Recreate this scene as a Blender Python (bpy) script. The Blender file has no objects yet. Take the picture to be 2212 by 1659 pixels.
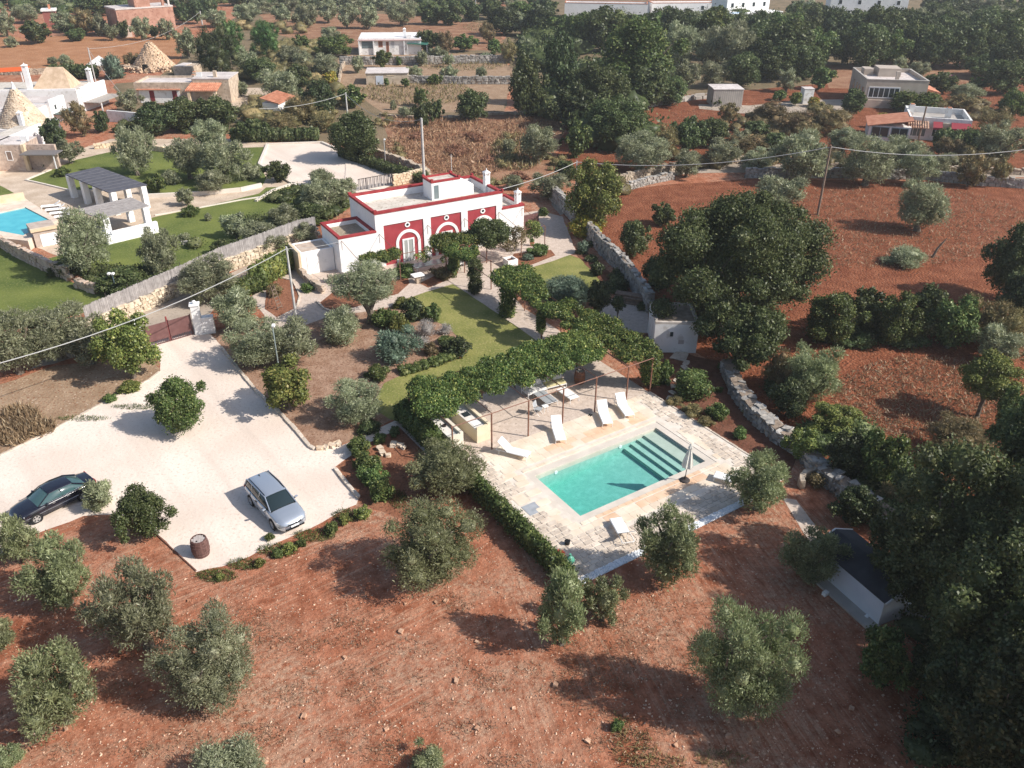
import bpy, bmesh, math, random
import numpy as np
from mathutils import Vector, Matrix
SC = bpy.context.scene
COL = SC.collection
rnd = random.Random(7)
PI = math.pi
rad = math.radians
# ------------------------------------------------------------------ camera, world, sun, exposure
CAM_H = 28.0
PITCH, ROLL, FPX, IW, IH = rad(30.0), rad(0.3), 1800.0, 2212.0, 1659.0
_cp, _sp = math.cos(PITCH), math.sin(PITCH)
_f = Vector((0, _cp, -_sp)); _u0 = Vector((0, _sp, _cp)); _r0 = Vector((1, 0, 0))
_r = _r0*math.cos(ROLL) + _u0*math.sin(ROLL)
_u = _u0*math.cos(ROLL) - _r0*math.sin(ROLL)
cd = bpy.data.cameras.new('camera'); cam = bpy.data.objects.new('camera', cd); COL.objects.link(cam)
mw = Matrix((( _r.x, _u.x, -_f.x, 0), (_r.y, _u.y, -_f.y, 0), (_r.z, _u.z, -_f.z, CAM_H), (0, 0, 0, 1)))
cam.matrix_world = mw
cd.sensor_width = 36.0; cd.lens = 36.0*FPX/IW; cd.clip_start = 0.5; cd.clip_end = 6000
SC.camera = cam
SUN_AZ, SUN_EL = rad(-15.0), rad(39.0)
sv = Vector((math.cos(SUN_AZ)*math.cos(SUN_EL), math.sin(SUN_AZ)*math.cos(SUN_EL), math.sin(SUN_EL)))
world = bpy.data.worlds.new('World'); SC.world = world; world.use_nodes = True
wn = world.node_tree; bg = wn.nodes['Background']
sky = wn.nodes.new('ShaderNodeTexSky'); sky.sky_type = 'NISHITA'; sky.sun_disc = False
sky.sun_elevation = SUN_EL; sky.sun_rotation = math.atan2(sv.x, sv.y); sky.air_density = 1.0; sky.dust_density = 1.5
wn.links.new(sky.outputs[0], bg.inputs[0]); bg.inputs[1].default_value = 0.110
sd = bpy.data.lights.new('sun', 'SUN'); sd.energy = 4.5; sd.angle = rad(0.55); sd.color = (1.0, 0.945, 0.87)
sun = bpy.data.objects.new('sun', sd); COL.objects.link(sun)
sun.rotation_euler = (-sv).to_track_quat('-Z', 'Y').to_euler(); sun.location = (60, -20, 80)
SC.view_settings.view_transform = 'Standard'; SC.view_settings.look = 'None'
SC.view_settings.exposure = 0.44; SC.view_settings.gamma = 1.0; SC.view_settings.use_curve_mapping = False

def W(x, y, z=0.0):
    """ground (or height z) point seen at photo position x, y (2212 x 1659)"""
    d = _f + _r*((x-IW/2)/FPX) - _u*((y-IH/2)/FPX)
    t = (z-CAM_H)/d.z
    return Vector((d.x*t, d.y*t, z))
def depth_of(p): return (Vector(p)-Vector((0, 0, CAM_H))).dot(_f)
def solve_height(bx, by, ty):
    b = W(bx, by); lo, hi = 0.0, 25.0
    for _ in range(40):
        m = (lo+hi)/2; v = Vector((b.x, b.y, m-CAM_H)); yy = IH/2 - FPX*v.dot(_u)/v.dot(_f)
        if yy > ty: lo = m
        else: hi = m
    return lo
# pool frame (a along the long side, b towards the camera)
_pu = Vector((0.83286, 0.55349, 0)); _pv = Vector((0.55349, -0.83286, 0)); _p0 = Vector((0.682, 38.336, 0))
POOL_ROT = math.atan2(_pu.y, _pu.x)
def P(a, b, z=0.0): return _p0 + _pu*a + _pv*b + Vector((0, 0, z))
# house frame (u along the facade, v backwards)
_hu = Vector((0.8600, 0.5104, 0)); _hv = Vector((-0.5104, 0.8600, 0)); _h0 = Vector((-11.86, 69.02, 0))
HOUSE_ROT = math.atan2(_hu.y, _hu.x)
def Hh(u, v, z=0.0): return _h0 + _hu*u + _hv*v + Vector((0, 0, z))

# ------------------------------------------------------------------ materials
MATS = {}
def nodes(m): return m.node_tree.nodes, m.node_tree.links
def mat(name, c1, c2=None, scale=3.0, rough=0.85, bump=0.0, bscale=None, metal=0.0, spec=0.3, detail=4.0, c3=None, s3=20.0, island=0.0, alpha=None, coat=0.0, contrast=(0.35, 0.65)):
    if name in MATS: return MATS[name]
    m = bpy.data.materials.new(name); m.use_nodes = True; N, L = nodes(m)
    b = N['Principled BSDF']; b.inputs['Roughness'].default_value = rough; b.inputs['Metallic'].default_value = metal
    b.inputs['Specular IOR Level'].default_value = spec
    if coat: b.inputs['Coat Weight'].default_value = coat; b.inputs['Coat Roughness'].default_value = 0.08
    geo = N.new('ShaderNodeNewGeometry'); out = None
    if c2 is None and not island:
        b.inputs['Base Color'].default_value = (*c1, 1)
    else:
        c2 = c2 or c1
        n = N.new('ShaderNodeTexNoise'); n.inputs['Scale'].default_value = scale; n.inputs['Detail'].default_value = detail
        L.new(geo.outputs['Position'], n.inputs['Vector'])
        r = N.new('ShaderNodeMapRange'); r.inputs['From Min'].default_value = contrast[0]; r.inputs['From Max'].default_value = contrast[1]
        L.new(n.outputs[0], r.inputs['Value'])
        x = N.new('ShaderNodeMixRGB'); x.inputs[1].default_value = (*c1, 1); x.inputs[2].default_value = (*c2, 1)
        L.new(r.outputs[0], x.inputs[0]); out = x.outputs[0]
        if c3 is not None:
            n2 = N.new('ShaderNodeTexNoise'); n2.inputs['Scale'].default_value = s3; n2.inputs['Detail'].default_value = 3
            L.new(geo.outputs['Position'], n2.inputs['Vector'])
            r2 = N.new('ShaderNodeMapRange'); r2.inputs['From Min'].default_value = 0.55; r2.inputs['From Max'].default_value = 0.68
            L.new(n2.outputs[0], r2.inputs['Value'])
            x2 = N.new('ShaderNodeMixRGB'); x2.inputs[2].default_value = (*c3, 1)
            L.new(r2.outputs[0], x2.inputs[0]); L.new(out, x2.inputs[1]); out = x2.outputs[0]
        if island:
            hsv = N.new('ShaderNodeHueSaturation'); oi = N.new('ShaderNodeObjectInfo')
            ad = N.new('ShaderNodeMath'); ad.operation = 'ADD'; L.new(geo.outputs['Random Per Island'], ad.inputs[0]); L.new(oi.outputs['Random'], ad.inputs[1])
            fr = N.new('ShaderNodeMath'); fr.operation = 'FRACT'; L.new(ad.outputs[0], fr.inputs[0])
            mr = N.new('ShaderNodeMapRange'); mr.inputs['To Min'].default_value = 1-island; mr.inputs['To Max'].default_value = 1+island
            L.new(fr.outputs[0], mr.inputs['Value']); L.new(mr.outputs[0], hsv.inputs['Value']); L.new(out, hsv.inputs['Color']); out = hsv.outputs[0]
        L.new(out, b.inputs['Base Color'])
    if bump:
        nb = N.new('ShaderNodeTexNoise'); nb.inputs['Scale'].default_value = bscale or scale*4; nb.inputs['Detail'].default_value = 5
        L.new(geo.outputs['Position'], nb.inputs['Vector'])
        bp = N.new('ShaderNodeBump'); bp.inputs['Strength'].default_value = 1.0; bp.inputs['Distance'].default_value = bump
        L.new(nb.outputs[0], bp.inputs['Height']); L.new(bp.outputs[0], b.inputs['Normal'])
    MATS[name] = m; return m
def leafmat(name, c1, c2, c3=None, trans=0.22):
    """leaves: colour differs from leaf to leaf and from plant to plant"""
    m = bpy.data.materials.new(name); m.use_nodes = True; N, L = nodes(m)
    N.remove(N['Principled BSDF']); outn = N['Material Output']
    geo = N.new('ShaderNodeNewGeometry'); oi = N.new('ShaderNodeObjectInfo')
    rmp = N.new('ShaderNodeValToRGB'); e = rmp.color_ramp.elements
    e[0].color = (*c1, 1); e[1].color = (*c2, 1); e[0].position = 0.0; e[1].position = 0.8
    if c3: k = rmp.color_ramp.elements.new(0.97); k.color = (*c3, 1)
    L.new(geo.outputs['Random Per Island'], rmp.inputs[0])
    n = N.new('ShaderNodeTexNoise'); n.inputs['Scale'].default_value = 0.9; n.inputs['Detail'].default_value = 3; L.new(geo.outputs['Position'], n.inputs['Vector'])
    mr = N.new('ShaderNodeMapRange'); mr.inputs['From Min'].default_value = 0.3; mr.inputs['From Max'].default_value = 0.7; mr.inputs['To Min'].default_value = 0.72; mr.inputs['To Max'].default_value = 1.3
    L.new(n.outputs[0], mr.inputs['Value'])
    mo = N.new('ShaderNodeMapRange'); mo.inputs['To Min'].default_value = 0.78; mo.inputs['To Max'].default_value = 1.2; L.new(oi.outputs['Random'], mo.inputs['Value'])
    ho = N.new('ShaderNodeMapRange'); ho.inputs['To Min'].default_value = 0.478; ho.inputs['To Max'].default_value = 0.515; L.new(oi.outputs['Random'], ho.inputs['Value'])
    mu = N.new('ShaderNodeMath'); mu.operation = 'MULTIPLY'; L.new(mr.outputs[0], mu.inputs[0]); L.new(mo.outputs[0], mu.inputs[1])
    hs = N.new('ShaderNodeHueSaturation'); L.new(rmp.outputs[0], hs.inputs['Color']); L.new(mu.outputs[0], hs.inputs['Value']); L.new(ho.outputs[0], hs.inputs['Hue'])
    d = N.new('ShaderNodeBsdfDiffuse'); t = N.new('ShaderNodeBsdfTranslucent'); g = N.new('ShaderNodeBsdfGlossy'); g.inputs['Roughness'].default_value = 0.45
    L.new(hs.outputs[0], d.inputs[0]); L.new(hs.outputs[0], t.inputs[0])
    x = N.new('ShaderNodeMixShader'); x.inputs[0].default_value = trans; L.new(d.outputs[0], x.inputs[1]); L.new(t.outputs[0], x.inputs[2])
    y = N.new('ShaderNodeMixShader'); y.inputs[0].default_value = 0.022; L.new(x.outputs[0], y.inputs[1]); L.new(g.outputs[0], y.inputs[2])
    L.new(y.outputs[0], outn.inputs[0]); MATS[name] = m; return m
L_OLIVE = leafmat('olive_leaf', (0.155, 0.172, 0.092), (0.315, 0.335, 0.200), (0.47, 0.48, 0.33), .35)
L_OLIVEG = leafmat('olive_leaf_green', (0.130, 0.150, 0.068), (0.270, 0.298, 0.148), (0.42, 0.44, 0.26), .35)
L_OAK = leafmat('oak_leaf', (0.040, 0.062, 0.022), (0.112, 0.142, 0.052), (0.20, 0.22, 0.10), .28)
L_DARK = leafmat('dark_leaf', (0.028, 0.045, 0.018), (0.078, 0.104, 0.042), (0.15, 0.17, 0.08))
L_BUSH = leafmat('bush_leaf', (0.050, 0.085, 0.024), (0.120, 0.165, 0.050), (0.24, 0.26, 0.09))
L_LIGHT = leafmat('light_leaf', (0.085, 0.115, 0.030), (0.185, 0.215, 0.060), (0.36, 0.34, 0.10))
L_VINE = leafmat('vine_leaf', (0.045, 0.078, 0.020), (0.125, 0.165, 0.045), (0.30, 0.29, 0.08))
L_PINE = leafmat('pine_needle', (0.035, 0.085, 0.025), (0.095, 0.175, 0.050), (0.15, 0.23, 0.08))
L_GREY = leafmat('grey_leaf', (0.25, 0.225, 0.205), (0.40, 0.365, 0.335), (0.50, 0.46, 0.43))
L_BLUE = leafmat('blue_leaf', (0.075, 0.115, 0.080), (0.150, 0.205, 0.140), (0.27, 0.32, 0.24))
L_BROWN = leafmat('brown_leaf', (0.13, 0.115, 0.05), (0.23, 0.19, 0.09), (0.33, 0.24, 0.12))
L_YEL = leafmat('yellow_leaf', (0.15, 0.15, 0.03), (0.33, 0.29, 0.05), (0.42, 0.24, 0.06))
L_PINK = leafmat('pink_leaf', (0.42, 0.05, 0.22), (0.6, 0.1, 0.35))
L_RED = leafmat('red_leaf', (0.35, 0.03, 0.03), (0.6, 0.06, 0.05), (0.10, 0.16, 0.04))
L_STRAW = leafmat('dry_straw', (0.20, 0.14, 0.075), (0.40, 0.30, 0.17), (0.50, 0.42, 0.27))
BARK = mat('bark', (0.10, 0.08, 0.06), (0.21, 0.175, 0.14), scale=6, bump=0.03, rough=0.95)

# ------------------------------------------------------------------ mesh building
class MB:
    def __init__(s): s.v = []; s.f = []; s.m = Matrix.Identity(4)
    def add(s, vs, fs):
        o = len(s.v); s.v += [tuple(v) for v in vs]; s.f += [tuple(i+o for i in f) for f in fs]; return s
    def box(s, x0, x1, y0, y1, z0, z1, M=None):
        vs = [Vector(p) for p in ((x0,y0,z0),(x1,y0,z0),(x1,y1,z0),(x0,y1,z0),(x0,y0,z1),(x1,y0,z1),(x1,y1,z1),(x0,y1,z1))]
        if M is not None: vs = [M @ v for v in vs]
        return s.add(vs, [(3,2,1,0),(4,5,6,7),(0,1,5,4),(1,2,6,5),(2,3,7,6),(3,0,4,7)])
    def prism(s, poly, z0, z1):
        n = len(poly); vs = [(p[0], p[1], z0) for p in poly]+[(p[0], p[1], z1) for p in poly]
        return s.add(vs, [tuple(range(n-1, -1, -1)), tuple(range(n, 2*n))]+[(i, (i+1) % n, n+(i+1) % n, n+i) for i in range(n)])
    def tube(s, pts, r, n=8, cap=True):
        pts = [Vector(p) for p in pts]; rs = r if isinstance(r, (list, tuple)) else [r]*len(pts)
        o = len(s.v); prev = None
        for i, p in enumerate(pts):
            d = (pts[min(i+1, len(pts)-1)]-pts[max(i-1, 0)]).normalized()
            a = Vector((0, 0, 1)) if abs(d.z) < 0.9 else Vector((1, 0, 0))
            if prev is not None: a = prev
            e1 = (a-d*a.dot(d)).normalized(); e2 = d.cross(e1); prev = e1
            for k in range(n):
                t = 2*PI*k/n; s.v.append(tuple(p+(e1*math.cos(t)+e2*math.sin(t))*rs[i]))
        for i in range(len(pts)-1):
            for k in range(n): s.f.append((o+i*n+k, o+i*n+(k+1) % n, o+(i+1)*n+(k+1) % n, o+(i+1)*n+k))
        if cap: s.f.append(tuple(o+k for k in range(n-1, -1, -1))); s.f.append(tuple(o+(len(pts)-1)*n+k for k in range(n)))
        return s
    def lathe(s, prof, n=20, c=(0, 0, 0), cap=True):
        o = len(s.v)
        for (r, z) in prof:
            for k in range(n): t = 2*PI*k/n; s.v.append((c[0]+r*math.cos(t), c[1]+r*math.sin(t), c[2]+z))
        for i in range(len(prof)-1):
            for k in range(n): s.f.append((o+i*n+k, o+i*n+(k+1) % n, o+(i+1)*n+(k+1) % n, o+(i+1)*n+k))
        if cap: s.f.append(tuple(o+k for k in range(n-1, -1, -1))); s.f.append(tuple(o+(len(prof)-1)*n+k for k in range(n)))
        return s
    def loft(s, rings, closed=True, cap=True):
        o = len(s.v); n = len(rings[0])
        for r in rings: s.v += [tuple(p) for p in r]
        for i in range(len(rings)-1):
            for k in range(n if closed else n-1): s.f.append((o+i*n+k, o+i*n+(k+1) % n, o+(i+1)*n+(k+1) % n, o+(i+1)*n+k))
        if cap: s.f.append(tuple(o+k for k in range(n-1, -1, -1))); s.f.append(tuple(o+(len(rings)-1)*n+k for k in range(n)))
        return s
    def mesh(s, name, m, smooth=False):
        me = bpy.data.meshes.new(name); me.from_pydata(s.v, [], s.f); me.update()
        b = bmesh.new(); b.from_mesh(me); bmesh.ops.recalc_face_normals(b, faces=b.faces); b.to_mesh(me); b.free()
        if m: me.materials.append(m)
        if smooth: me.polygons.foreach_set('use_smooth', [True]*len(me.polygons)); me.set_sharp_from_angle(angle=rad(40))
        return me
    def build(s, name, m, parent=None, smooth=False, bevel=0.0):
        o = bpy.data.objects.new(name, s.mesh(name, m, smooth)); COL.objects.link(o)
        if parent is not None: o.parent = parent
        if bevel:
            bv = o.modifiers.new('bevel', 'BEVEL'); bv.width = bevel; bv.segments = 2; bv.limit_method = 'ANGLE'
        return o
def tag(o, label, cat, group=None):
    if len(label.split()) > 16: print('LONG', label)
    o['label'] = label; o['category'] = cat
    if group: o['group'] = group
    return o
def thing(name, label, cat, loc=(0, 0, 0), rotz=0.0, group=None):
    o = bpy.data.objects.new(name, None); COL.objects.link(o); o.location = loc; o.rotation_euler = (0, 0, rotz); o.empty_display_size = 0.3
    return tag(o, label, cat, group)
def struct(o, kind='structure'): o['kind'] = kind; return o
def copy_tree(o, parent=None):
    c = o.copy(); COL.objects.link(c); c.parent = parent
    for ch in list(o.children): copy_tree(ch, c)
    return c
def bxp(parent, name, m, x0, x1, y0, y1, z0, z1, bevel=0.0):
    return MB().box(x0, x1, y0, y1, z0, z1).build(name, m, parent, bevel=bevel)
# shared stone / slab blanks
def blank(name, m, seed, jit=0.12, chamfer=True):
    r = random.Random(seed); b = bmesh.new(); bmesh.ops.create_cube(b, size=1.0)
    if chamfer: bmesh.ops.bevel(b, geom=list(b.edges)+list(b.verts), offset=0.10, segments=1, affect='EDGES')
    for v in b.verts: v.co += Vector((r.uniform(-jit, jit), r.uniform(-jit, jit), r.uniform(-jit, jit)))*0.5
    me = bpy.data.meshes.new(name); b.to_mesh(me); b.free(); me.materials.append(m); return me
BLANKS = {}
def blanks(name, m, jit=0.12, n=5):
    k = (name, m.name, jit)
    if k not in BLANKS: BLANKS[k] = [blank(name, m, 100+i, jit) for i in range(n)]
    return BLANKS[k]
def pieces(parent, name, m, items, limit=300, jit=0.12, inv=None):
    """items: (centre, (sx, sy, sz), rotz [, tilt]) in the parent's space; nearest ones become objects, the rest one stuff part"""
    pm = Matrix.Translation(parent.location) @ Matrix.Rotation(parent.rotation_euler.z, 4, 'Z')
    items = sorted(items, key=lambda it: (pm @ Vector(it[0])-cam.location).length)
    bl = blanks(name, m, jit); r = random.Random(5)
    for it in items[:limit]:
        o = bpy.data.objects.new(name, r.choice(bl)); COL.objects.link(o); o.parent = parent
        o.location = it[0]; o.scale = it[1]; o.rotation_euler = (0, 0, it[2]+(PI if r.random() < 0.5 else 0))
    rest = items[limit:]
    if rest:
        arrs = []
        for me in bl:
            vs = np.array([v.co[:] for v in me.vertices]); fs = [tuple(p.vertices) for p in me.polygons]; arrs.append((vs, fs))
        V = []; F = []; off = 0
        for it in rest:
            vs, fs = r.choice(arrs); c, s_ = math.cos(it[2]), math.sin(it[2])
            q = vs*np.array(it[1]); x = q[:, 0]*c-q[:, 1]*s_+it[0][0]; y = q[:, 0]*s_+q[:, 1]*c+it[0][1]; z = q[:, 2]+it[0][2]
            V.append(np.stack([x, y, z], 1)); F += [tuple(i+off for i in f) for f in fs]; off += len(vs)
        me = bpy.data.meshes.new(name+'_rest'); me.from_pydata(np.concatenate(V).tolist(), [], F); me.materials.append(m)
        o = bpy.data.objects.new(name+'s', me); COL.objects.link(o); o.parent = parent; o['kind'] = 'stuff'

# ------------------------------------------------------------------ foliage
def quads_mesh(name, V, m, extra=None):
    """V: (n,4,3) leaf quads; extra: (verts, faces) of the added light-blocking cores"""
    n = len(V); me = bpy.data.meshes.new(name); vv = V.reshape(-1, 3); loops = np.arange(4*n); starts = np.arange(n)*4; tot = np.full(n, 4)
    if extra is not None:
        ev, ef = extra; o = len(vv); vv = np.concatenate([vv, ev]); loops = np.concatenate([loops, (ef+o).ravel()]); k = len(ef)
        starts = np.concatenate([starts, 4*n+np.arange(k)*3]); tot = np.concatenate([tot, np.full(k, 3)])
    me.vertices.add(len(vv)); me.vertices.foreach_set('co', vv.astype(np.float32).ravel())
    me.loops.add(len(loops)); me.loops.foreach_set('vertex_index', loops.astype(np.int32))
    me.polygons.add(len(starts)); me.polygons.foreach_set('loop_start', starts.astype(np.int32)); me.polygons.foreach_set('loop_total', tot.astype(np.int32))
    me.update(calc_edges=True); me.materials.append(m); return me
_b = bmesh.new(); bmesh.ops.create_icosphere(_b, subdivisions=2, radius=1.0); _b.verts.ensure_lookup_table()
ICO_V = np.array([v.co[:] for v in _b.verts]); ICO_F = np.array([[v.index for v in f.verts] for f in _b.faces]); _b.free()
def foliage(name, lobes, n, L, m, style='broad', seed=1, core=0.66, wr=None, up=0.0, jitter=0.26, inside=0.74):
    g = np.random.default_rng(seed); lobes = np.array(lobes, float)
    if lobes.shape[1] == 4: lobes = np.concatenate([lobes, lobes[:, 3:4]], 1)   # x y z r rz
    w = lobes[:, 3]*lobes[:, 4]; w /= w.sum(); k = g.choice(len(lobes), int(n*1.9), p=w)
    d = g.normal(size=(len(k), 3)); d[:, 2] += 0.35; d /= np.linalg.norm(d, axis=1)[:, None]
    rr = lobes[k, 3]; rz = lobes[k, 4]
    q = 0.74+(jitter+.08)*g.random(len(k))**1.2; far = g.random(len(k)) < .14; q = np.where(far, 1.02+.34*g.random(len(k)), q)
    p = lobes[k, :3]+d*np.stack([rr, rr, rz], 1)*q[:, None]
    keep = np.ones(len(k), bool)
    for j, lb in enumerate(lobes):
        e = (p-lb[:3])/np.array([lb[3], lb[3], lb[4]]); keep &= ~(((e**2).sum(1) < inside**2) & (k != j))
    p = p[keep][:n]; d = d[keep][:n]; N = len(p)
    if style == 'sprig':
        ax = d*0.75+g.normal(size=(N, 3))*0.42; ax[:, 2] += 0.30+up; wr = wr or 0.26
    elif style == 'needle':
        ax = d*0.9+g.normal(size=(N, 3))*0.35; ax[:, 2] += 0.1+up; wr = wr or 0.16
    elif style == 'hang':
        ax = g.normal(size=(N, 3))*0.6; ax[:, 2] -= 0.8; wr = wr or 0.7
    else:
        ax = g.normal(size=(N, 3))+d*0.3; wr = wr or 0.62
    ax /= np.linalg.norm(ax, axis=1)[:, None]
    nr = d*0.9+g.normal(size=(N, 3))*0.55; nr[:, 2] += 0.25
    sd = np.cross(ax, nr); sd /= np.linalg.norm(sd, axis=1)[:, None]+1e-9
    ln = L*(0.65+0.7*g.random(N))[:, None]
    a = p-ax*ln*0.5; b = p+ax*ln*0.5; c = p+sd*ln*wr*0.5+ax*ln*0.08; e = p-sd*ln*wr*0.5+ax*ln*0.08
    Vq = np.stack([a, c, b, e], 1)
    ex = None
    if core:  # solid cores added inside the lobes to block light
        ev = []; ef = []; o = 0
        for lb in lobes:
            q = ICO_V*(1+0.22*g.normal(size=(len(ICO_V), 1)))*core*np.array([lb[3], lb[3], lb[4]])+lb[:3]; ev.append(q); ef.append(ICO_F+o); o += len(q)
        ex = (np.concatenate(ev), np.concatenate(ef))
    return quads_mesh(name, Vq, m, ex)
def unit_lobes(K, seed, rmin=0.30, rmax=0.46, ring=False, squash=1.0):
    g = random.Random(seed); out = []
    if ring:
        for i in range(K):
            a = 2*PI*(i+g.uniform(-.25, .25))/K; r = g.uniform(rmin, rmax)*1.12; q = (1.0-r)*g.uniform(0.8, 1.05)
            out.append((math.cos(a)*q, math.sin(a)*q, g.uniform(-0.35, 0.45), r))
            if g.random() < 0.75: a2 = a+g.uniform(-.4, .4); r2 = r*0.66; out.append((math.cos(a2)*q*0.75, math.sin(a2)*q*0.75, g.uniform(0.4, 0.75), r2))
            if g.random() < 0.7: a2 = a+g.uniform(-.5, .5); r2 = r*0.6; out.append((math.cos(a2)*q*1.1, math.sin(a2)*q*1.1, g.uniform(-0.65, -0.3), r2))
        return out
    for i in range(K):
        r = g.uniform(rmin, rmax)
        while True:
            x, y, z = (g.uniform(-1, 1) for _ in range(3)); q = math.sqrt(x*x+y*y+z*z)
            if 0.35 < q < 1: break
        f = (1-r)*1.0/q*g.uniform(0.75, 1.05)
        out.append((x*f, y*f, z*f*squash, r))
    out.append((0, 0, 0, 0.55)); return out
def shell_lobes(K, seed, rmin, rmax, hollow=0.0):
    """many small lobes over an uneven ellipsoid; hollow: how open the centre is from above"""
    g = random.Random(seed); out = []; ph = g.uniform(0, 6.28); lob = g.choice((2, 3, 3, 4))
    for i in range(K):
        z = 1-2*(i+.5)/K; z = z*.95+g.uniform(-.08, .08); a = i*2.39996+ph+g.uniform(-.3, .3); r = g.uniform(rmin*.72, rmax)
        s = math.sqrt(max(.02, 1-z*z)); q = (1-r)*(1+.30*math.sin(lob*a+ph))*g.uniform(.72, 1.10); s2 = s if s > hollow else hollow*g.uniform(.9, 1.2)
        out.append((math.cos(a)*s2*q, math.sin(a)*s2*q, z*(1-r)*g.uniform(.8, 1.05), r))
    if not hollow: out.append((0, 0, -.1, .6))
    else:
        for i in range(4): a = i*1.57+ph; out.append((.36*math.cos(a), .36*math.sin(a), -.32, .4))
    return norm_lobes(out)
def norm_lobes(lb, f=.98):
    mx = (max(x+r for x, y, z, r in lb)-min(x-r for x, y, z, r in lb)+max(y+r for x, y, z, r in lb)-min(y-r for x, y, z, r in lb))/4; mz = (max(z+r for x, y, z, r in lb)-min(z-r for x, y, z, r in lb))/2
    s, sz = f/mx, f/mz; return [(x*s, y*s, z*sz, r*s, r*(s+sz)/2) for x, y, z, r in lb]
def trunk_mesh(seed, thick, fork=0.4, K=5):
    g = random.Random(seed); b = MB(); z0 = fork
    b.tube([(0, 0, -0.03), (0.01, 0, 0.08), (g.uniform(-.05, .05), g.uniform(-.05, .05), z0*0.6), (g.uniform(-.06, .06), g.uniform(-.06, .06), z0)], [thick*1.5, thick*1.1, thick, thick*0.85], 8)
    for i in range(K):
        a = 2*PI*(i+g.uniform(-.3, .3))/K; q = g.uniform(.35, .6)
        b.tube([(0, 0, z0*0.8), (math.cos(a)*q*.4, math.sin(a)*q*.4, z0+(1-z0)*.35), (math.cos(a)*q, math.sin(a)*q, 1.0), (math.cos(a+.3)*q*1.35, math.sin(a+.3)*q*1.35, 1.35)], [thick*.7, thick*.5, thick*.32, thick*.12], 6)
    return b.mesh('trunk', BARK, True)
TRUNKS = {'olive': [trunk_mesh(i, .11, .38) for i in range(4)], 'tall': [trunk_mesh(10+i, .07, .5, 6) for i in range(4)]}
KINDS = {  # leaf material, style, number of lobes, ring, leaf length factor, trunk, lift (clear stem / r), default rv/r, rmin, rmax
 'olive': (L_OLIVE, 'sprig', 9, True, 1.25, 'olive', 0.08, 0.85, .24, .36),
 'oliveg': (L_OLIVEG, 'sprig', 9, True, 1.25, 'olive', 0.08, 0.85, .24, .36),
 'olivebig': (L_OLIVE, 'sprig', 11, False, 1.2, 'olive', 0.15, 0.8, .24, .36),
 'oak': (L_OAK, 'broad', 14, False, 1.0, 'tall', 0.04, 0.95, .22, .36),
 'dark': (L_DARK, 'broad', 12, False, 1.0, 'tall', 0.0, 1.0, .24, .38),
 'green': (L_BUSH, 'broad', 10, False, 1.0, 'tall', 0.06, 0.95, .22, .36),
 'light': (L_LIGHT, 'broad', 9, False, 1.0, 'tall', 0.15, 0.9, .22, .34),
 'pine': (L_PINE, 'needle', 14, False, 1.3, 'tall', 0.12, 0.9, .22, .34),
 'conifer': (L_DARK, 'needle', 14, False, 1.2, 'tall', 0.10, 1.2, .26, .36),
 'brown': (L_BROWN, 'sprig', 9, False, 1.0, 'tall', 0.0, 0.9, .24, .38),
 'shrub': (L_BUSH, 'broad', 7, False, 1.0, None, 0, 0.8, .34, .5),
 'lshrub': (L_LIGHT, 'broad', 7, False, 1.0, None, 0, 0.8, .34, .5),
 'dshrub': (L_DARK, 'broad', 7, False, 1.0, None, 0, 0.8, .34, .5),
 'bshrub': (L_BLUE, 'sprig', 8, False, 1.2, None, 0, 0.75, .34, .5),
 'oshrub': (L_OLIVE, 'sprig', 7, False, 1.2, None, 0, 0.85, .34, .5),
 'brshrub': (L_BROWN, 'sprig', 7, False, 1.1, None, 0, 0.8, .34, .5),
 'yshrub': (L_YEL, 'broad', 7, False, 1.0, None, 0, 0.8, .34, .5),
 'greyball': (L_GREY, 'sprig', 1, False, 0.8, None, 0, 0.95, .9, .95),
 'spike': (L_BUSH, 'needle', 5, False, 2.2, None, 0, 0.7, .3, .45),
 'straw': (L_STRAW, 'needle', 5, False, 2.4, None, 0, 0.6, .3, .45),
}
CROWNS = {}
def crown_mesh(kind, wpx, seed=None):
    k = KINDS[kind]; render_w = wpx*0.463
    lod = 0 if render_w < 17 else 1 if render_w < 32 else 2 if render_w < 58 else 3 if render_w < 100 else 4
    n, L = [(800, .27), (1900, .18), (4800, .115), (13000, .070), (27000, .048)][lod]
    nv = [4, 5, 4, 4, 99][lod]; s = (seed if seed is not None else rnd.randrange(9999)) % nv if lod < 4 else (seed or rnd.randrange(9999))
    key = (kind, lod, s)
    if key not in CROWNS:
        K = k[2]*2 if lod > 2 else int(k[2]*1.5)
        if kind == 'greyball': lb = [(0, 0, 0, .93)]
        else: lb = shell_lobes(K, s*37+lod*7+len(kind)*3, k[8], k[9], .62 if k[3] and lod > 2 else 0.0)
        if kind != 'greyball' and lod > 2: lb = [(x*.93, y*.93, z*.95, r*.93, q*.95) for x, y, z, r, q in lb]
        CROWNS[key] = foliage('crown', lb, n, L*k[4], k[0], k[1], seed=s*13+lod, core=0.68 if lod < 2 else 0.55 if lod < 3 else 0.46)
    return CROWNS[key]
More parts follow.
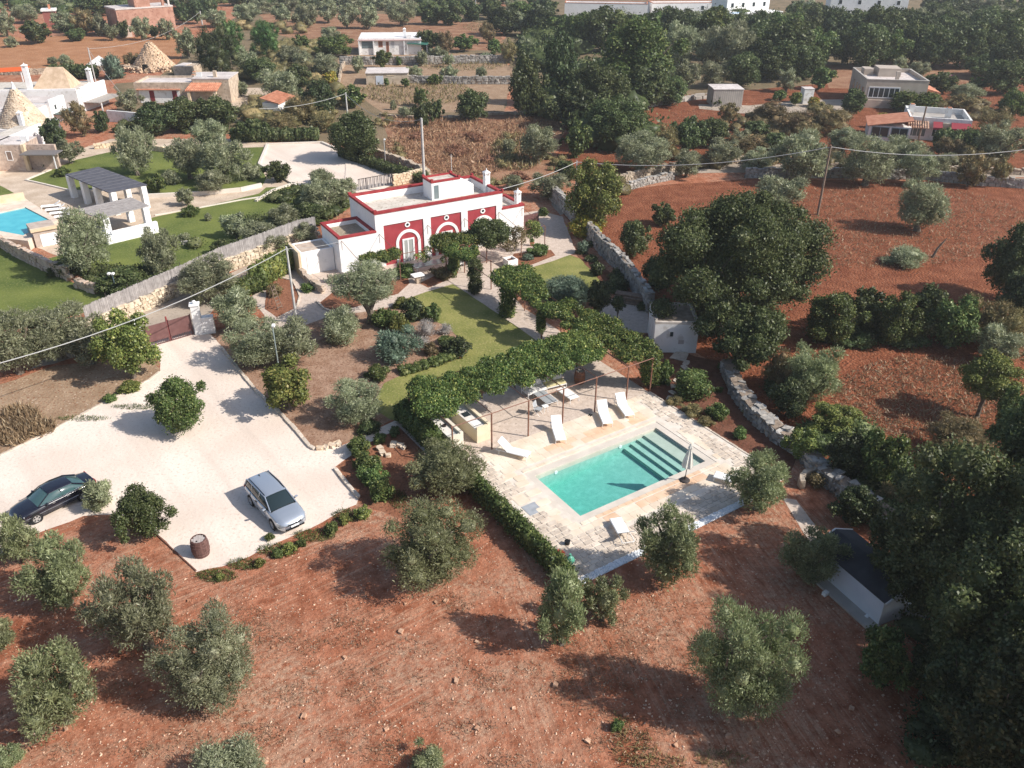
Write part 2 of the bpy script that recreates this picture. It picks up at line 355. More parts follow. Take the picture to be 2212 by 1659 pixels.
def plant(kind, name, label, cat, cx, cy, w, h=None, group=None, lift=None, ground=None, seed=None, rot=None):
    """a plant whose crown is seen at photo position cx, cy with width w and height h (2212-wide photo units)"""
    k = KINDS[kind]; lf = k[6] if lift is None else lift; r = 2.0; rv = 1.7; hc = 2
    for _ in range(6):
        hc = lf*r+rv if k[5] else rv*0.72
        c = W(cx, cy, hc); D = depth_of(c); r = 0.5*w*D/FPX
        to = (c-cam.location); phi = math.asin(min(1, -to.z/to.length))
        if h is None: rv = r*k[7]
        else:
            H2 = 0.5*h*D/FPX; q = H2*H2-(r*math.sin(phi))**2
            rv = math.sqrt(q)/math.cos(phi) if q > 0 else 0
            rv = min(max(rv, 0.5*r), 1.9*r)
    me = crown_mesh(kind, w, seed); base = Vector((c.x, c.y, 0)); rz = rnd.uniform(0, 2*PI) if rot is None else rot
    if k[5]:
        t = thing(name, label, cat, base, rz, group)
        o = bpy.data.objects.new('crown', me); COL.objects.link(o); o.parent = t; o.location = (0, 0, hc); o.scale = (r, r, rv)
        tr = bpy.data.objects.new('trunk', rnd.choice(TRUNKS[k[5]])); COL.objects.link(tr); tr.parent = t; tr.scale = (r*0.9, r*0.9, hc*0.98)
    else:
        t = bpy.data.objects.new(name, me); COL.objects.link(t); t.location = (c.x, c.y, hc); t.scale = (r, r, rv); t.rotation_euler = (0, 0, rz); tag(t, label, cat, group)
    return t
# ------------------------------------------------------------------ ground
def soil_material():
    m = bpy.data.materials.new('red_soil'); m.use_nodes = True; N, L = nodes(m); b = N['Principled BSDF']; b.inputs['Roughness'].default_value = 1.0; b.inputs['Specular IOR Level'].default_value = 0.1
    geo = N.new('ShaderNodeNewGeometry')
    def noise(sc, det=4, rough=.55, vec=None):
        n = N.new('ShaderNodeTexNoise'); n.inputs['Scale'].default_value = sc; n.inputs['Detail'].default_value = det; n.inputs['Roughness'].default_value = rough
        L.new(vec or geo.outputs['Position'], n.inputs['Vector']); return n.outputs[0]
    def mr(v, a, c, lo=0., hi=1.):
        r = N.new('ShaderNodeMapRange'); r.inputs['From Min'].default_value = a; r.inputs['From Max'].default_value = c; r.inputs['To Min'].default_value = lo; r.inputs['To Max'].default_value = hi; L.new(v, r.inputs['Value']); return r.outputs[0]
    def mix(f, a, c):
        x = N.new('ShaderNodeMixRGB'); L.new(f, x.inputs[0])
        for i, q in ((1, a), (2, c)):
            if isinstance(q, tuple): x.inputs[i].default_value = (*q, 1)
            else: L.new(q, x.inputs[i])
        return x.outputs[0]
    def mul(a, c):
        x = N.new('ShaderNodeMath'); x.operation = 'MULTIPLY'; L.new(a, x.inputs[0]); L.new(c, x.inputs[1]); return x.outputs[0]
    col = mix(mr(noise(1.3, 6, .65), .38, .62), (0.265, 0.088, 0.044), (0.480, 0.200, 0.116))
    def stretched(ang, sx, sy):
        q = N.new('ShaderNodeMapping'); q.vector_type = 'TEXTURE'; q.inputs['Rotation'].default_value = (0, 0, rad(ang)); q.inputs['Scale'].default_value = (sx, sy, 1); L.new(geo.outputs['Position'], q.inputs[0]); return q.outputs[0]
    def blend(f, a, c):
        x = N.new('ShaderNodeMix'); L.new(f, x.inputs[0]); L.new(a, x.inputs[2]); L.new(c, x.inputs[3]); return x.outputs[0]
    sp = N.new('ShaderNodeSeparateXYZ'); L.new(geo.outputs['Position'], sp.inputs[0]); side = mr(sp.outputs[0], -3.0, 1.5)
    sA, sB = stretched(36, 5.0, .34), stretched(-74, 5.0, .34)
    streak = mr(blend(side, noise(1.5, 6, .68, sA), noise(1.5, 6, .68, sB)), .47, .64)
    patch = mr(noise(0.16, 5, .62), .44, .60)
    col = mix(mul(patch, mr(noise(3.1, 7, .72), .40, .62)), col, (0.465, 0.310, 0.215))
    col = mix(mul(streak, mr(noise(0.35, 3), .42, .6, 0, .75)), col, (0.540, 0.350, 0.240))
    vo = N.new('ShaderNodeTexVoronoi'); vo.inputs['Scale'].default_value = 4.2; L.new(geo.outputs['Position'], vo.inputs['Vector'])
    st = mr(vo.outputs['Distance'], .17, .11); sep = N.new('ShaderNodeSeparateColor'); L.new(vo.outputs['Color'], sep.inputs[0])
    col = mix(mul(st, mr(sep.outputs[0], .55, .6)), col, (0.68, 0.50, 0.37))
    vo2 = N.new('ShaderNodeTexVoronoi'); vo2.inputs['Scale'].default_value = 9.5; L.new(geo.outputs['Position'], vo2.inputs['Vector'])
    sep2 = N.new('ShaderNodeSeparateColor'); L.new(vo2.outputs['Color'], sep2.inputs[0])
    col = mix(mul(mr(vo2.outputs['Distance'], .22, .12), mr(sep2.outputs[1], .58, .66)), col, (0.58, 0.38, 0.255))
    col = mix(mul(mr(blend(side, noise(2.3, 5, .7, sA), noise(2.3, 5, .7, sB)), .52, .64), mr(noise(0.22, 2), .38, .62, .1, .8)), col, (0.215, 0.078, 0.040))
    col = mix(mr(noise(7, 5, .75), .50, .74), col, (0.180, 0.074, 0.042))
    L.new(col, b.inputs['Base Color'])
    bp = N.new('ShaderNodeBump'); bp.inputs['Distance'].default_value = 0.11; L.new(noise(4.5, 8, .72), bp.inputs['Height'])
    bp2 = N.new('ShaderNodeBump'); bp2.inputs['Distance'].default_value = 0.05; L.new(st, bp2.inputs['Height']); L.new(bp.outputs[0], bp2.inputs['Normal']); L.new(bp2.outputs[0], b.inputs['Normal'])
    MATS['red_soil'] = m; return m
SOIL = soil_material()
def noisy(name, c1, c2, c3, scale=1.5, bump=.05, speck=None):
    """ground colours: two tones at metre scale, a third as fine blotches, optional pale specks"""
    m = mat(name, c1, c2, scale=scale, rough=1.0, spec=.1, bump=bump, bscale=5, c3=c3, s3=6.0, detail=7)
    if speck:
        N, L = nodes(m); b = N['Principled BSDF']; lk = b.inputs['Base Color'].links[0]; src = lk.from_socket
        geo = N.new('ShaderNodeNewGeometry'); vo = N.new('ShaderNodeTexVoronoi'); vo.inputs['Scale'].default_value = speck[0]; L.new(geo.outputs['Position'], vo.inputs['Vector'])
        r = N.new('ShaderNodeMapRange'); r.inputs['From Min'].default_value = .2; r.inputs['From Max'].default_value = .1; L.new(vo.outputs['Distance'], r.inputs['Value'])
        x = N.new('ShaderNodeMixRGB'); x.inputs[2].default_value = (*speck[1], 1); L.new(r.outputs[0], x.inputs[0]); L.new(src, x.inputs[1]); L.new(x.outputs[0], b.inputs['Base Color'])
    return m
G_RED = noisy('bare_red_earth', (0.175, 0.058, 0.029), (0.27, 0.100, 0.052), (0.125, 0.040, 0.022), .7, .22, (5.0, (0.46, 0.27, 0.165)))
G_STRAW = noisy('dry_field', (0.235, 0.115, 0.068), (0.36, 0.215, 0.135), (0.17, 0.07, 0.04), .35, .14)
G_ORANGE = noisy('orange_field', (0.33, 0.155, 0.075), (0.42, 0.215, 0.115), (0.24, 0.11, 0.06), .3, .12, (1.3, (0.5, 0.33, 0.2)))
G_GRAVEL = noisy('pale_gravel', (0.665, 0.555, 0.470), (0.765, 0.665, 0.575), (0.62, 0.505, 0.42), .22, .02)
def tracks(m, rot, c):
    N, L = nodes(m); b = N['Principled BSDF']; src = b.inputs['Base Color'].links[0].from_socket; geo = N.new('ShaderNodeNewGeometry')
    mp = N.new('ShaderNodeMapping'); mp.vector_type = 'TEXTURE'; mp.inputs['Rotation'].default_value = (0, 0, rot); mp.inputs['Scale'].default_value = (18, 1.2, 1); L.new(geo.outputs['Position'], mp.inputs[0])
    n = N.new('ShaderNodeTexNoise'); n.inputs['Scale'].default_value = 1.0; n.inputs['Detail'].default_value = 5; L.new(mp.outputs[0], n.inputs['Vector'])
    r = N.new('ShaderNodeMapRange'); r.inputs['From Min'].default_value = .50; r.inputs['From Max'].default_value = .66; r.inputs['To Max'].default_value = .42; L.new(n.outputs[0], r.inputs['Value'])
    x = N.new('ShaderNodeMixRGB'); x.inputs[2].default_value = (*c, 1); L.new(r.outputs[0], x.inputs[0]); L.new(src, x.inputs[1]); L.new(x.outputs[0], b.inputs['Base Color'])
tracks(G_GRAVEL, rad(-52), (0.56, 0.465, 0.39))
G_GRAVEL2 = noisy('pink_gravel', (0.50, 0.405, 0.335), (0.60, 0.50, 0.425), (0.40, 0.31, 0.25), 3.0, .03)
G_STONEP = noisy('stone_path', (0.46, 0.36, 0.27), (0.60, 0.49, 0.385), (0.38, 0.28, 0.20), .6, .02)
G_MULCH = noisy('brown_bed', (0.25, 0.145, 0.095), (0.36, 0.235, 0.165), (0.17, 0.085, 0.05), 1.2, .06, (7.0, (0.5, 0.36, 0.27)))
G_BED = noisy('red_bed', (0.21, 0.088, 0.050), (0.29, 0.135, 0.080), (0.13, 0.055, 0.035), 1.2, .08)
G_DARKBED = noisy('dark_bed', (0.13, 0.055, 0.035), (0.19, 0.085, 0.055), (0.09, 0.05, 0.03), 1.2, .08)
G_DRY = noisy('dry_ground', (0.27, 0.18, 0.115), (0.36, 0.255, 0.17), (0.22, 0.10, 0.055), .8, .07, (3.2, (0.55, 0.43, 0.33)))
G_LAWN = noisy('lawn_grass', (0.165, 0.178, 0.052), (0.255, 0.245, 0.080), (0.31, 0.27, 0.115), .45, .05)
G_LAWN2 = noisy('bright_lawn', (0.090, 0.120, 0.032), (0.165, 0.190, 0.050), (0.205, 0.21, 0.075), .25, .04)
G_ROAD = noisy('dusty_road', (0.34, 0.28, 0.225), (0.42, 0.355, 0.29), (0.29, 0.235, 0.19), .5, .02)
G_CONC = mat('concrete', (0.36, 0.325, 0.29), (0.45, 0.41, 0.365), scale=1.2, bump=.01)
STONE_P = mat('paving_stone', (0.50, 0.415, 0.335), (0.66, 0.57, 0.475), scale=1.1, bump=.015, bscale=8, island=.13, c3=(0.44, 0.36, 0.295), s3=5)
STONE_S = mat('smooth_slab', (0.66, 0.535, 0.405), (0.76, 0.665, 0.545), scale=.8, bump=.005, island=.05)
STONE_O = mat('orange_slab', (0.64, 0.42, 0.27), (0.73, 0.54, 0.39), scale=1.0, bump=.005, island=.07)
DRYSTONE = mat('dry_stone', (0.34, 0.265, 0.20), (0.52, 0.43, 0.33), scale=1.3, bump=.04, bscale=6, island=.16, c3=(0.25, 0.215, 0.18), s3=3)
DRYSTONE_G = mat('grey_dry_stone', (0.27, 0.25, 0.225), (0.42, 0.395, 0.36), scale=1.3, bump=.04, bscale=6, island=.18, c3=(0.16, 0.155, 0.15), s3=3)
MORTAR = mat('wall_core', (0.20, 0.155, 0.12), (0.32, 0.25, 0.19), scale=3, bump=.04)
TUFO = mat('honey_stone', (0.60, 0.46, 0.30), (0.70, 0.58, 0.42), scale=1.2, bump=.01, island=.05)
WHITE = mat('whitewash', (0.80, 0.79, 0.775), (0.86, 0.85, 0.84), scale=.7, bump=.008, bscale=5, c3=(0.74, 0.73, 0.715), s3=2.5)
WHITE2 = mat('weathered_whitewash', (0.70, 0.685, 0.66), (0.82, 0.805, 0.78), scale=.6, bump=.01, bscale=5, c3=(0.60, 0.57, 0.53), s3=1.7)
REDP = mat('red_plaster', (0.31, 0.040, 0.050), (0.38, 0.058, 0.068), scale=1.1, bump=.004, bscale=9)
CAPR = mat('red_cap', (0.27, 0.030, 0.034), (0.35, 0.050, 0.052), scale=2, bump=.006)
ROOFP = mat('roof_paving', (0.50, 0.45, 0.385), (0.64, 0.59, 0.52), scale=.9, bump=.01, c3=(0.35, 0.29, 0.225), s3=4)
RUST = mat('rusty_iron', (0.155, 0.070, 0.045), (0.235, 0.115, 0.080), scale=6, rough=.7)
IRON = mat('dark_iron', (0.055, 0.045, 0.042), rough=.6)
GALV = mat('galvanised_steel', (0.50, 0.51, 0.52), (0.58, 0.59, 0.60), scale=2, rough=.5, metal=.4)
CONCP = mat('pole_concrete', (0.42, 0.41, 0.395), (0.52, 0.51, 0.49), scale=3, bump=.004)
WOODP = mat('pole_wood', (0.17, 0.12, 0.09), (0.27, 0.20, 0.155), scale=5, bump=.01)
WPAINT = mat('white_paint', (0.82, 0.82, 0.81), rough=.5)
FAB = mat('white_fabric', (0.84, 0.83, 0.81), rough=.9)
FABG = mat('grey_fabric', (0.33, 0.345, 0.36), rough=.9)
CUSH = mat('light_cushion', (0.60, 0.575, 0.56), (0.70, 0.68, 0.66), scale=3)
YCUSH = mat('yellow_cushion', (0.62, 0.56, 0.32), rough=.9)
GLASSD = mat('dark_window_glass', (0.03, 0.04, 0.045), rough=.12, spec=.6)
GLASSB = mat('green_grey_glass', (0.16, 0.20, 0.21), rough=.15, spec=.6)
TILE = mat('terracotta_tile', (0.42, 0.16, 0.09), (0.56, 0.26, 0.16), scale=1.5, bump=.01, island=.15)
TILEB = mat('old_roof_tile', (0.40, 0.22, 0.15), (0.62, 0.44, 0.32), scale=1.8, bump=.01, island=.25)
BRICK = mat('raw_brick', (0.37, 0.19, 0.135), (0.48, 0.275, 0.205), scale=.8, bump=.02, c3=(0.30, 0.14, 0.10), s3=2)
def densify(poly, step, jit, seed=3):
    r = random.Random(seed); out = []
    for i in range(len(poly)):
        a, b = poly[i], poly[(i+1) % len(poly)]; d = (b-a); n = max(1, int(d.length/step))
        nn = Vector((-d.y, d.x, 0)).normalized() if d.length > 0 else Vector()
        for k in range(n): out.append(a+d*(k/n)+(nn*r.uniform(-jit, jit) if k else Vector()))
    return out
def sheet(name, pts, z, m, jit=0.0, world=False, step=.8):
    p = [Vector((q[0], q[1], 0)) for q in pts] if world else [W(x, y) for x, y in pts]
    if jit: p = densify(p, step, jit, len(name))
    b = bmesh.new(); vs = [b.verts.new((q.x, q.y, z)) for q in p]
    es = [b.edges.new((vs[i], vs[(i+1) % len(vs)])) for i in range(len(vs))]
    bmesh.ops.triangle_fill(b, use_beauty=True, use_dissolve=False, edges=es)
    for f in b.faces:
        if f.normal.z < 0: f.normal_flip()
    me = bpy.data.meshes.new(name); b.to_mesh(me); b.free(); me.materials.append(m)
    o = bpy.data.objects.new(name, me); COL.objects.link(o); return struct(o)
# one sheet to the horizon with the swimming pool cut out of it
def ground():
    R = 2500; hole = [P(-0.02, -0.02), P(9.99, -0.02), P(9.99, 5.22), P(-0.02, 5.22)]
    outer = [Vector((-R, R, 0)), Vector((R, R, 0)), Vector((R, -R, 0)), Vector((-R, -R, 0))]
    # order both loops the same way round: hole[0] left, [1] far right, [2] right, [3] near
    out = [outer[0], outer[1], outer[2], outer[3]]
    b = MB(); b.add(hole+out, [(0, 1, 5, 4), (1, 2, 6, 5), (2, 3, 7, 6), (3, 0, 4, 7)])
    return struct(b.build('ground', SOIL))
ground()
Z = [0.0]
def nz(k): return 0.004*k
# fields
G_SCRUB = noisy('scrub_ground', (0.155, 0.125, 0.075), (0.235, 0.175, 0.110), (0.13, 0.075, 0.045), .3, .10)
sheet('scrub_ground', [(330, 175), (380, 140), (400, 100), (540, 20), (600, -12), (1080, -14), (1090, 250), (830, 335), (700, 307), (500, 292), (380, 260), (250, 240), (250, 180)], .003, G_SCRUB, .5, step=4)
sheet('woodland_floor', [(1090, 110), (1092, -14), (2500, -14), (2500, 140), (1800, 180), (1480, 205), (1400, 225), (1225, 262), (1190, 330), (1120, 250)], .0025, G_SCRUB, .5, step=4)
sheet('far_field', [(-300, 150), (-300, 75), (0, 70), (60, 88), (130, 76), (250, 82), (370, 68), (400, 100), (385, 135), (300, 150), (0, 158)], nz(1), G_ORANGE, .5, step=4)
sheet('stubble_field', [(825, 248), (1000, 250), (1100, 240), (1225, 262), (1215, 300), (1200, 345), (1230, 372), (1130, 400), (1010, 395), (900, 350), (835, 320)], nz(1), G_STRAW, .4, step=3)
sheet('dry_terrace', [(730, 130), (760, 112), (1090, 118), (1110, 165), (1090, 240), (830, 245), (735, 180)], nz(2), G_DRY, .3, step=3)
sheet('upper_field', [(560, 30), (900, 30), (1080, 55), (1090, 110), (740, 105), (600, 75)], nz(1), G_STRAW, .4, step=4)
sheet('right_field', [(1190, 440), (1330, 412), (1450, 398), (1660, 385), (1900, 392), (2300, 405), (2900, 640), (2900, 1300), (2000, 1180), (1900, 1110), (1780, 1010), (1690, 940), (1640, 880), (1570, 800), (1500, 760), (1420, 660), (1300, 530)], nz(1), G_RED, .3, step=2)
sheet('hut_field', [(1225, 262), (1400, 225), (1480, 205), (1800, 180), (2300, 130), (2600, 250), (2500, 372), (1600, 350), (1450, 360), (1330, 392), (1230, 372), (1200, 345)], nz(1), G_RED, .4, step=3)
sheet('upper_right_field', [(1780, 140), (2120, 132), (2140, 165), (2010, 200), (1790, 190)], nz(2), G_STRAW, .4, step=3)
sheet('verge', [(-160, 800), (0, 830), (120, 790), (330, 770), (348, 800), (322, 822), (220, 874), (100, 940), (0, 988), (-160, 1060)], nz(2), G_DRY, .12)
# the drive and yard
sheet('gravel_yard', [(-170, 1065), (0, 985), (50, 962), (100, 937), (160, 903), (220, 872), (280, 843), (325, 820), (346, 803), (347, 785), (330, 768), (318, 745), (345, 735), (420, 720), (455, 722), (480, 750), (500, 775), (520, 805), (553, 845), (605, 893), (640, 932), (668, 965), (690, 974), (730, 965), (765, 950), (800, 935), (840, 915), (862, 905), (875, 918), (845, 935), (800, 955), (770, 975), (745, 993), (725, 1008), (723, 1018), (750, 1048), (775, 1075), (770, 1090), (720, 1114), (670, 1142), (600, 1172), (540, 1202), (480, 1224), (424, 1236), (395, 1208), (345, 1158), (330, 1147), (300, 1130), (240, 1112), (180, 1115), (120, 1138), (68, 1158), (30, 1180), (-60, 1235), (-190, 1240)], nz(3), G_GRAVEL, .07, step=.5)
sheet('lane', [(60, 800), (215, 690), (330, 655), (420, 622), (520, 580), (640, 535), (680, 560), (560, 610), (470, 655), (440, 700), (420, 722), (345, 736), (300, 735)], nz(2), G_ROAD, .1)
sheet('planting_bed', [(455, 722), (500, 700), (560, 700), (620, 712), (700, 680), (760, 672), (860, 655), (930, 685), (1010, 735), (1010, 755), (960, 800), (870, 815), (830, 830), (812, 870), (850, 905), (800, 935), (765, 950), (730, 962), (690, 970), (668, 962), (640, 930), (605, 890), (553, 842), (520, 803), (480, 748)], nz(2), G_MULCH, .1)
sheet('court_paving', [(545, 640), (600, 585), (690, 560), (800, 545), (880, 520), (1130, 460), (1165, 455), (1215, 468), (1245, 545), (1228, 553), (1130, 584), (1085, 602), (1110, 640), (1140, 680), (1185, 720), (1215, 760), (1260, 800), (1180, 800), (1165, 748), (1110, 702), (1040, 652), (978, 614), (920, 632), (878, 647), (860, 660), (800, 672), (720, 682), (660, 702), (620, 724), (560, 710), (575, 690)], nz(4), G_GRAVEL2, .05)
sheet('lawn', [(878, 646), (920, 631), (978, 614), (1010, 634), (1060, 668), (1110, 701), (1172, 745), (1150, 790), (1060, 830), (960, 870), (900, 900), (870, 915), (840, 905), (815, 888), (812, 862), (830, 828), (870, 810), (940, 792), (995, 774), (1012, 754), (985, 725), (965, 705), (930, 690), (895, 675), (868, 660)], nz(5), G_LAWN, .03)
sheet('side_lawn', [(1128, 584), (1180, 569), (1231, 551), (1262, 562), (1290, 583), (1320, 610), (1300, 645), (1230, 650), (1170, 630)], nz(5), G_LAWN, .03)
sheet('red_bed', [(690, 655), (720, 630), (790, 620), (880, 598), (885, 612), (860, 635), (800, 655), (740, 672), (705, 668)], nz(6), G_BED, .05)
sheet('round_bed', [(592, 598), (632, 604), (650, 640), (640, 668), (600, 688), (572, 668), (575, 625)], nz(6), G_BED, .05)
sheet('door_bed', [(905, 612), (935, 598), (985, 572), (990, 590), (960, 608), (925, 622)], nz(6), G_BED, .03)
sheet('rosemary_bed', [(1098, 575), (1110, 548), (1190, 540), (1200, 552), (1160, 568), (1110, 585)], nz(6), G_BED, .03)
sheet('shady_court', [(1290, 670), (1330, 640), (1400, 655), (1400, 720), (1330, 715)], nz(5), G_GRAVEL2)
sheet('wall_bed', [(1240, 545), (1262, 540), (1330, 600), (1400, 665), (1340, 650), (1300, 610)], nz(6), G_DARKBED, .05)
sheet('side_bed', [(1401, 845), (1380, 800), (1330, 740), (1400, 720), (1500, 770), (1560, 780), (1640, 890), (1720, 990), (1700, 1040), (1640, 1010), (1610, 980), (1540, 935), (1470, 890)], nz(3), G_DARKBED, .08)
sheet('end_bed', [(723, 1012), (770, 975), (800, 955), (850, 932), (880, 925), (930, 975), (980, 1010), (1000, 1060), (930, 1100), (860, 1120), (775, 1088), (775, 1075), (750, 1046)], nz(2), G_BED, .08)
sheet('sandy_track', [(1690, 1075), (1720, 1080), (1765, 1140), (1800, 1190), (1780, 1200), (1735, 1150)], nz(2), G_GRAVEL2, .08)
# neighbours' garden
sheet('garden_terrace', [(-200, 360), (0, 370), (70, 366), (150, 330), (240, 300), (560, 300), (640, 330), (660, 405), (480, 438), (330, 470), (250, 520), (140, 560), (0, 500), (-200, 470)], nz(2), G_STONEP, .05)
sheet('upper_lawn', [(58, 390), (110, 368), (165, 345), (240, 328), (420, 322), (570, 318), (572, 345), (560, 356), (575, 385), (565, 405), (480, 418), (330, 428), (310, 400), (150, 412)], nz(4), G_LAWN2, .05)
sheet('big_lawn', [(100, 560), (240, 520), (330, 470), (480, 437), (560, 418), (575, 405), (645, 402), (665, 418), (760, 420), (770, 440), (700, 480), (640, 505), (500, 550), (410, 580), (340, 620), (230, 660), (215, 640), (180, 600)], nz(4), G_LAWN2, .05)
sheet('lower_lawn', [(-300, 500), (0, 520), (30, 540), (110, 590), (180, 620), (222, 640), (205, 670), (60, 705), (-300, 760)], nz(3), G_LAWN2, .05)
sheet('corner_lawn', [(-200, 370), (0, 401), (66, 435), (0, 445), (-200, 460)], nz(4), G_LAWN2, .03)
sheet('white_court', [(578, 312), (695, 310), (873, 390), (800, 420), (760, 432), (665, 414), (637, 399), (560, 355), (570, 332)], nz(5), G_GRAVEL, .03)
sheet('road', [(1190, 440), (1250, 425), (1330, 395), (1450, 362), (1600, 352), (2300, 372), (2300, 385), (1700, 372), (1500, 374), (1390, 388), (1300, 425), (1210, 465)], nz(3), G_ROAD, .05)
sheet('hut_yard', [(1510, 225), (1620, 228), (1740, 215), (1830, 215), (1830, 245), (1600, 245), (1510, 235)], nz(3), G_ROAD, .1)
sheet('stone_yard', [(490, 190), (600, 190), (600, 240), (560, 260), (500, 230)], nz(3), G_STONEP, .1)
# loose limestone pebbles, clods and stubble in the near field
def scatter_rocks():
    r = np.random.default_rng(4); V = []; F = []; off = 0
    base = []
    for s in range(6):
        b = bmesh.new(); bmesh.ops.create_icosphere(b, subdivisions=1, radius=1.0)
        q = np.array([v.co[:] for v in b.verts]) if False else np.array([v.co[:] for v in b.verts])*(1+.28*r.normal(size=(len(b.verts), 1))); f = np.array([[v.index for v in x.verts] for x in b.faces]); b.free(); base.append((q, f))
    n = 0
    while n < 6500:
        px = r.uniform(-40, 2250); py = 1090+(1680-1090)*r.random()**.8
        if (1240 < px < 1700 and py < 1250-(px-1240)*.45) or (px < 790 and py < 1245-(max(px, 0)-424)*.45*(px > 424)) or (1000 < px < 1250 and py < 1255-(1250-px)*1.1): continue
        w = W(px, py); s = .018+.042*r.random()**4
        q, f = base[n % 6]; c, t = math.cos(n), math.sin(n); qq = q*s*np.array([1.2, .9, .6]); x = qq[:, 0]*c-qq[:, 1]*t+w.x; y = qq[:, 0]*t+qq[:, 1]*c+w.y
        V.append(np.stack([x, y, qq[:, 2]+s*.25], 1)); F.append(f+off); off += len(q); n += 1
    me = bpy.data.meshes.new('pebbles'); me.from_pydata(np.concatenate(V).tolist(), [], np.concatenate(F).tolist())
    me.materials.append(mat('pebble', (0.44, 0.245, 0.155), (0.66, 0.47, 0.34), scale=2.1, island=.2))
    o = bpy.data.objects.new('pebbles', me); COL.objects.link(o); o['kind'] = 'stuff'; tag(o, 'small pale limestone pebbles scattered over the red soil in front', 'pebbles')
scatter_rocks()
def grass_stuff(name, label, areas, n, h, m, seed, cat='grass', flat=.5):
    """areas: list of (x, y, rx, ry) ellipses in photo positions"""
    g = np.random.default_rng(seed); A = np.array([a[2]*a[3] for a in areas], float); A /= A.sum(); k = g.choice(len(areas), n, p=A); pts = []
    for j in k:
        x, y, rx, ry = areas[j]; t = g.uniform(0, 2*PI); q = math.sqrt(g.random()); w = W(x+rx*q*math.cos(t), y+ry*q*math.sin(t)); pts.append((w.x, w.y, 0.0))
    p = np.array(pts); ax = g.normal(size=(n, 3)); ax[:, 2] = np.abs(ax[:, 2])+flat; ax /= np.linalg.norm(ax, axis=1)[:, None]
    ln = h*(.5+g.random(n))[:, None]; sd = np.cross(ax, g.normal(size=(n, 3))); sd /= np.linalg.norm(sd, axis=1)[:, None]
    V = np.stack([p, p+ax*ln*.5+sd*ln*.08, p+ax*ln, p+ax*ln*.5-sd*ln*.08], 1)
    o = bpy.data.objects.new(name, quads_mesh(name, V, m)); COL.objects.link(o); o['kind'] = 'stuff'; tag(o, label, cat); return o
L_TWIG = leafmat('cut_straw', (0.17, 0.08, 0.05), (0.33, 0.19, 0.12), (0.42, 0.28, 0.18))
fa = [(rnd.uniform(380, 1500), rnd.uniform(1290, 1660), rnd.uniform(20, 75), rnd.uniform(10, 28)) for _ in range(70)]+[(rnd.uniform(0, 600), rnd.uniform(1330, 1640), 50, 20) for _ in range(16)]+[(1300, 1440, 90, 120), (1400, 1350, 80, 60), (1250, 1480, 60, 60)]
grass_stuff('dry_stubble', 'flattened dry straw stubble lying on the red soil in front', fa, 15000, .13, L_STRAW, 3, 'stubble', .02)
grass_stuff('dry_grass', 'tall dry straw-coloured grass on the verge left of the gravel yard', [(45, 905, 42, 26), (70, 925, 50, 20), (20, 945, 40, 20)], 3000, .45, L_STRAW, 5, 'grass', .9)
grass_stuff('yard_edge_weeds', 'low green and dry weeds along the near edge of the gravel yard', [(470, 1245, 45, 14), (530, 1220, 40, 12), (600, 1190, 45, 14), (680, 1158, 45, 14), (750, 1115, 35, 14), (860, 1080, 20, 20), (300, 880, 60, 6), (180, 905, 60, 6)], 5200, .16, L_BUSH, 6, 'weeds', .8)
grass_stuff('field_weeds', 'green weeds growing among straw near the bottom edge of the field', [(1370, 1620, 50, 40), (1340, 1565, 22, 24), (1420, 1650, 60, 20), (1560, 1640, 60, 20)], 1300, .18, L_BROWN, 7, 'weeds', .8)
grass_stuff('field_straw', 'swirls of cut dry straw lying on the stubble field behind the farmhouse', [(1000, 320, 170, 60), (1150, 270, 60, 20), (900, 270, 70, 20)], 9000, .6, L_TWIG, 9, 'straw', .08)
grass_stuff('field_litter', 'fine dry straw and leaf litter on the red field at right', [(1900, 490, 330, 90), (1990, 860, 190, 90), (1640, 255, 200, 30)], 16000, .30, L_STRAW, 10, 'straw', .08)
grass_stuff('terrace_weeds', 'dry weeds and low grass under the trees by the stone walls of the far terraces', [(900, 200, 120, 30), (1000, 140, 100, 14), (1060, 60, 60, 12), (1700, 340, 120, 12), (2000, 372, 200, 8), (1120, 330, 60, 40)], 9000, .6, L_BROWN, 8, 'weeds', .6)
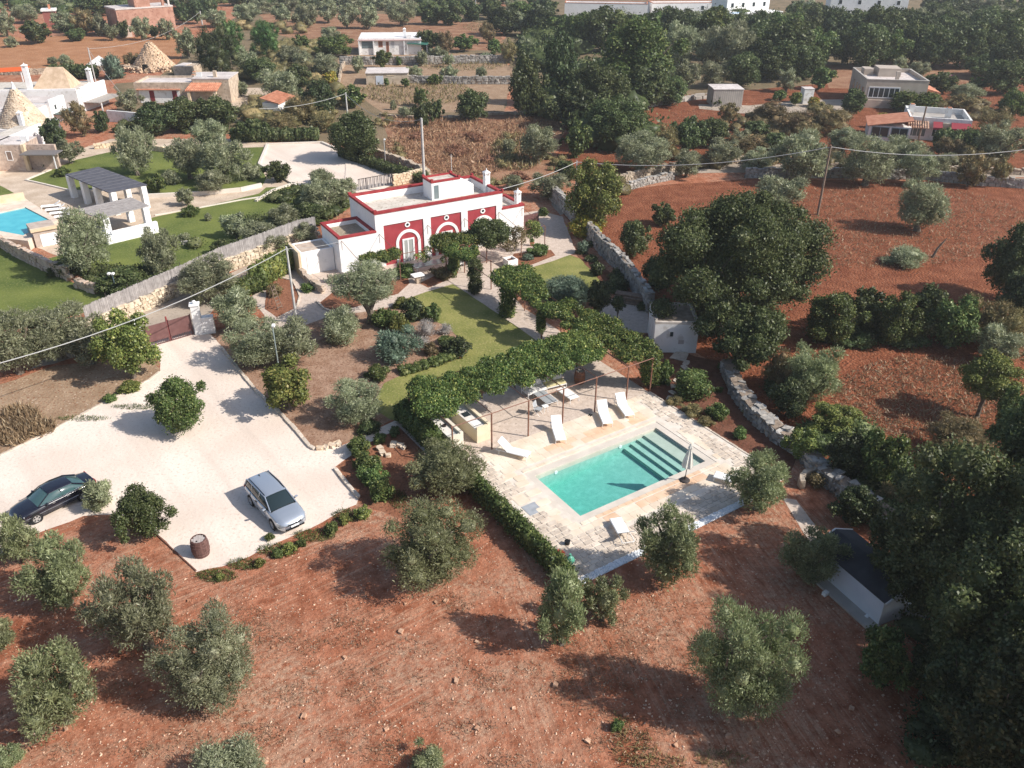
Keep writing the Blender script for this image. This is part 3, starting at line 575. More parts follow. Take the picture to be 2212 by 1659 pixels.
# ------------------------------------------------------------------ pool terrace
def rect_sheet(name, a0, a1, b0, b1, z, m): return sheet(name, [P(a0, b0), P(a1, b0), P(a1, b1), P(a0, b1)], z, m, world=True)
def terrace():
    t = bpy.data.objects.new('pool_terrace', None); COL.objects.link(t); t.location = P(0, 0); t.rotation_euler = (0, 0, POOL_ROT); struct(t)
    # local x along a, local y = -b
    bed = MB()
    for a0, a1, b0, b1 in ((-2.75, -0.002, -3.0, 8.45), (9.972, 12.0, -3.0, 8.45), (-0.002, 9.972, -3.0, -0.002), (-0.002, 9.972, 5.202, 8.45)): bed.box(a0, a1, -b1, -b0, 0.0, 0.035)
    bed.build('paving_bed', mat('joint_mortar', (0.60, 0.53, 0.45), (0.70, 0.63, 0.55), scale=2), t)
    r = random.Random(11); rough = []; smooth = []; orange = []
    def inside(a, b, x): return -x < a < 9.97+x and -x < b < 5.2+x
    b = -2.95
    while b < 8.35:
        h = r.uniform(.27, .37); a = -2.7+r.uniform(-.2, 0)
        while a < 11.95:
            w = r.uniform(.34, .62); ca, cb = a+w/2, b+h/2
            edge = (ca < -0.95-(0.3 if cb < 0 else 0)) or ca > 10.75 or cb > 6.75-(0.5 if ca < 2 else 0) or (ca < 1 and 5.9 < cb)
            if ca < -2.7 or ca+w/2 > 12.0 or (-2.0 < ca < -0.9 and 1.35 < cb < 3.5): a += w; continue
            if edge: rough.append((P(ca, cb)-P(0, 0), w, h, ca, cb))
            a += w
        b += h
    it = [((ca, -cb, .035+r.uniform(0, .008)), (w-.045, h-.045, .05), r.uniform(-.02, .02)) for (_, w, h, ca, cb) in rough]
    pieces(t, 'paving_stone', STONE_P, it, 300, jit=.09)
    b = -2.98
    while b < 6.9:
        h = .50; a = -1.3+(.3 if int(b*2) % 2 else 0)
        while a < 10.8:
            w = r.uniform(.5, .9); ca, cb = a+w/2, b+h/2
            edge = (ca < -0.95-(0.3 if cb < 0 else 0)) or ca > 10.75 or cb > 6.75-(0.5 if ca < 2 else 0) or (ca < 1 and 5.9 < cb)
            hole = (a+w > -0.06 and a < 10.03 and b+h > -.06 and b < 5.26)
            if not edge and not hole and ca > -1.3:
                o = (2.2 < ca < 9.6 and -1.35 < cb < -.3) or (1 < ca < 8.4 and 5.4 < cb < 6.1)
                (orange if (o and r.random() < .75) else smooth).append(((ca, -cb, .033), (w-.008, h-.008, .05), 0))
            a += w
        b += h
    # slabs next to the coping, cut to the pool's edge
    for i in range(20):
        a0 = i*.5; smooth.append(((a0+.25, .13, .033), (.49, .24, .05), 0)); (orange if 1 < i < 17 else smooth).append(((a0+.25, -5.33, .033), (.49, .24, .05), 0))
    pieces(t, 'slab', STONE_S, smooth, 200, jit=.012); pieces(t, 'slab', STONE_O, orange, 60, jit=.012)
    return t
terrace()
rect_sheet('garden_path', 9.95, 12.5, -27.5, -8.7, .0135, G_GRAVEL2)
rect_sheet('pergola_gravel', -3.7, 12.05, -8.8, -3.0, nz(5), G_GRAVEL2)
def curb_run(name, label, pts, w=.14, h=.10, m=None, cat='kerb', ln=.7):
    t = thing(name, label, cat, pts[0]); items = []; r = random.Random(3)
    for i in range(len(pts)-1):
        d = pts[i+1]-pts[i]; n = max(1, int(d.length/ln)); a = math.atan2(d.y, d.x)
        for k in range(n):
            c = pts[i]+d*((k+.5)/n)-pts[0]; items.append(((c.x, c.y, h/2), (d.length/n-.02, w*r.uniform(.85, 1.15), h), a))
    pieces(t, 'kerb_stone', m or STONE_P, items, 300, jit=.1); return t
VV = lambda L: [W(x, y) for x, y in L]
curb_run('garden_kerb', 'low stone kerb between the gravel yard and the planting bed, running down from the gate', VV([(478, 752), (520, 805), (553, 845), (605, 893), (640, 931), (668, 965), (680, 972)]), .22, .14)
curb_run('garden_kerb', 'short stone kerb right of the silver car beside the shrub bed', VV([(724, 1014), (750, 1047), (776, 1077)]), .22, .14)
curb_run('garden_kerb', 'flush pale stone edging between the verge of dry grass and the gravel yard', VV([(0, 984), (100, 936), (220, 872), (322, 821), (346, 802)]), .16, .05)
curb_run('garden_kerb', 'right-hand stone edge of the pool terrace against the dark planting bed', [P(12.08, -3), P(12.08, 8.4)], .14, .07)
curb_run('garden_kerb', 'curved kerb stones round the bed with the wooden ladder', VV([(600, 600), (632, 606), (648, 640), (640, 668), (600, 688)]), .14, .1, ln=.4)
curb_run('garden_kerb', 'short kerb under the big olive beside the paved court', VV([(684, 652), (700, 668), (716, 674)]), .16, .14, ln=.5)
def strip():
    t = thing('gravel_strip', 'strip of bright white and bluish pebbles along the near end of the pool terrace', 'gravel', P(-2.6, 8.65), POOL_ROT)
    g = random.Random(8); V = MB()
    V.box(0, 13.0, -.22, .22, 0, .02); V.build('gravel_base', mat('white_pebble_bed', (0.55, 0.60, 0.64)), t)
    its = []
    bl = blanks('white_pebble', mat('white_pebble', (0.78, 0.80, 0.82), (0.86, 0.86, 0.86), scale=9, island=.1), .3, 3)
    b = MB()
    for i in range(2600):
        x, y = g.uniform(0, 13), g.uniform(-.21, .21); s = g.uniform(.015, .035); a = g.uniform(0, 3)
        b.box(-s, s, -s, s, -s*.6, s*.6, Matrix.Translation((x, y, .03)) @ Matrix.Rotation(a, 4, 'Z') @ Matrix.Rotation(g.uniform(-.5, .5), 4, 'X'))
    o = b.build('white_pebbles', MATS['white_pebble'], t); o['kind'] = 'stuff'
strip()
# ------------------------------------------------------------------ swimming pool
def pool():
    t = thing('swimming_pool', 'rectangular turquoise swimming pool with submerged steps at its right end, set in pale stone paving', 'swimming pool', P(0, 0), POOL_ROT)
    liner = mat('pool_liner', (0.42, 0.45, 0.38), (0.47, 0.50, 0.43), scale=2, bump=.002); cop = mat('pool_coping', (0.56, 0.50, 0.43), (0.64, 0.575, 0.50), scale=1.3, bump=.004)
    floor = mat('pool_floor', (0.31, 0.445, 0.395), (0.37, 0.50, 0.445), scale=4, c3=(0.41, 0.54, 0.49), s3=2.2)  # paler blotches put the light of water ripples into the floor colour
    # submerged sandy rim round the water
    rim = MB()
    for a0, a1, b0, b1 in ((0, 9.97, 0, .50), (0, 9.97, 4.75, 5.2), (0, .40, .50, 4.75), (9.52, 9.97, .50, 4.75)): rim.box(a0, a1, -b1, -b0, -.35, .012)
    rim.build('pool_rim', cop, t)
    bas = MB(); bas.box(.30, 9.6, -4.85, -.4, -1.62, -1.50)
    for a0, a1, b0, b1 in ((.28, 9.64, .38, .505), (.28, 9.64, 4.745, 4.87), (.28, .405, .505, 4.745), (9.515, 9.64, .505, 4.745)): bas.box(a0, a1, -b1, -b0, -1.55, -.352)
    # sloping floor
    bas.add([(.405, -4.745, -1.50), (6.98, -4.745, -.80), (6.98, -.505, -.80), (.405, -.505, -1.50)], [(0, 1, 2, 3)])
    bas.build('basin', floor, t)
    for i, (a0, a1, zt) in enumerate(((6.99, 7.50, -.60), (7.50, 8.00, -.46), (8.00, 8.52, -.33), (8.52, 9.42, -.20), (9.42, 9.515, -.11))):
        bxp(t, 'step', liner if i > 2 else mat('pool_step_tile', (0.34, 0.46, 0.40), (0.39, 0.50, 0.44), scale=3), a0, a1, -4.745, -.505, -1.5, zt)
        bxp(t, 'step_edge', mat('dark_mosaic', (0.09, 0.15, 0.135), (0.12, 0.19, 0.17), scale=30), a0-.01, a0+.03, -4.70, -.56, zt-.03, zt+.006)
    m = bpy.data.materials.new('pool_water'); m.use_nodes = True; N, L = nodes(m); N.remove(N['Principled BSDF']); o = N['Material Output']
    tr = N.new('ShaderNodeBsdfTransparent'); gl = N.new('ShaderNodeBsdfGlossy'); gl.inputs['Roughness'].default_value = .06
    fr = N.new('ShaderNodeFresnel'); fr.inputs['IOR'].default_value = 1.33; mx = N.new('ShaderNodeMixShader'); gb = N.new('ShaderNodeNewGeometry'); iv = N.new('ShaderNodeMath'); iv.operation = 'SUBTRACT'; iv.inputs[0].default_value = 1.0; L.new(gb.outputs['Backfacing'], iv.inputs[1]); fm_ = N.new('ShaderNodeMath'); fm_.operation = 'MULTIPLY'; L.new(fr.outputs[0], fm_.inputs[0]); L.new(iv.outputs[0], fm_.inputs[1]); L.new(fm_.outputs[0], mx.inputs[0]); L.new(tr.outputs[0], mx.inputs[1]); L.new(gl.outputs[0], mx.inputs[2]); L.new(mx.outputs[0], o.inputs['Surface'])
    ge = N.new('ShaderNodeNewGeometry'); ns = N.new('ShaderNodeTexNoise'); ns.inputs['Scale'].default_value = 3.5; ns.inputs['Detail'].default_value = 4; L.new(ge.outputs['Position'], ns.inputs['Vector'])
    bp = N.new('ShaderNodeBump'); bp.inputs['Distance'].default_value = .008; L.new(ns.outputs[0], bp.inputs['Height']); L.new(bp.outputs[0], gl.inputs['Normal']); L.new(bp.outputs[0], fr.inputs['Normal'])
    va = N.new('ShaderNodeVolumeAbsorption'); va.inputs['Color'].default_value = (0.14, 0.90, 0.86, 1); va.inputs['Density'].default_value = .36; L.new(va.outputs[0], o.inputs['Volume'])
    MATS['pool_water'] = m
    wt = MB().box(.402, 9.518, -4.748, -.502, -1.56, -.045).build('water', m, t)
    for a, b_ in ((6.7, .51), (1.9, .51)):
        bx = MB(); bx.lathe([(.11, -.02), (.11, .02)], 18); q = bx.build('pool_light', WPAINT, t, True); q.location = (a, -b_-.01, -.35); q.rotation_euler = (rad(90), 0, 0)
    return t
pool()
MB().box(-.43, .43, -.43, .43, 0, .052).build('access_hatch', mat('grey_steel_plate', (0.30, 0.32, 0.345), (0.40, 0.42, 0.45), scale=3, rough=.6), None)
h_ = bpy.data.objects['access_hatch']; h_.location = P(-1.40, 2.9); h_.rotation_euler = (0, 0, POOL_ROT); tag(h_, 'square grey metal hatch set in the paving left of the pool', 'hatch')
f_ = MB(); [f_.box(x0, x1, y0, y1, 0, .045) for x0, x1, y0, y1 in ((-.4, .4, -.4, -.37), (-.4, .4, .37, .4), (-.4, -.37, -.37, .37), (.37, .4, -.37, .37))]
f_.box(-.36, .36, -.36, .36, 0, .041); q = f_.build('paved_hatch', STONE_S, None); q.location = P(-1.45, 1.9); q.rotation_euler = (0, 0, POOL_ROT); tag(q, 'square paved inspection cover beside the grey metal hatch', 'hatch')

# ------------------------------------------------------------------ pergola over the terrace and along the garden path
def pergola():
    t = thing('iron_pergola', 'rusty iron pergola by the pool carrying the thick vine, open bays towards the water', 'pergola', P(0, 0), POOL_ROT)
    H = 2.55; s = .035
    def post(a, b, h=H): bxp(t, 'post', RUST, a-s, a+s, -b-s, -b+s, 0, h)
    def beam(a0, b0, a1, b1, z=H, r_=.035): MB().tube([(a0, -b0, z), (a1, -b1, z)], r_, 4).build('beam', RUST, t)
    A = (-2.87, -.25, 2.35, 4.92, 7.46, 10.06)
    for a in A:
        post(a, -2.97); post(a, -8.3)
        beam(a, -3.0, a, -8.35, H+.04)
    beam(-2.95, -2.97, 12.15, -2.97, H); beam(-2.95, -8.3, 12.15, -8.3, H); beam(-2.95, -5.6, 10.1, -5.6, H-.03, .02)
    post(12.12, -3.0); post(12.12, -8.3)
    for b in (-13.15, -18.0, -22.97, -27.3): post(10.5, b); post(12.3, b); beam(10.4, b, 12.4, b, H+.05, .025)
    beam(10.25, -8.3, 10.45, -27.4, H-.02); beam(12.12, -2.9, 12.3, -27.4, H-.02); beam(10.06, -3, 10.25, -8.3, H-.06)
    return t
pergola()
def canopy(name, label, regions, n, L, m=L_VINE, seed=1, extra=(), style='broad', group=None, core=.5):
    """regions: (a0, a1, b0, b1, count, radius, z) in the pool frame"""
    r = random.Random(seed); lb = []; o0 = P(regions[0][0], regions[0][2]) if regions else P(*extra[0][:2])
    for a0, a1, b0, b1, c, rad_, z in regions:
        for _ in range(c):
            q = P(r.uniform(a0, a1), r.uniform(b0, b1))-o0; R_ = rad_*r.uniform(.7, 1.25); lb.append((q.x, q.y, z+r.uniform(-.12, .18), R_, R_*.62))
    for a, b, z, R_, rz in extra: q = P(a, b)-o0; lb.append((q.x, q.y, z, R_, rz))
    me = foliage(name, lb, n, L, m, style, seed, core); o = bpy.data.objects.new(name, me); COL.objects.link(o); o.location = o0; return tag(o, label, 'vine', group)
canopy('vine_canopy', 'broad dense green vine covering the back of the pool pergola', [(-3.0, 9.8, -8.2, -5.0, 150, .50, 2.58), (3.5, 10.0, -8.3, -5.8, 34, .5, 2.72), (-3.3, -1.2, -7.2, -4.4, 18, .5, 2.55)], 60000, .13, seed=2)
canopy('vine_canopy', 'pale yellow-green vine at the corner of the pergola above the barrel', [(7.8, 10.2, -8.0, -5.8, 12, .42, 2.85)], 6500, .15, L_LIGHT, seed=3)
canopy('vine_canopy', 'green vine on the right end of the pergola, hanging down beside the stepping stones', [(10.4, 12.8, -4.6, -3.1, 16, .42, 2.6), (10.8, 13.0, -8.2, -4.2, 40, .48, 2.62)], 12500, .15, seed=4, extra=[(12.3+.1*i, -3.6, 2.4-.45*i, .65, .5) for i in range(5)])
canopy('vine_canopy', 'vine over the garden path between the lawn and the dark clipped trees', [(10.2, 12.9, -13.0, -8.4, 40, .45, 2.6), (10.3, 11.6, -14.2, -12, 10, .4, 2.6)], 14000, .15, seed=5, extra=[(10.4, -13.1, 2.0-.5*i, .35, .4) for i in range(3)])
canopy('vine_canopy', 'bright green vine clump on the pergola beside the small side lawn', [(10.6, 13.2, -20.4, -16.0, 34, .6, 2.62), (10.4, 12.2, -16, -14.4, 8, .42, 2.6)], 17000, .15, L_VINE, seed=6, extra=[(10.7+.1*math.sin(i), -18.0, 2.2-.4*i, .62, .45) for i in range(6)])
canopy('vine_column', 'dark ivy column wrapped round a pergola post at the far corner of the lawn', [], 4200, .14, L_OAK, seed=7, extra=[(10.7+.06*math.sin(2*i), -22.9, 2.6-.42*i, .55 if i not in (3,) else .42, .42) for i in range(6)])
canopy('vine_canopy', 'green vine where the garden pergola meets the pergola along the house', [(10.3, 12.5, -27.4, -24.0, 16, .42, 2.6)], 9500, .15, seed=8)

# ------------------------------------------------------------------ loungers, parasol, furniture
def lounger(name='sun_lounger'):
    t = thing(name, '', 'lounger'); fr = MB(); w = .31
    for s in (-w, w): fr.tube([(0, s, .30), (1.95, s, .30)], .022, 6)
    for x in (0.0, 1.95, 1.2): fr.tube([(x, -w, .30), (x, w, .30)], .018, 6)
    fr.build('frame', WPAINT, t)
    for x in (.08, 1.75):
        for s in (-w, w): MB().tube([(x, s, .30), (x-.04 if x < 1 else x+.04, s, 0)], .018, 6).build('leg', WPAINT, t)
    bxp(t, 'seat', FAB, 0.02, 1.25, -w+.015, w-.015, .308, .335)
    q = MB(); q.box(0, .80, -w+.015, w-.015, 0, .03); q.tube([(0, -w, .01), (.82, -w, .01)], .018, 6); q.tube([(0, w, .01), (.82, w, .01)], .018, 6); q.tube([(.82, -w, .01), (.82, w, .01)], .018, 6)
    b = q.build('backrest', FAB, t); b.location = (1.25, 0, .325); b.rotation_euler = (0, rad(-42), 0)
    MB().tube([(.55, 0, .0), (.35, 0, -.35)], .014, 5).build('backrest_strut', WPAINT, b)
    return t
L0 = lounger(); first = [True]
def put_lounger(a0, b0, a1, b1, label):
    """foot end a0,b0; head end a1,b1 (pool frame)"""
    o = L0 if first[0] else copy_tree(L0); first[0] = False
    f, h = P(a0, b0), P(a1, b1); o.location = (f.x, f.y, .04); o.rotation_euler = (0, 0, math.atan2(h.y-f.y, h.x-f.x)); tag(o, label, 'lounger', 'white sun loungers round the pool'); return o
put_lounger(7.0, -1.1, 7.85, -2.85, 'white sun lounger with a crumpled towel, left of the pair by the pool steps')
put_lounger(8.75, -1.08, 9.35, -2.9, 'white sun lounger nearest the right corner post of the pergola')
put_lounger(3.5, -1.2, 4.35, -2.95, 'white sun lounger standing alone above the long side of the pool')
put_lounger(1.05, -1.0, .0, -2.62, 'white sun lounger turned sideways near the outdoor kitchen')
o = put_lounger(1.55, 6.2, .95, 7.9, 'white sun lounger with its raised grey backrest seen from behind, below the pool')
for c in o.children:
    if c.name.startswith('backrest'):
        me = c.data.copy(); me.materials.clear(); me.materials.append(FABG); c.data = me; c['label'] = 'grey mesh backrest'
put_lounger(8.7, 6.25, 9.6, 7.9, 'white sun lounger half hidden by the olive beside the parasol')
tw = foliage('towel', [(0, 0, 0, .22, .07), (.2, .1, 0, .18, .06)], 30, .05, FAB, core=.9); o = bpy.data.objects.new('towel', tw); COL.objects.link(o); o.location = P(7.75, -2.75, .72); tag(o, 'white towel bunched on the head of a sun lounger', 'towel')
tw = foliage('towel', [(0, 0, 0, .2, .08), (.1, .2, -.05, .17, .06)], 30, .05, CUSH, core=.9); o = bpy.data.objects.new('towel', tw); COL.objects.link(o); o.location = P(9.15, -2.8, .66); tag(o, 'grey-white towel hanging over the head of the right-hand lounger', 'towel')
def parasol():
    t = thing('closed_parasol', 'closed cream parasol on a round dark base at the edge of the pool', 'parasol', P(7.17, 5.50, .04), rad(20))
    MB().lathe([(.29, 0), (.29, .05), (.25, .09), (.06, .11), (.05, .30)], 28).build('base', IRON, t, True)
    MB().tube([(0, 0, .1), (.10, .0, 2.45)], .024, 8).build('pole', IRON, t)
    rings = []
    for z, r in ((.95, .27), (1.1, .265), (1.5, .20), (1.9, .125), (2.12, .085), (2.2, .11), (2.3, .07), (2.48, .012)):
        n = 24; rings.append([((.10*z/2.45)+r*(1+(.22 if k % 3 == 0 else -.10))*math.cos(2*PI*k/n), r*(1+(.22 if k % 3 == 0 else -.10))*math.sin(2*PI*k/n), z) for k in range(n)])
    MB().loft(rings).build('canopy', mat('cream_canvas', (0.66, 0.635, 0.575), (0.74, 0.72, 0.665), scale=4), t, True)
    MB().tube([(.078+.10, 0, 1.99), (.078-.09, .09, 1.99), (.078-.09, -.09, 1.99), (.078+.10, 0, 1.99)], .02, 6).build('tie_strap', CUSH, t)
parasol()
def barrel_thing(name, label, loc, m1, m2, mtop, h=.95, r=.33, bulge=.09):
    t = thing(name, label, 'barrel', loc, .3); n = 22
    def R(z): return r+bulge*(1-(2*z/h-1)**2)
    zs = [0, .12*h, .3*h, .5*h, .7*h, .88*h, h]
    for k in range(n):
        a0, a1 = 2*PI*(k+.03)/n, 2*PI*(k+.97)/n; rings = []
        for z in zs:
            q = R(z); rings.append([(q*math.cos(a0), q*math.sin(a0), z), (q*math.cos(a1), q*math.sin(a1), z), ((q-.03)*math.cos(a1), (q-.03)*math.sin(a1), z), ((q-.03)*math.cos(a0), (q-.03)*math.sin(a0), z)])
        MB().loft(rings).build('stave', m1, t)
    for z in (.05, .20, .36, .64, .80, .95):
        z *= h; MB().lathe([(R(z)-.01, z-.022), (R(z)+.008, z-.022), (R(z)+.008, z+.022), (R(z)-.01, z+.022)], 30, cap=False).build('hoop', m2, t, True)
    for i in range(6):
        x0 = -r+.02+i*(2*r-.04)/6; x1 = x0+(2*r-.04)/6-.006; y = math.sqrt(max(.01, (r-.03)**2-max(abs(x0), abs(x1))**2)); ym = math.sqrt(max(.01, (r-.03)**2-min(abs(x0), abs(x1))**2))
        MB().prism([(x0, -min(y, ym)), (x1, -min(y, ym)), (x1, min(y, ym)), (x0, min(y, ym))], h-.06, h-.035).build('lid_board', mtop, t)
    MB().lathe([(.001, h-.034), (.045, h-.034), (.05, h-.03), (.001, h-.029)], 14, (-.08, -.16, 0)).build('bung_hole', mat('black', (.008, .008, .008)), t)
    return t
BAR = mat('barrel_wood', (0.105, 0.055, 0.046), (0.165, 0.088, 0.074), scale=7, bump=.004, island=.18); HOOP = mat('barrel_hoop', (0.13, 0.065, 0.06), (0.17, 0.10, 0.09), scale=8, rough=.6)
barrel_thing('wooden_barrel', 'old reddish wooden barrel standing on the gravel at the near edge of the yard', W(436, 1197), BAR, HOOP, mat('barrel_top', (0.36, 0.31, 0.285), (0.47, 0.42, 0.39), scale=9), 1.0, .36, .08)
barrel_thing('wooden_barrel', 'wooden barrel planter with metal hoops under the vine beside the sofas', P(8.95, -6.5), mat('barrel_wood_brown', (0.15, 0.065, 0.035), (0.24, 0.11, 0.06), scale=7, island=.15), HOOP, MATS['barrel_top'], .95, .30, .08)
def sofa(label, a, b, rz, cush=CUSH, w=1.5):
    t = thing('garden_sofa', label, 'sofa', P(a, b), POOL_ROT+rz, 'sofas under the pergola'); f = MB()
    for x in (-w/2, w/2):
        for y in (-.38, .38): f.tube([(x, y, 0), (x, y, .35)], .022, 6)
    f.box(-w/2, w/2, -.4, .4, .28, .33); f.tube([(-w/2, .38, .3), (-w/2, .42, .72), (w/2, .42, .72), (w/2, .38, .3)], .022, 6); f.build('frame', WPAINT, t)
    for i in range(2): bxp(t, 'seat_cushion', cush, -w/2+.03+i*w/2, -.02+i*w/2, -.38, .3, .33, .45, bevel=.03)
    for i in range(2):
        c = bxp(t, 'back_cushion', CUSH, -w/4+.04, w/4-.04, -.07, .07, -.22, .24, bevel=.04); c.location = (-w/4+i*w/2, .30, .64); c.rotation_euler = (rad(-14), 0, .05*i)
sofa('grey garden sofa with scatter cushions under the vine, left of the pair', 5.6, -7.0, 0)
sofa('garden sofa with pale yellow seat cushions beside the barrel', 7.15, -6.95, rad(-8), YCUSH)
def frame_bench(label, a, b, rz, m, w=1.5, d=.75):
    t = thing('low_lounge_bench', label, 'bench', P(a, b), POOL_ROT+rz); f = MB()
    for x in (-w/2, w/2):
        for y in (-d/2, d/2): f.tube([(x, y, 0), (x, y, .36)], .02, 6)
    f.tube([(-w/2, -d/2, .36), (w/2, -d/2, .36), (w/2, d/2, .36), (-w/2, d/2, .36), (-w/2, -d/2, .36)], .022, 6); f.build('frame', WPAINT, t)
    bxp(t, 'seat', m, -w/2+.02, w/2-.02, -d/2+.02, d/2-.02, .355, .385)
frame_bench('low bench with a dark grey seat and white frame in front of the sofas', 5.6, -5.75, rad(90), FABG, 1.6, .8)
frame_bench('low bench with a white seat at the right of the sofa group', 7.1, -5.35, rad(90), FAB, 1.5, .7)
def folding_chair(label, a, b, rz):
    t = thing('folding_chair', label, 'chair', P(a, b), POOL_ROT+rz)
    for s in (-.22, .22):
        MB().tube([(-.2, s, 0), (.22, s, .46)], .014, 5).build('leg', WPAINT, t); MB().tube([(.22, s, 0), (-.2, s, .46), (-.30, s, .9)], .014, 5).build('leg', WPAINT, t)
    bxp(t, 'seat', FABG, -.2, .22, -.21, .21, .45, .47); q = bxp(t, 'backrest', FABG, -.02, 0, -.21, .21, 0, .42); q.location = (-.21, 0, .5); q.rotation_euler = (0, rad(-12), 0)
folding_chair('small grey folding chair standing on the gravel under the open pergola', 4.3, -4.7, rad(-60))
t = thing('towel_stool', 'white stool with a draped cloth beside the grey folding chair', 'stool', P(4.85, -4.75), POOL_ROT)
for x in (-.15, .15):
    for y in (-.15, .15): MB().tube([(x, y, 0), (x*.7, y*.7, .45)], .014, 5).build('leg', WPAINT, t)
bxp(t, 'seat', FAB, -.18, .18, -.18, .18, .44, .48, bevel=.01)
def counter(label, a0, a1, b0, b1, m, h=.95):
    t = thing('kitchen_counter', label, 'counter', P((a0+a1)/2, (b0+b1)/2), POOL_ROT); w, d = (a1-a0)/2, (b1-b0)/2
    bxp(t, 'body', m, -w, w, -d, d, 0, h); bxp(t, 'worktop', WPAINT if False else mat('stone_worktop', (0.66, 0.62, 0.57), (0.75, 0.72, 0.68), scale=3), -w-.03, w-.22, -d+.12, d-.1, h, h+.04)
    bxp(t, 'backsplash', m, w-.2, w, -d, d, h, h+.22); bxp(t, 'side_wall', m, -w, w-.2, -d, -d+.1, h, h+.16)
    return t
c1 = counter('left masonry outdoor kitchen counter with a worktop strewn with pots', -2.40, -1.55, -6.9, -4.03, mat('cream_render', (0.66, 0.60, 0.50), (0.74, 0.69, 0.58), scale=1))
c2 = counter('right yellow-rendered outdoor kitchen counter with hob and sink', -.62, .32, -7.1, -4.02, mat('yellow_render', (0.66, 0.56, 0.40), (0.74, 0.66, 0.50), scale=1))
bxp(c2, 'sink', mat('white_enamel', (.8, .8, .8), rough=.2), -.40, .15, -1.05, -.45, .955, 1.0); bxp(c2, 'hob', GLASSD, -.38, .10, .05, .55, .992, 1.0)
MB().tube([(.20, -.75, .99), (.20, -.75, 1.2), (.08, -.75, 1.24)], .014, 6).build('tap', GALV, c2)
for x, y, r_, m_, nm, lb in ((-.1, .1, .12, IRON, 'cooking_pot', 'black cooking pot on the left outdoor kitchen counter'),):
    q = MB().lathe([(r_*.9, 0), (r_, .03), (r_, .12), (r_*.95, .12), (r_*.9, .03)], 16).build(nm, m_, None, True); w_ = P(-2.05, -5.4, .99); q.location = w_; tag(q, lb, 'pot')
q = MB().lathe([(.14, 0), (.22, .25), (.25, .38), (.22, .38), (.12, .05)], 16).build('white_bucket', WPAINT, None, True); q.location = P(.75, -6.2); tag(q, 'white bucket holding dark charcoal beside the yellow kitchen counter', 'bucket')
# demijohn, flower pot, black bucket
gm = mat('green_glass', (0.10, 0.34, 0.24), rough=.08, spec=.8); q = MB().lathe([(.16, 0), (.22, .05), (.25, .18), (.22, .30), (.10, .40), (.05, .44), (.05, .52), (.065, .54), (.05, .55)], 22).build('glass_demijohn', gm, None, True); q.location = P(-2.25, 7.35, .04); tag(q, 'round green glass demijohn on the paving at the near corner of the terrace', 'demijohn')
t = thing('flower_pot', 'potted plant with red flowers beside the green glass demijohn', 'flower pot', P(-2.65, 6.95, .04))
MB().lathe([(.13, 0), (.18, .28), (.2, .3), (.16, .3)], 16).build('pot', TILE, t, True)
o = bpy.data.objects.new('flowers', foliage('flowers', [(0, 0, .42, .22), (.15, .1, .36, .15)], 420, .08, L_RED)); COL.objects.link(o); o.parent = t
q = MB().lathe([(.12, 0), (.15, .22), (.13, .22)], 14).build('black_pot', mat('black_plastic', (.012, .012, .012), rough=.5), None, True); q.location = P(-1.55, 6.2, .04); tag(q, 'small black pot standing alone on the paving left of the lounger', 'pot')
# flip-flops by the post
q = MB().box(-.13, .13, -.05, .05, 0, .03).box(-.12, .14, .08, .17, 0, .03).build('sandals', mat('black', (.01, .01, .01)), None); q.location = P(7.0, -2.75, .04); q.rotation_euler = (0, 0, 1); tag(q, 'pair of black sandals on the ground beside a pergola post', 'sandals')
# stepping stones to the shed
for i, (a, b, s) in enumerate(((17.3, -5.6, 1.5), (16.95, -4.62, .6), (16.4, -4.12, .62), (15.8, -3.65, .5), (15.27, -3.28, .5), (14.6, -3.15, .42), (13.9, -2.65, .45), (13.3, -2.1, .45), (12.75, -1.55, .6))):
    o = bpy.data.objects.new('stepping_stone', blanks('stepping_stone', STONE_P, .25)[i % 5]); COL.objects.link(o); o.location = P(a, b, .04); o.scale = (s, s*.66, .1); o.rotation_euler = (0, 0, .5+i*.7 if s < 1 else POOL_ROT+.5)
    tag(o, ['large flat stone doorstep in front of the white shed', 'first stepping stone below the doorstep of the white shed', 'second stepping stone below the shed doorstep', 'third stepping stone below the shed doorstep', 'fourth stepping stone below the shed doorstep', 'fifth stepping stone, half way from the shed to the terrace', 'sixth stepping stone, between green shrubs', 'second last stepping stone before the pool terrace', 'stepping stone nearest the pool terrace'][i], 'stone', 'stepping stones to the shed')
# ------------------------------------------------------------------ building helpers
def frame_at(A, B): return math.atan2(B.y-A.y, B.x-A.x), (B-A).length
def window(t, x0, x1, z0, z1, y=0.0, fm=None, pm=None, side='f', fr=.07, name='window', mull=0, deep=.03):
    """framed window on the facade plane of thing t; side f: plane y, facing -y; side l: plane x=y, facing -x; side r: facing +x"""
    fm = fm or WPAINT; pm = pm or GLASSD; f = MB(); p = MB()
    def bb(B, a0, a1, c0, c1, d0, d1):
        if side == 'f': B.box(a0, a1, y-d1, y-d0, c0, c1)
        elif side == 'l': B.box(y-d1, y-d0, a0, a1, c0, c1)
        else: B.box(y+d0, y+d1, a0, a1, c0, c1)
    bb(f, x0, x1, z0, z0+fr, -.02, deep); bb(f, x0, x1, z1-fr, z1, -.02, deep); bb(f, x0, x0+fr, z0+fr, z1-fr, -.02, deep); bb(f, x1-fr, x1, z0+fr, z1-fr, -.02, deep)
    for k in range(mull): c = x0+(x1-x0)*(k+1)/(mull+1); bb(f, c-fr/3, c+fr/3, z0+fr, z1-fr, -.02, deep*.8)
    fo = f.build(name, fm, t); bb(p, x0+fr, x1-fr, z0+fr, z1-fr, -.02, .008); p.build('pane', pm, fo); return fo
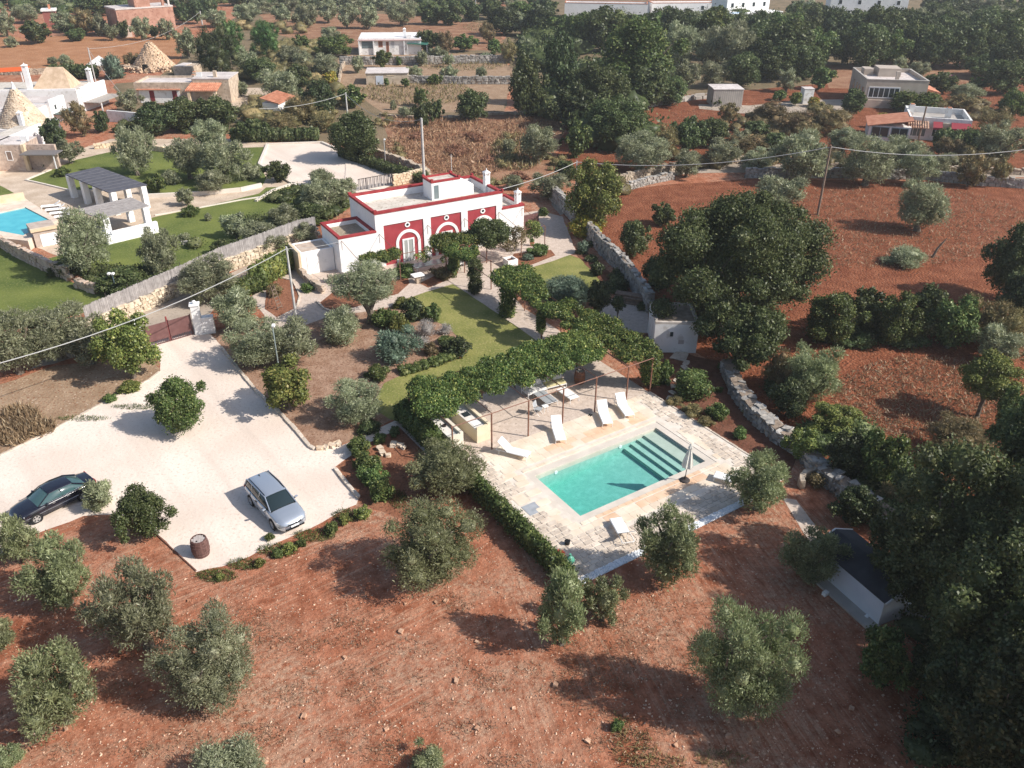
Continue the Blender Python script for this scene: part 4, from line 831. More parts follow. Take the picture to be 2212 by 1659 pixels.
def parapet_box(t, x0, x1, y0, y1, H, roofz, wm, rm, cap=None, th=.22, capw=.03, caph=.16, wname='wall'):
    MB().box(x0, x1, y0, y1, 0, roofz-.02).build(wname, wm, t)
    b = MB(); zt = H-(caph if cap else 0)
    for q in ((x0, x1, y0, y0+th), (x0, x1, y1-th, y1), (x0, x0+th, y0+th, y1-th), (x1-th, x1, y0+th, y1-th)): b.box(*q, roofz-.02, zt)
    b.build('parapet', wm, t)
    bxp(t, 'roof', rm, x0+th, x1-th, y0+th, y1-th, roofz-.02, roofz+.03)
    if cap:
        c = MB()
        for q in ((x0-capw, x1+capw, y0-capw, y0+th), (x0-capw, x1+capw, y1-th, y1+capw), (x0-capw, x0+th, y0+th, y1-th), (x1-th, x1+capw, y0+th, y1-th)): c.box(*q, zt, H)
        c.build('coping', cap, t)
def chimney_mb(x, y, z0, z1, s=.24, m=None, t=None):
    m = m or WHITE; b = MB().box(x-s, x+s, y-s, y+s, z0, z1-.75); o = b.build('chimney', m, t)
    q = MB().box(x-s-.05, x+s+.05, y-s-.05, y+s+.05, z1-.42, z1-.34); q.box(x-s, x+s, y-s, y+s, z1-.75, z1-.70)
    for a in (-1, 1):
        for c in (-1, 1): q.box(x+a*s*.8-.05, x+a*s*.8+.05, y+c*s*.8-.05, y+c*s*.8+.05, z1-.70, z1-.42)
    q.box(x-.08, x+.08, y-.08, y+.08, z1-.70, z1-.42)
    q.add([(x-s-.05, y-s-.05, z1-.34), (x+s+.05, y-s-.05, z1-.34), (x+s+.05, y+s+.05, z1-.34), (x-s-.05, y+s+.05, z1-.34), (x, y, z1-.12)], [(0, 1, 4), (1, 2, 4), (2, 3, 4), (3, 0, 4)])
    q.lathe([(.04, z1-.2), (.05, z1-.12), (.03, z1-.07), (.055, z1-.04), (.001, z1+.02)], 10, (x, y, 0)); q.build('chimney_cap', m, o); return o
# ------------------------------------------------------------------ the farmhouse
def farmhouse():
    t = thing('farmhouse', 'white flat-roofed farmhouse with three arched dark red panels and red roof copings', 'house', Hh(0, 0), HOUSE_ROT)
    LN, D, H, RZ = 12.65, 6.0, 5.0, 4.15
    # body behind a 12 cm facade skin
    MB().box(0, LN, .12, D, 0, RZ-.02).build('wall', WHITE, t)
    sk = MB(); sk.box(0, LN, 0, .12, 3.70, H-.2)
    for x0, x1 in ((0, .74), (4.54, 5.26), (8.34, 8.99), (12.0, LN)): sk.box(x0, x1, 0, .12, 0, 3.698)
    sk.build('facade_wall', WHITE, t)
    pp = MB(); pp.box(0, LN, .12, .30, RZ-.02, H-.2); pp.box(0, LN, D-.25, D, RZ-.02, H-.2); pp.box(0, .25, .30, D-.25, RZ-.02, H-.2); pp.box(LN-.25, LN, .30, D-.25, RZ-.02, H-.2); pp.build('parapet', WHITE, t)
    bxp(t, 'roof', ROOFP, .25, LN-.25, .30, D-.25, RZ-.02, RZ+.03)
    for i, (x0, x1, y0, y1) in enumerate(((.9, 6.2, 2.4, 2.55), (.9, 6.2, 1.2, 1.34))): bxp(t, 'roof_joint', mat('pale_roof_stone', (0.62, 0.55, 0.42), (0.7, 0.63, 0.5), scale=2), x0, x1, y0, y1, RZ+.031, RZ+.045)
    c = MB()
    for q in ((-.05, LN+.05, -.06, .28), (-.05, LN+.05, D-.27, D+.05), (-.05, .27, .28, D-.27), (LN-.27, LN+.05, .28, D-.27)): c.box(*q, H-.2, H)
    for x, y in ((0, 0), (LN, 0), (0, D), (LN, D)): c.box(x-.09+(-.0 if x else 0), x+.09+(.12 if x == 0 else -.0)+(-.0), y-.1 if y == 0 else y-.2, y+.2 if y == 0 else y+.1, H, H+.17)
    c.build('coping', CAPR, t)
    # red panels
    for i, (x0, x1, cx, ow) in enumerate(((.74, 4.54, 3.02, 1.19), (5.26, 8.34, 6.86, 1.2), (8.99, 12.0, 10.60, 1.2))):
        bxp(t, 'red_panel', REDP, x0, x1, .085, .118, 0, 3.70)
        bxp(t, 'panel_top_shade', mat('dark_red_shade', (0.14, 0.022, 0.026)), x0, x1, .06, .086, 3.67, 3.699)  # dark strip painted in as the shadow at the top of the recess
        zc = 1.78; ot = 2.97-zc; rings = []
        for k in range(25):
            a = PI*k/24; co, si = math.cos(a), math.sin(a)
            rings.append([(cx-ow*co, .03, zc+ot*si), (cx-ow*co, .084, zc+ot*si), (cx-(ow-.27)*co, .084, zc+(ot-.26)*si), (cx-(ow-.27)*co, .03, zc+(ot-.26)*si)])
        lo = [[(cx-ow, .03, 0), (cx-ow, .084, 0), (cx-ow+.27, .084, 0), (cx-ow+.27, .03, 0)]]; hi = [[(cx+ow, .03, 0), (cx+ow, .084, 0), (cx+ow-.27, .084, 0), (cx+ow-.27, .03, 0)]]
        MB().loft(lo+rings+hi).build('arch', WHITE, t)
        n = 20; rr = []
        for k in range(n+1):
            a = 2*PI*k/n; rr.append([(cx+.25*math.cos(a), .03, 3.40+.23*math.sin(a)), (cx+.25*math.cos(a), .084, 3.40+.23*math.sin(a)), (cx+.14*math.cos(a), .084, 3.40+.125*math.sin(a)), (cx+.14*math.cos(a), .03, 3.40+.125*math.sin(a))])
        o = MB().loft(rr, cap=False).build('round_window', WHITE, t)
        MB().add([(cx+.145*math.cos(2*PI*k/n), .07, 3.40+.13*math.sin(2*PI*k/n)) for k in range(n)], [tuple(range(n))]).build('pane', GLASSD, o)
        f = MB(); f.box(cx-.57, cx+.57, .02, .084, 2.0, 2.14); f.box(cx-.57, cx-.42, .02, .084, 0, 2.0); f.box(cx+.42, cx+.57, .02, .084, 0, 2.0); fo = f.build('door', WHITE, t)
        bxp(fo, 'door_leaf', mat('grey_shutter', (0.36, 0.37, 0.35), rough=.7), cx-.42, cx-.10, .06, .082, 0, 2.0); bxp(fo, 'door_leaf', MATS['grey_shutter'], cx+.02, cx+.42, .06, .082, 0, 2.0); bxp(fo, 'door_post', WPAINT, cx-.10, cx+.02, .04, .08, 0, 2.0)
    # annex, right wing
    parapet_box(t, -3.40, -.003, 0, 4.4, 3.40, 2.85, WHITE, mat('gravel_roof', (0.27, 0.215, 0.15), (0.40, 0.33, 0.24), scale=6, bump=.02), CAPR, .25, .05, .18, 'annex_wall')
    parapet_box(t, LN+.003, 15.0, 0, 3.6, 3.40, 2.85, WHITE, ROOFP, CAPR, .25, .05, .18, 'wing_wall')
    # stair tower
    MB().box(6.85, 9.75, 2.90, 4.75, RZ+.03, 5.80).build('stair_tower', WHITE, t)
    MB().add([(9.753, 2.92, RZ+.03), (11.2, 2.92, RZ+.03), (11.2, 4.73, RZ+.03), (9.753, 4.73, RZ+.03), (9.753, 2.92, 5.75), (9.753, 4.73, 5.75), (11.2, 2.92, 5.1), (11.2, 4.73, 5.1)], [(0, 3, 2, 1), (0, 1, 6, 4), (2, 3, 5, 7), (1, 2, 7, 6), (4, 6, 7, 5), (0, 4, 5, 3)]).build('stair_slope', WHITE, t)
    c = MB()
    for q in ((6.80, 9.80, 2.85, 3.05), (6.80, 9.80, 4.60, 4.80), (6.80, 7.0, 3.05, 4.60), (9.60, 9.80, 3.05, 4.60)): c.box(*q, 5.80, 5.98)
    for x, y in ((6.9, 2.95), (9.7, 2.95), (6.9, 4.7), (9.7, 4.7)): c.box(x-.12, x+.12, y-.12, y+.12, 5.98, 6.13)
    c.build('tower_coping', CAPR, t); bxp(t, 'tower_roof', ROOFP, 7.0, 9.6, 3.05, 4.60, 5.805, 5.84)
    window(t, 6.98, 7.62, RZ+.05, 5.62, 2.90, WPAINT, GLASSB, name='tower_door')
    chimney_mb(12.48, 2.7, RZ, 6.45, .25, WHITE, t); chimney_mb(14.75, .75, 2.9, 4.75, .24, WHITE, t)
    # low wall & lean-to on the left
    return t
farmhouse()
def lean_to():
    t = thing('stone_outhouse', 'low stone lean-to with white front joined to the left end of the farmhouse', 'shed', Hh(-6.4, 1.5), HOUSE_ROT)
    parapet_box(t, 0, 2.95, 0, 2.6, 2.05, 1.95, WHITE, mat('stone_roof', (0.42, 0.32, 0.25), (0.56, 0.46, 0.37), scale=2, bump=.02), None, .18)
    bxp(t, 'side_wall', TUFO, -.22, -.003, -1.4+1.3, 2.6, 0, 2.15)
    bxp(t, 'door', WPAINT, .5, 1.4, -.03, -.002, 0, 1.7)
    return t
lean_to()
def stone_wall(name, label, pts, h, th=.5, m=DRYSTONE, limit=200, cell=(.42, .27), core=None, cat='wall', cap=False, seed=1, hfun=None, messy=0.0):
    """dry stone wall along world points; every stone its own piece (nearest `limit`), the rest one part"""
    t = thing(name, label, cat, pts[0]); r = random.Random(seed); it = []
    b = MB()
    for i in range(len(pts)-1):
        A, B = pts[i]-pts[0], pts[i+1]-pts[0]; d = B-A; L_ = d.length; a = math.atan2(d.y, d.x); dn = d.normalized(); nn = Vector((-dn.y, dn.x, 0))
        M_ = Matrix.Translation(A) @ Matrix.Rotation(a, 4, 'Z'); b.box(-.05, L_+.05, -th/2+.08, th/2-.08, 0, h-.12, M_)
        z = 0
        while z < h-.05:
            ch = cell[1]*r.uniform(.75, 1.3); ch = min(ch, h-z+.03); x = r.uniform(-.2, 0)
            while x < L_:
                w = cell[0]*r.uniform(.5, 1.45); k = 2 if th > .5 else 1
                for s_ in range(k):
                    c = A+dn*(x+w/2+r.uniform(-.05, .05)*(k-1))+nn*((s_-(k-1)/2)*th/k+r.uniform(-.04, .04)); top = z+ch > h-.1
                    it.append(((c.x, c.y, z+ch/2+(r.uniform(-.14-messy*.3, .07) if top else 0)), (w*r.uniform(.84, .97), th/k*r.uniform(.82, 1.08), ch*r.uniform(.86, 1.02)), a+r.uniform(-.12-messy, .12+messy)))
                x += w
            z += ch
    b.build('wall_core', core or MORTAR, t); pieces(t, 'stone', m, it, limit, jit=.16+messy*.5); return t
# walls of the property
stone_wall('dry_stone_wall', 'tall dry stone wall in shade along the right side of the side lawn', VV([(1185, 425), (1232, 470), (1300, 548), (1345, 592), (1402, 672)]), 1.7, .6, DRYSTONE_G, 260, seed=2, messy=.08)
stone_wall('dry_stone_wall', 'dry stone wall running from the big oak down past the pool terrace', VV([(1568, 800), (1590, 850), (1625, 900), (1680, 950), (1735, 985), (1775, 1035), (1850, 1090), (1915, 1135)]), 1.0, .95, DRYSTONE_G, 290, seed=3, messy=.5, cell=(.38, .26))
stone_wall('dry_stone_wall', 'rough stone wall below the reed fence beside the lane', VV([(195, 725), (312, 672), (400, 632), (480, 592), (560, 562), (648, 528), (685, 520)]), 1.25, .45, mat('pale_rubble', (0.52, 0.42, 0.30), (0.66, 0.56, 0.43), scale=2, bump=.03, island=.14), 280, seed=4, cell=(.40, .26))
stone_wall('low_stone_wall', 'low cut-stone wall and bench in front of the lean-to', [Hh(-6.5, 1.3), Hh(-6.5, -1.5), Hh(-6.2, -2.9)], .75, .4, mat('cut_stone', (0.44, 0.34, 0.26), (0.55, 0.45, 0.36), scale=2, island=.1), 60, cell=(.6, .24), seed=5)
stone_wall('stone_trough', 'stone trough block standing by the lean-to of the farmhouse', [Hh(-4.9, -1.1), Hh(-3.9, -1.1)], .7, .7, MATS['cut_stone'], 30, cell=(.5, .35), seed=6, cat='trough')
stone_wall('dry_stone_wall', 'sunlit low stone wall along the far side of the road, behind the yellowish feathery tree', VV([(1330, 395), (1400, 378), (1462, 366), (1600, 352), (1650, 350)]), .9, .5, DRYSTONE, 120, seed=7)
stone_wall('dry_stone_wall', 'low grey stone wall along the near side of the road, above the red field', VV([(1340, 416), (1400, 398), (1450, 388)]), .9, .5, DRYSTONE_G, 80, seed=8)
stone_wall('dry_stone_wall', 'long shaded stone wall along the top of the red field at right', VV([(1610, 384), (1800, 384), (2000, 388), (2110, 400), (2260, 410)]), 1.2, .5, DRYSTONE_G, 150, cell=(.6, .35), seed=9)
stone_wall('dry_stone_wall', 'sunlit stone wall across the road, in front of the house with red awnings', VV([(1790, 366), (1900, 366), (2060, 372), (2260, 380)]), .8, .5, DRYSTONE, 80, cell=(.6, .35), seed=10)
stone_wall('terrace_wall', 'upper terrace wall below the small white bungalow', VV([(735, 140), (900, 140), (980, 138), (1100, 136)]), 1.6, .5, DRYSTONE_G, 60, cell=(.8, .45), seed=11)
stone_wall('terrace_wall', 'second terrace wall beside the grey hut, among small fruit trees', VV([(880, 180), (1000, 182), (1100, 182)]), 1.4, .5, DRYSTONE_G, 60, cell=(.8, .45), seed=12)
stone_wall('boundary_wall', 'thin pale stone wall along the left edge of the dry terraces', VV([(732, 185), (738, 150), (745, 140)]), .8, .4, DRYSTONE, 20, cell=(.8, .4), seed=13)
stone_wall('boundary_wall', 'low stone wall at the foot of the terraces above the stubble field', VV([(820, 250), (900, 257), (1000, 254), (1100, 246), (1180, 252), (1235, 262)]), .4, .4, DRYSTONE, 30, cell=(.9, .4), seed=14)
stone_wall('boundary_wall', 'concrete-grey low wall between the big oaks and the concrete cube hut', VV([(1400, 232), (1500, 216), (1535, 213)]), 1.0, .3, G_CONC, 20, cell=(2, .5), seed=15)
stone_wall('boundary_wall', 'rough stone wall at the edge of the orange field at far left', VV([(-20, 162), (60, 162), (130, 158), (225, 152), (300, 156)]), 1.1, .5, DRYSTONE, 60, cell=(.8, .4), seed=16)
stone_wall('boundary_wall', 'stone wall behind the white gravel court, with a hedge growing along it', VV([(805, 338), (850, 352), (900, 372), (925, 385)]), 1.1, .5, DRYSTONE, 90, cell=(.5, .3), seed=17)
stone_wall('boundary_wall', 'pale tufo wall at the near right corner of the white court behind the farmhouse', VV([(850, 402), (915, 388)]), 1.3, .35, TUFO, 60, cell=(.5, .28), seed=18)
stone_wall('boundary_wall', 'curved pale stone wall round a planting bed in the neighbour garden', VV([(205, 322), (240, 318), (262, 318), (290, 318), (330, 325), (365, 330)]), .7, .35, TUFO, 60, cell=(.6, .3), seed=19)
def edging(name, label, V_, w=.3, h=.22, m=None, cat='kerb'):
    pts = VV(V_); t = thing(name, label, cat, pts[0]); 
    for i in range(len(pts)-1):
        d = pts[i+1]-pts[i]; A = pts[i]-pts[0]; o = MB().box(0, d.length+.02, -w/2, w/2, 0, h).build('kerb_stone', m or mat('pale_kerb', (0.64, 0.57, 0.49), (0.72, 0.65, 0.57), scale=1), t); o.location = A; o.rotation_euler = (0, 0, math.atan2(d.y, d.x))
edging('court_edging', 'pale stone edging round the left and far sides of the white court', [(640, 398), (632, 398), (560, 356), (570, 332), (578, 313), (695, 309), (730, 324), (873, 391)])
edging('court_edging', 'white edging along the near side of the white court', [(553, 436), (588, 414), (634, 398), (664, 415), (690, 425)])
edging('path_edging', 'low white wall edging the garden path right of the neighbour pergola', [(318, 428), (400, 424), (480, 418), (520, 414), (565, 404)], .3, .45)
edging('path_edging', 'white kerb between the garden path and the big lawn', [(335, 466), (430, 450), (520, 433), (560, 427)], .15, .12)
edging('path_edging', 'white kerb along the triangular lawn below the upper path in the neighbour garden', [(150, 412), (100, 400), (56, 390), (110, 368)], .2, .15)
# ------------------------------------------------------------------ reed fence, gate, pillars
def reed_fence():
    pts = VV([(195, 725), (312, 672), (400, 632), (480, 592), (560, 562), (648, 528), (685, 520)]); t = thing('reed_fence', 'grey reed screen fence fixed on top of the rough stone wall beside the lane', 'fence', pts[0]); g = random.Random(2)
    rm = mat('grey_reed', (0.27, 0.245, 0.235), (0.38, 0.35, 0.335), scale=3, island=.16)
    for i in range(len(pts)-1):
        A, B = pts[i]-pts[0], pts[i+1]-pts[0]; d = B-A; a = math.atan2(d.y, d.x); n = max(1, round(d.length/1.0)); dn = d.normalized()
        for k in range(n):
            p = MB(); w = d.length/n; x = 0
            while x < w-.02: q = g.uniform(.04, .08); p.box(x, x+q-.006, -.02+g.uniform(-.01, .01), .02, 0, 1.15+g.uniform(-.05, .05)); x += q
            o = p.build('reed_panel', rm, t); o.location = A+dn*(w*k)+Vector((0, 0, 1.22)); o.rotation_euler = (0, 0, a)
            if k % 2 == 0: o = MB().tube([(0, .05, 0), (0, .05, 2.65)], .03, 6).build('post', IRON, t); o.location = A+dn*(w*k)
reed_fence()
def gate():
    A, B = W(318, 752), W(420, 722); a, L_ = frame_at(A, B); t = thing('metal_gate', 'closed brownish-red double metal gate at the end of the gravel drive', 'gate', A, a)
    gm_ = mat('gate_paint', (0.135, 0.065, 0.062), (0.17, 0.085, 0.08), scale=3, rough=.55)
    for i in range(2):
        x0 = .05+i*(L_/2); x1 = x0+L_/2-.08
        o = bxp(t, 'gate_leaf', gm_, x0, x1, -.02, .02, .42, 1.62); f = MB()
        for q in ((x0, x0+.07, .02, 1.7), (x1-.07, x1, .02, 1.7)): f.box(q[0], q[1], -.03, .03, q[2], q[3])
        f.box(x0, x1, -.03, .03, .38, .44); f.box(x0, x1, -.03, .03, .04, .09); f.build('leaf_frame', gm_, o)
        k = MB(); x = x0+.12
        while x < x1-.1: k.box(x, x+.03, -.015, .015, .09, .38); x += .13
        k.build('leaf_bars', gm_, o)
    bxp(t, 'post', mat('gate_post_red', (0.25, 0.05, 0.05)), L_/2-.05, L_/2+.05, .03, .13, 0, 1.95)
gate()
def pillar(label, x, y, h=2.35, s=.30, extra=True):
    t = thing('gate_pillar', label, 'pillar', W(x, y), rad(16)); bxp(t, 'shaft', WHITE, -s, s, -s, s, 0, h, bevel=.01)
    if extra: bxp(t, 'buttress', WHITE, s+.003, s+.85, -s, s*.8, 0, 1.35, bevel=.02)
    MB().box(-s-.06, s+.06, -s-.06, s+.06, h, h+.08).lathe([(.10, h+.08), (.14, h+.18), (.12, h+.3), (.001, h+.36)], 12).build('cap', WHITE, t)
pillar('white square gate pillar with buttress right of the metal gate', 432, 720)
pillar('white gate pillar left of the gate, overgrown by the bushy tree', 306, 758, 2.2, .3, False)
edging('wall_stub', 'short tufo wall running from the gate pillar into the bushes', [(442, 716), (462, 708)], .3, 1.0, TUFO, 'wall')

# ------------------------------------------------------------------ pergola along the house front and its furniture
def house_pergola():
    t = thing('house_pergola', 'light iron pergola reaching out from the farmhouse front over its terrace', 'pergola', Hh(0, 0), HOUSE_ROT)
    for x in (-3.15, .30, 4.93, 8.66, 12.27, 14.80):
        MB().tube([(x, -.01, 3.05), (x+.1, -3.9, 2.42)], .022, 5).build('rafter', RUST, t); MB().tube([(x, -.02, 2.2), (x, -.05, 3.05)], .014, 5).build('wall_strut', RUST, t)
        bxp(t, 'post', RUST, x+.07, x+.13, -3.95, -3.89, 0, 2.42)
    MB().tube([(-3.1, -3.9, 2.44), (14.9, -3.9, 2.44)], .026, 5).build('beam', RUST, t)
house_pergola()
def hcanopy(name, label, extra, n, L, m, seed, style='broad', core=.66):
    o0 = Hh(extra[0][0], extra[0][1]); lb = []
    for u, v, z, R_, rz in extra: q = Hh(u, v)-o0; lb.append((q.x, q.y, z, R_, rz))
    o = bpy.data.objects.new(name, foliage(name, lb, n, L, m, style, seed, core)); COL.objects.link(o); o.location = o0; return tag(o, label, 'vine')
rr = random.Random(5)
hcanopy('vine_canopy', 'green vine over the left end of the house pergola, in front of the white annex', [(-2.6+rr.uniform(0, 3.0), -3.4+rr.uniform(-.5, .5), 2.35+rr.uniform(-.1, .15), .5, .28) for _ in range(12)], 5200, .15, L_VINE, 1)
hcanopy('vine_canopy', 'thick vine mass over the house pergola hiding the middle arch', [(4.2+rr.uniform(0, 5.6), -3.7+rr.uniform(-.9, .9), 2.55+rr.uniform(-.1, .3), .65, .42) for _ in range(26)]+[(5.6, -3.9, 2.0-.4*i, .45, .4) for i in range(5)], 15000, .15, L_VINE, 2)
hcanopy('leafy_tree', 'dark bushy tree growing through the house pergola in front of the right-hand arch', [(8.6+rr.uniform(-1.3, 1.6), -4.3+rr.uniform(-.8, .8), 2.6+rr.uniform(-.5, 1.0), .7, .6) for _ in range(14)], 9500, .17, L_OAK, 3)
hcanopy('vine_canopy', 'sparse yellowing creeper trailing from the pergola across the first red arch', [(3.4+rr.uniform(-1.4, 1.6), -3.8+rr.uniform(-.2, .2), 2.4-abs(rr.gauss(0, .5)), .28, .3) for _ in range(9)], 1300, .13, L_LIGHT, 4, core=0)
hcanopy('shrub_tree', 'thin greyish-pink flowering shrub under the right end of the house pergola', [(11.4+rr.uniform(-1.2, 1.3), -4.1+rr.uniform(-.6, .6), 1.9+rr.uniform(-.7, .8), .55, .5) for _ in range(10)], 3600, .13, L_BROWN, 5, core=0)
hcanopy('citrus_tree', 'small pale green tree beside the corner post of the house pergola', [(13.6+rr.uniform(-.6, .7), -3.6+rr.uniform(-.4, .4), 2.2+rr.uniform(-.5, .5), .4, .4) for _ in range(7)], 2000, .13, L_LIGHT, 6, core=0)
def table_long():
    t = thing('garden_table', 'long grey-green glass-topped table on the terrace under the farmhouse pergola', 'table', Hh(3.9, -3.0), HOUSE_ROT)
    bxp(t, 'tabletop', mat('glass_top', (0.30, 0.36, 0.34), (0.40, 0.46, 0.44), scale=2, rough=.15), -1.9, 1.3, -.5, .5, .72, .76)
    for x in (-1.7, 1.1):
        for y in (-.4, .4): MB().tube([(x, y, 0), (x, y, .72)], .025, 6).build('leg', WPAINT, t)
table_long()
t = thing('stone_table', 'small white-topped stone table on the gravel path in front of the farmhouse', 'table', Hh(1.55, -4.9), HOUSE_ROT); bxp(t, 'tabletop', WHITE, -.5, .5, -.38, .38, .68, .78, bevel=.01); bxp(t, 'pedestal', DRYSTONE, -.22, .22, -.2, .2, 0, .68, bevel=.03)
for lb, u, v in (('white square stone well-head planter beside the rosemary bed', 10.4, -5.3),):
    t = thing('stone_planter', lb, 'planter', Hh(u, v), HOUSE_ROT)
    for q in ((-.5, .5, -.5, -.38), (-.5, .5, .38, .5), (-.5, -.38, -.38, .38), (.38, .5, -.38, .38)): bxp(t, 'side', WHITE, *q, 0, .62)
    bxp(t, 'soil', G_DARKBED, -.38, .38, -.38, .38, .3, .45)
t = thing('clay_pot', 'terracotta pot with a small plant on the shaded court near the pergola post', 'flower pot', Hh(14.6, -2.2)); MB().lathe([(.14, 0), (.22, .32), (.25, .36), (.2, .36)], 16).build('pot', TILE, t, True)
o = bpy.data.objects.new('plant', foliage('plant', [(0, 0, .5, .24)], 120, .12, L_BUSH)); COL.objects.link(o); o.parent = t
def terrace_seat(label, u, v): 
    t = thing('terrace_chair', label, 'chair', Hh(u, v), HOUSE_ROT+.4)
    bxp(t, 'seat', CUSH, -.3, .3, -.3, .3, .3, .44, bevel=.03); bxp(t, 'backrest', CUSH, -.3, .3, .22, .34, .44, .9, bevel=.03)
    for x in (-.26, .26):
        for y in (-.26, .26): MB().tube([(x, y, 0), (x, y, .3)], .018, 5).build('leg', WPAINT, t)
terrace_seat('white cushioned armchair at the right end of the long terrace table', 6.3, -3.4)
# side gate right of house
t = thing('sheet_gate', 'plain dark maroon sheet metal gate between the farmhouse wing and the stone wall', 'gate', Hh(15.05, .6), HOUSE_ROT); bxp(t, 'gate_leaf', MATS['gate_paint'], 0, 1.9, 0, .05, .05, 2.0); bxp(t, 'post', IRON, 1.92, 2.02, -.02, .08, 0, 2.15)
t = thing('bar_fence', 'dark bar railing with reed backing at the near edge of the white court', 'fence', W(775, 412)); A, B = W(775, 412), W(851, 398); a_, L_ = frame_at(A, B); t.rotation_euler = (0, 0, a_)
for k in range(int(L_/.22)): bxp(t, 'bar', IRON if k % 2 else MATS['grey_reed'], k*.22, k*.22+(.06 if k % 2 else .15), -.02, .02, .05, 1.25)
bxp(t, 'top_rail', IRON, 0, L_, -.035, .035, 1.25, 1.30)

# ------------------------------------------------------------------ white shed by the stepping stones
def shed():
    A, B = P(16.07, -7.13), P(18.6, -5.35); a, L_ = frame_at(A, B); t = thing('white_shed', 'small whitewashed stone shed with a flat weathered roof in the shade of the big oak', 'shed', A, a)
    w = MB(); w.box(0, L_, 0, 3.4, 0, 2.25); w.build('wall', WHITE2, t); bxp(t, 'roof', mat('mossy_roof', (0.22, 0.17, 0.13), (0.38, 0.30, 0.235), scale=2.5, bump=.03), .22, L_-.22, .22, 3.18, 2.251, 2.30)
    c = MB()
    for q in ((0, L_, 0, .22), (0, L_, 3.18, 3.4), (0, .22, .22, 3.18), (L_-.22, L_, .22, 3.18)): c.box(*q, 2.251, 2.42)
    c.build('parapet', mat('stained_coping', (0.42, 0.36, 0.31), (0.58, 0.52, 0.46), scale=2, bump=.01), t)
    window(t, 1.05, 1.38, 1.25, 1.72, 0, WHITE2, GLASSD, fr=.05); bxp(t, 'vent', mat('vent_grille', (0.40, 0.35, 0.33), (0.5, 0.45, 0.42), scale=20), 1.75, 2.15, -.015, -.001, .72, 1.02)
shed()
def garden_shed():
    A, B = W(1909.6, 1302.6, 1.45), W(1844.2, 1246.8, 1.45); A.z = B.z = 0; d = (B-A).normalized(); a = math.atan2(d.y, d.x)-PI; L_ = 4.2
    # local x runs back along the eave, local y away from the camera
    t = thing('garden_shed', 'low white-sided garden shed with a dark grey felt roof under the trees at lower right', 'shed', A+d*L_, a); 
    bxp(t, 'wall', mat('bluish_white_panel', (0.62, 0.66, 0.72), (0.70, 0.735, 0.78), scale=1), 0, L_, .05, 2.3, 0, 1.42)
    rm = mat('felt_roof', (0.030, 0.031, 0.036), (0.055, 0.057, 0.063), scale=1, rough=.9)
    MB().add([(-.1, 0, 1.43), (L_+.08, 0, 1.43), (L_+.08, 1.2, 1.9), (-.1, 1.2, 1.9), (-.1, 0, 1.49), (L_+.08, 0, 1.49), (L_+.08, 1.2, 1.96), (-.1, 1.2, 1.96)], [(0, 1, 2, 3), (7, 6, 5, 4), (0, 4, 5, 1), (3, 2, 6, 7), (0, 3, 7, 4), (1, 5, 6, 2)]).build('roof', rm, t)
    MB().add([(-.1, 1.203, 1.9), (L_+.08, 1.203, 1.9), (L_+.08, 2.4, 1.43), (-.1, 2.4, 1.43), (-.1, 1.203, 1.96), (L_+.08, 1.203, 1.96), (L_+.08, 2.4, 1.49), (-.1, 2.4, 1.49)], [(0, 1, 2, 3), (7, 6, 5, 4), (0, 4, 5, 1), (3, 2, 6, 7), (0, 3, 7, 4), (1, 5, 6, 2)]).build('roof', rm, t)
    for x in (-.14, L_+.08):
        MB().tube([(x+.02, -.02, 1.47), (x+.02, 1.2, 1.96), (x+.02, 2.42, 1.47)], .045, 4).build('bargeboard', WPAINT, t)
    MB().add([(L_+.003, .05, 1.42), (L_+.003, 2.3, 1.42), (L_+.003, 1.2, 1.88)], [(0, 1, 2)]).build('gable', MATS['bluish_white_panel'], t)
    bxp(t, 'plinth', G_CONC, -.2, L_+.3, -.55, .047, 0, .12)
garden_shed()
for lb, x, y, s in (('small white box lying on the soil left of the garden shed', 1782, 1285, .14), ('white plastic jug on the plinth of the garden shed', 1872, 1335, .11)):
    o = MB().box(-s, s, -s*.7, s*.7, 0, s*1.4).box(-s*.4, s*.4, -s*.3, s*.3, s*1.4, s*1.7).build('white_container', WPAINT, None); o.location = W(x, y); o.rotation_euler = (0, 0, .6); tag(o, lb, 'container')
o = MB().prism([(-.9, -.5), (.2, -.75), (1.0, -.3), (.9, .5), (-.2, .8), (-1.0, .4)], 0, .06).build('white_debris', CUSH, None); o.location = W(1955, 1320); tag(o, 'pale sheet and rubbish lying in the shade right of the garden shed', 'sheet')
# ------------------------------------------------------------------ houses further away (roof corners read from the photograph)
def bld(name, label, L_, R_, h, cat='house'):
    A, B = W(*L_, h), W(*R_, h); A.z = B.z = 0; a, w = frame_at(A, B); return thing(name, label, cat, A, a), w
PINKW = mat('pinkish_roof', (0.52, 0.46, 0.43), (0.66, 0.60, 0.565), scale=.5, c3=(0.4, 0.35, 0.33), s3=2)
t, w = bld('bungalow', 'small white bungalow with a flat roof, brown shutters and a green carport', (774, 86), (909, 85), 3.0)
parapet_box(t, 0, w, 0, 9.5, 3.25, 3.0, WHITE2, mat('white_roof', (0.66, 0.63, 0.63), (0.8, 0.78, 0.78), scale=.5), None, .3)
bxp(t, 'eave', mat('pink_eave', (0.6, 0.42, 0.40)), -.2, w+.2, -.45, 0, 2.85, 3.0)
bxp(t, 'porch_recess', GLASSB, .6, 2.9, -.02, -.002, 1.3, 2.7); window(t, 4.1, 5.0, 1.5, 2.7, 0, TILE, mat('brown_shutter', (.20, .09, .06))); window(t, 5.7, 6.3, .2, 2.6, 0, TILE, MATS['brown_shutter'], name='door'); window(t, 6.7, 7.5, 1.3, 2.7, 0, WPAINT, mat('grey_shutter2', (.45, .45, .46)))
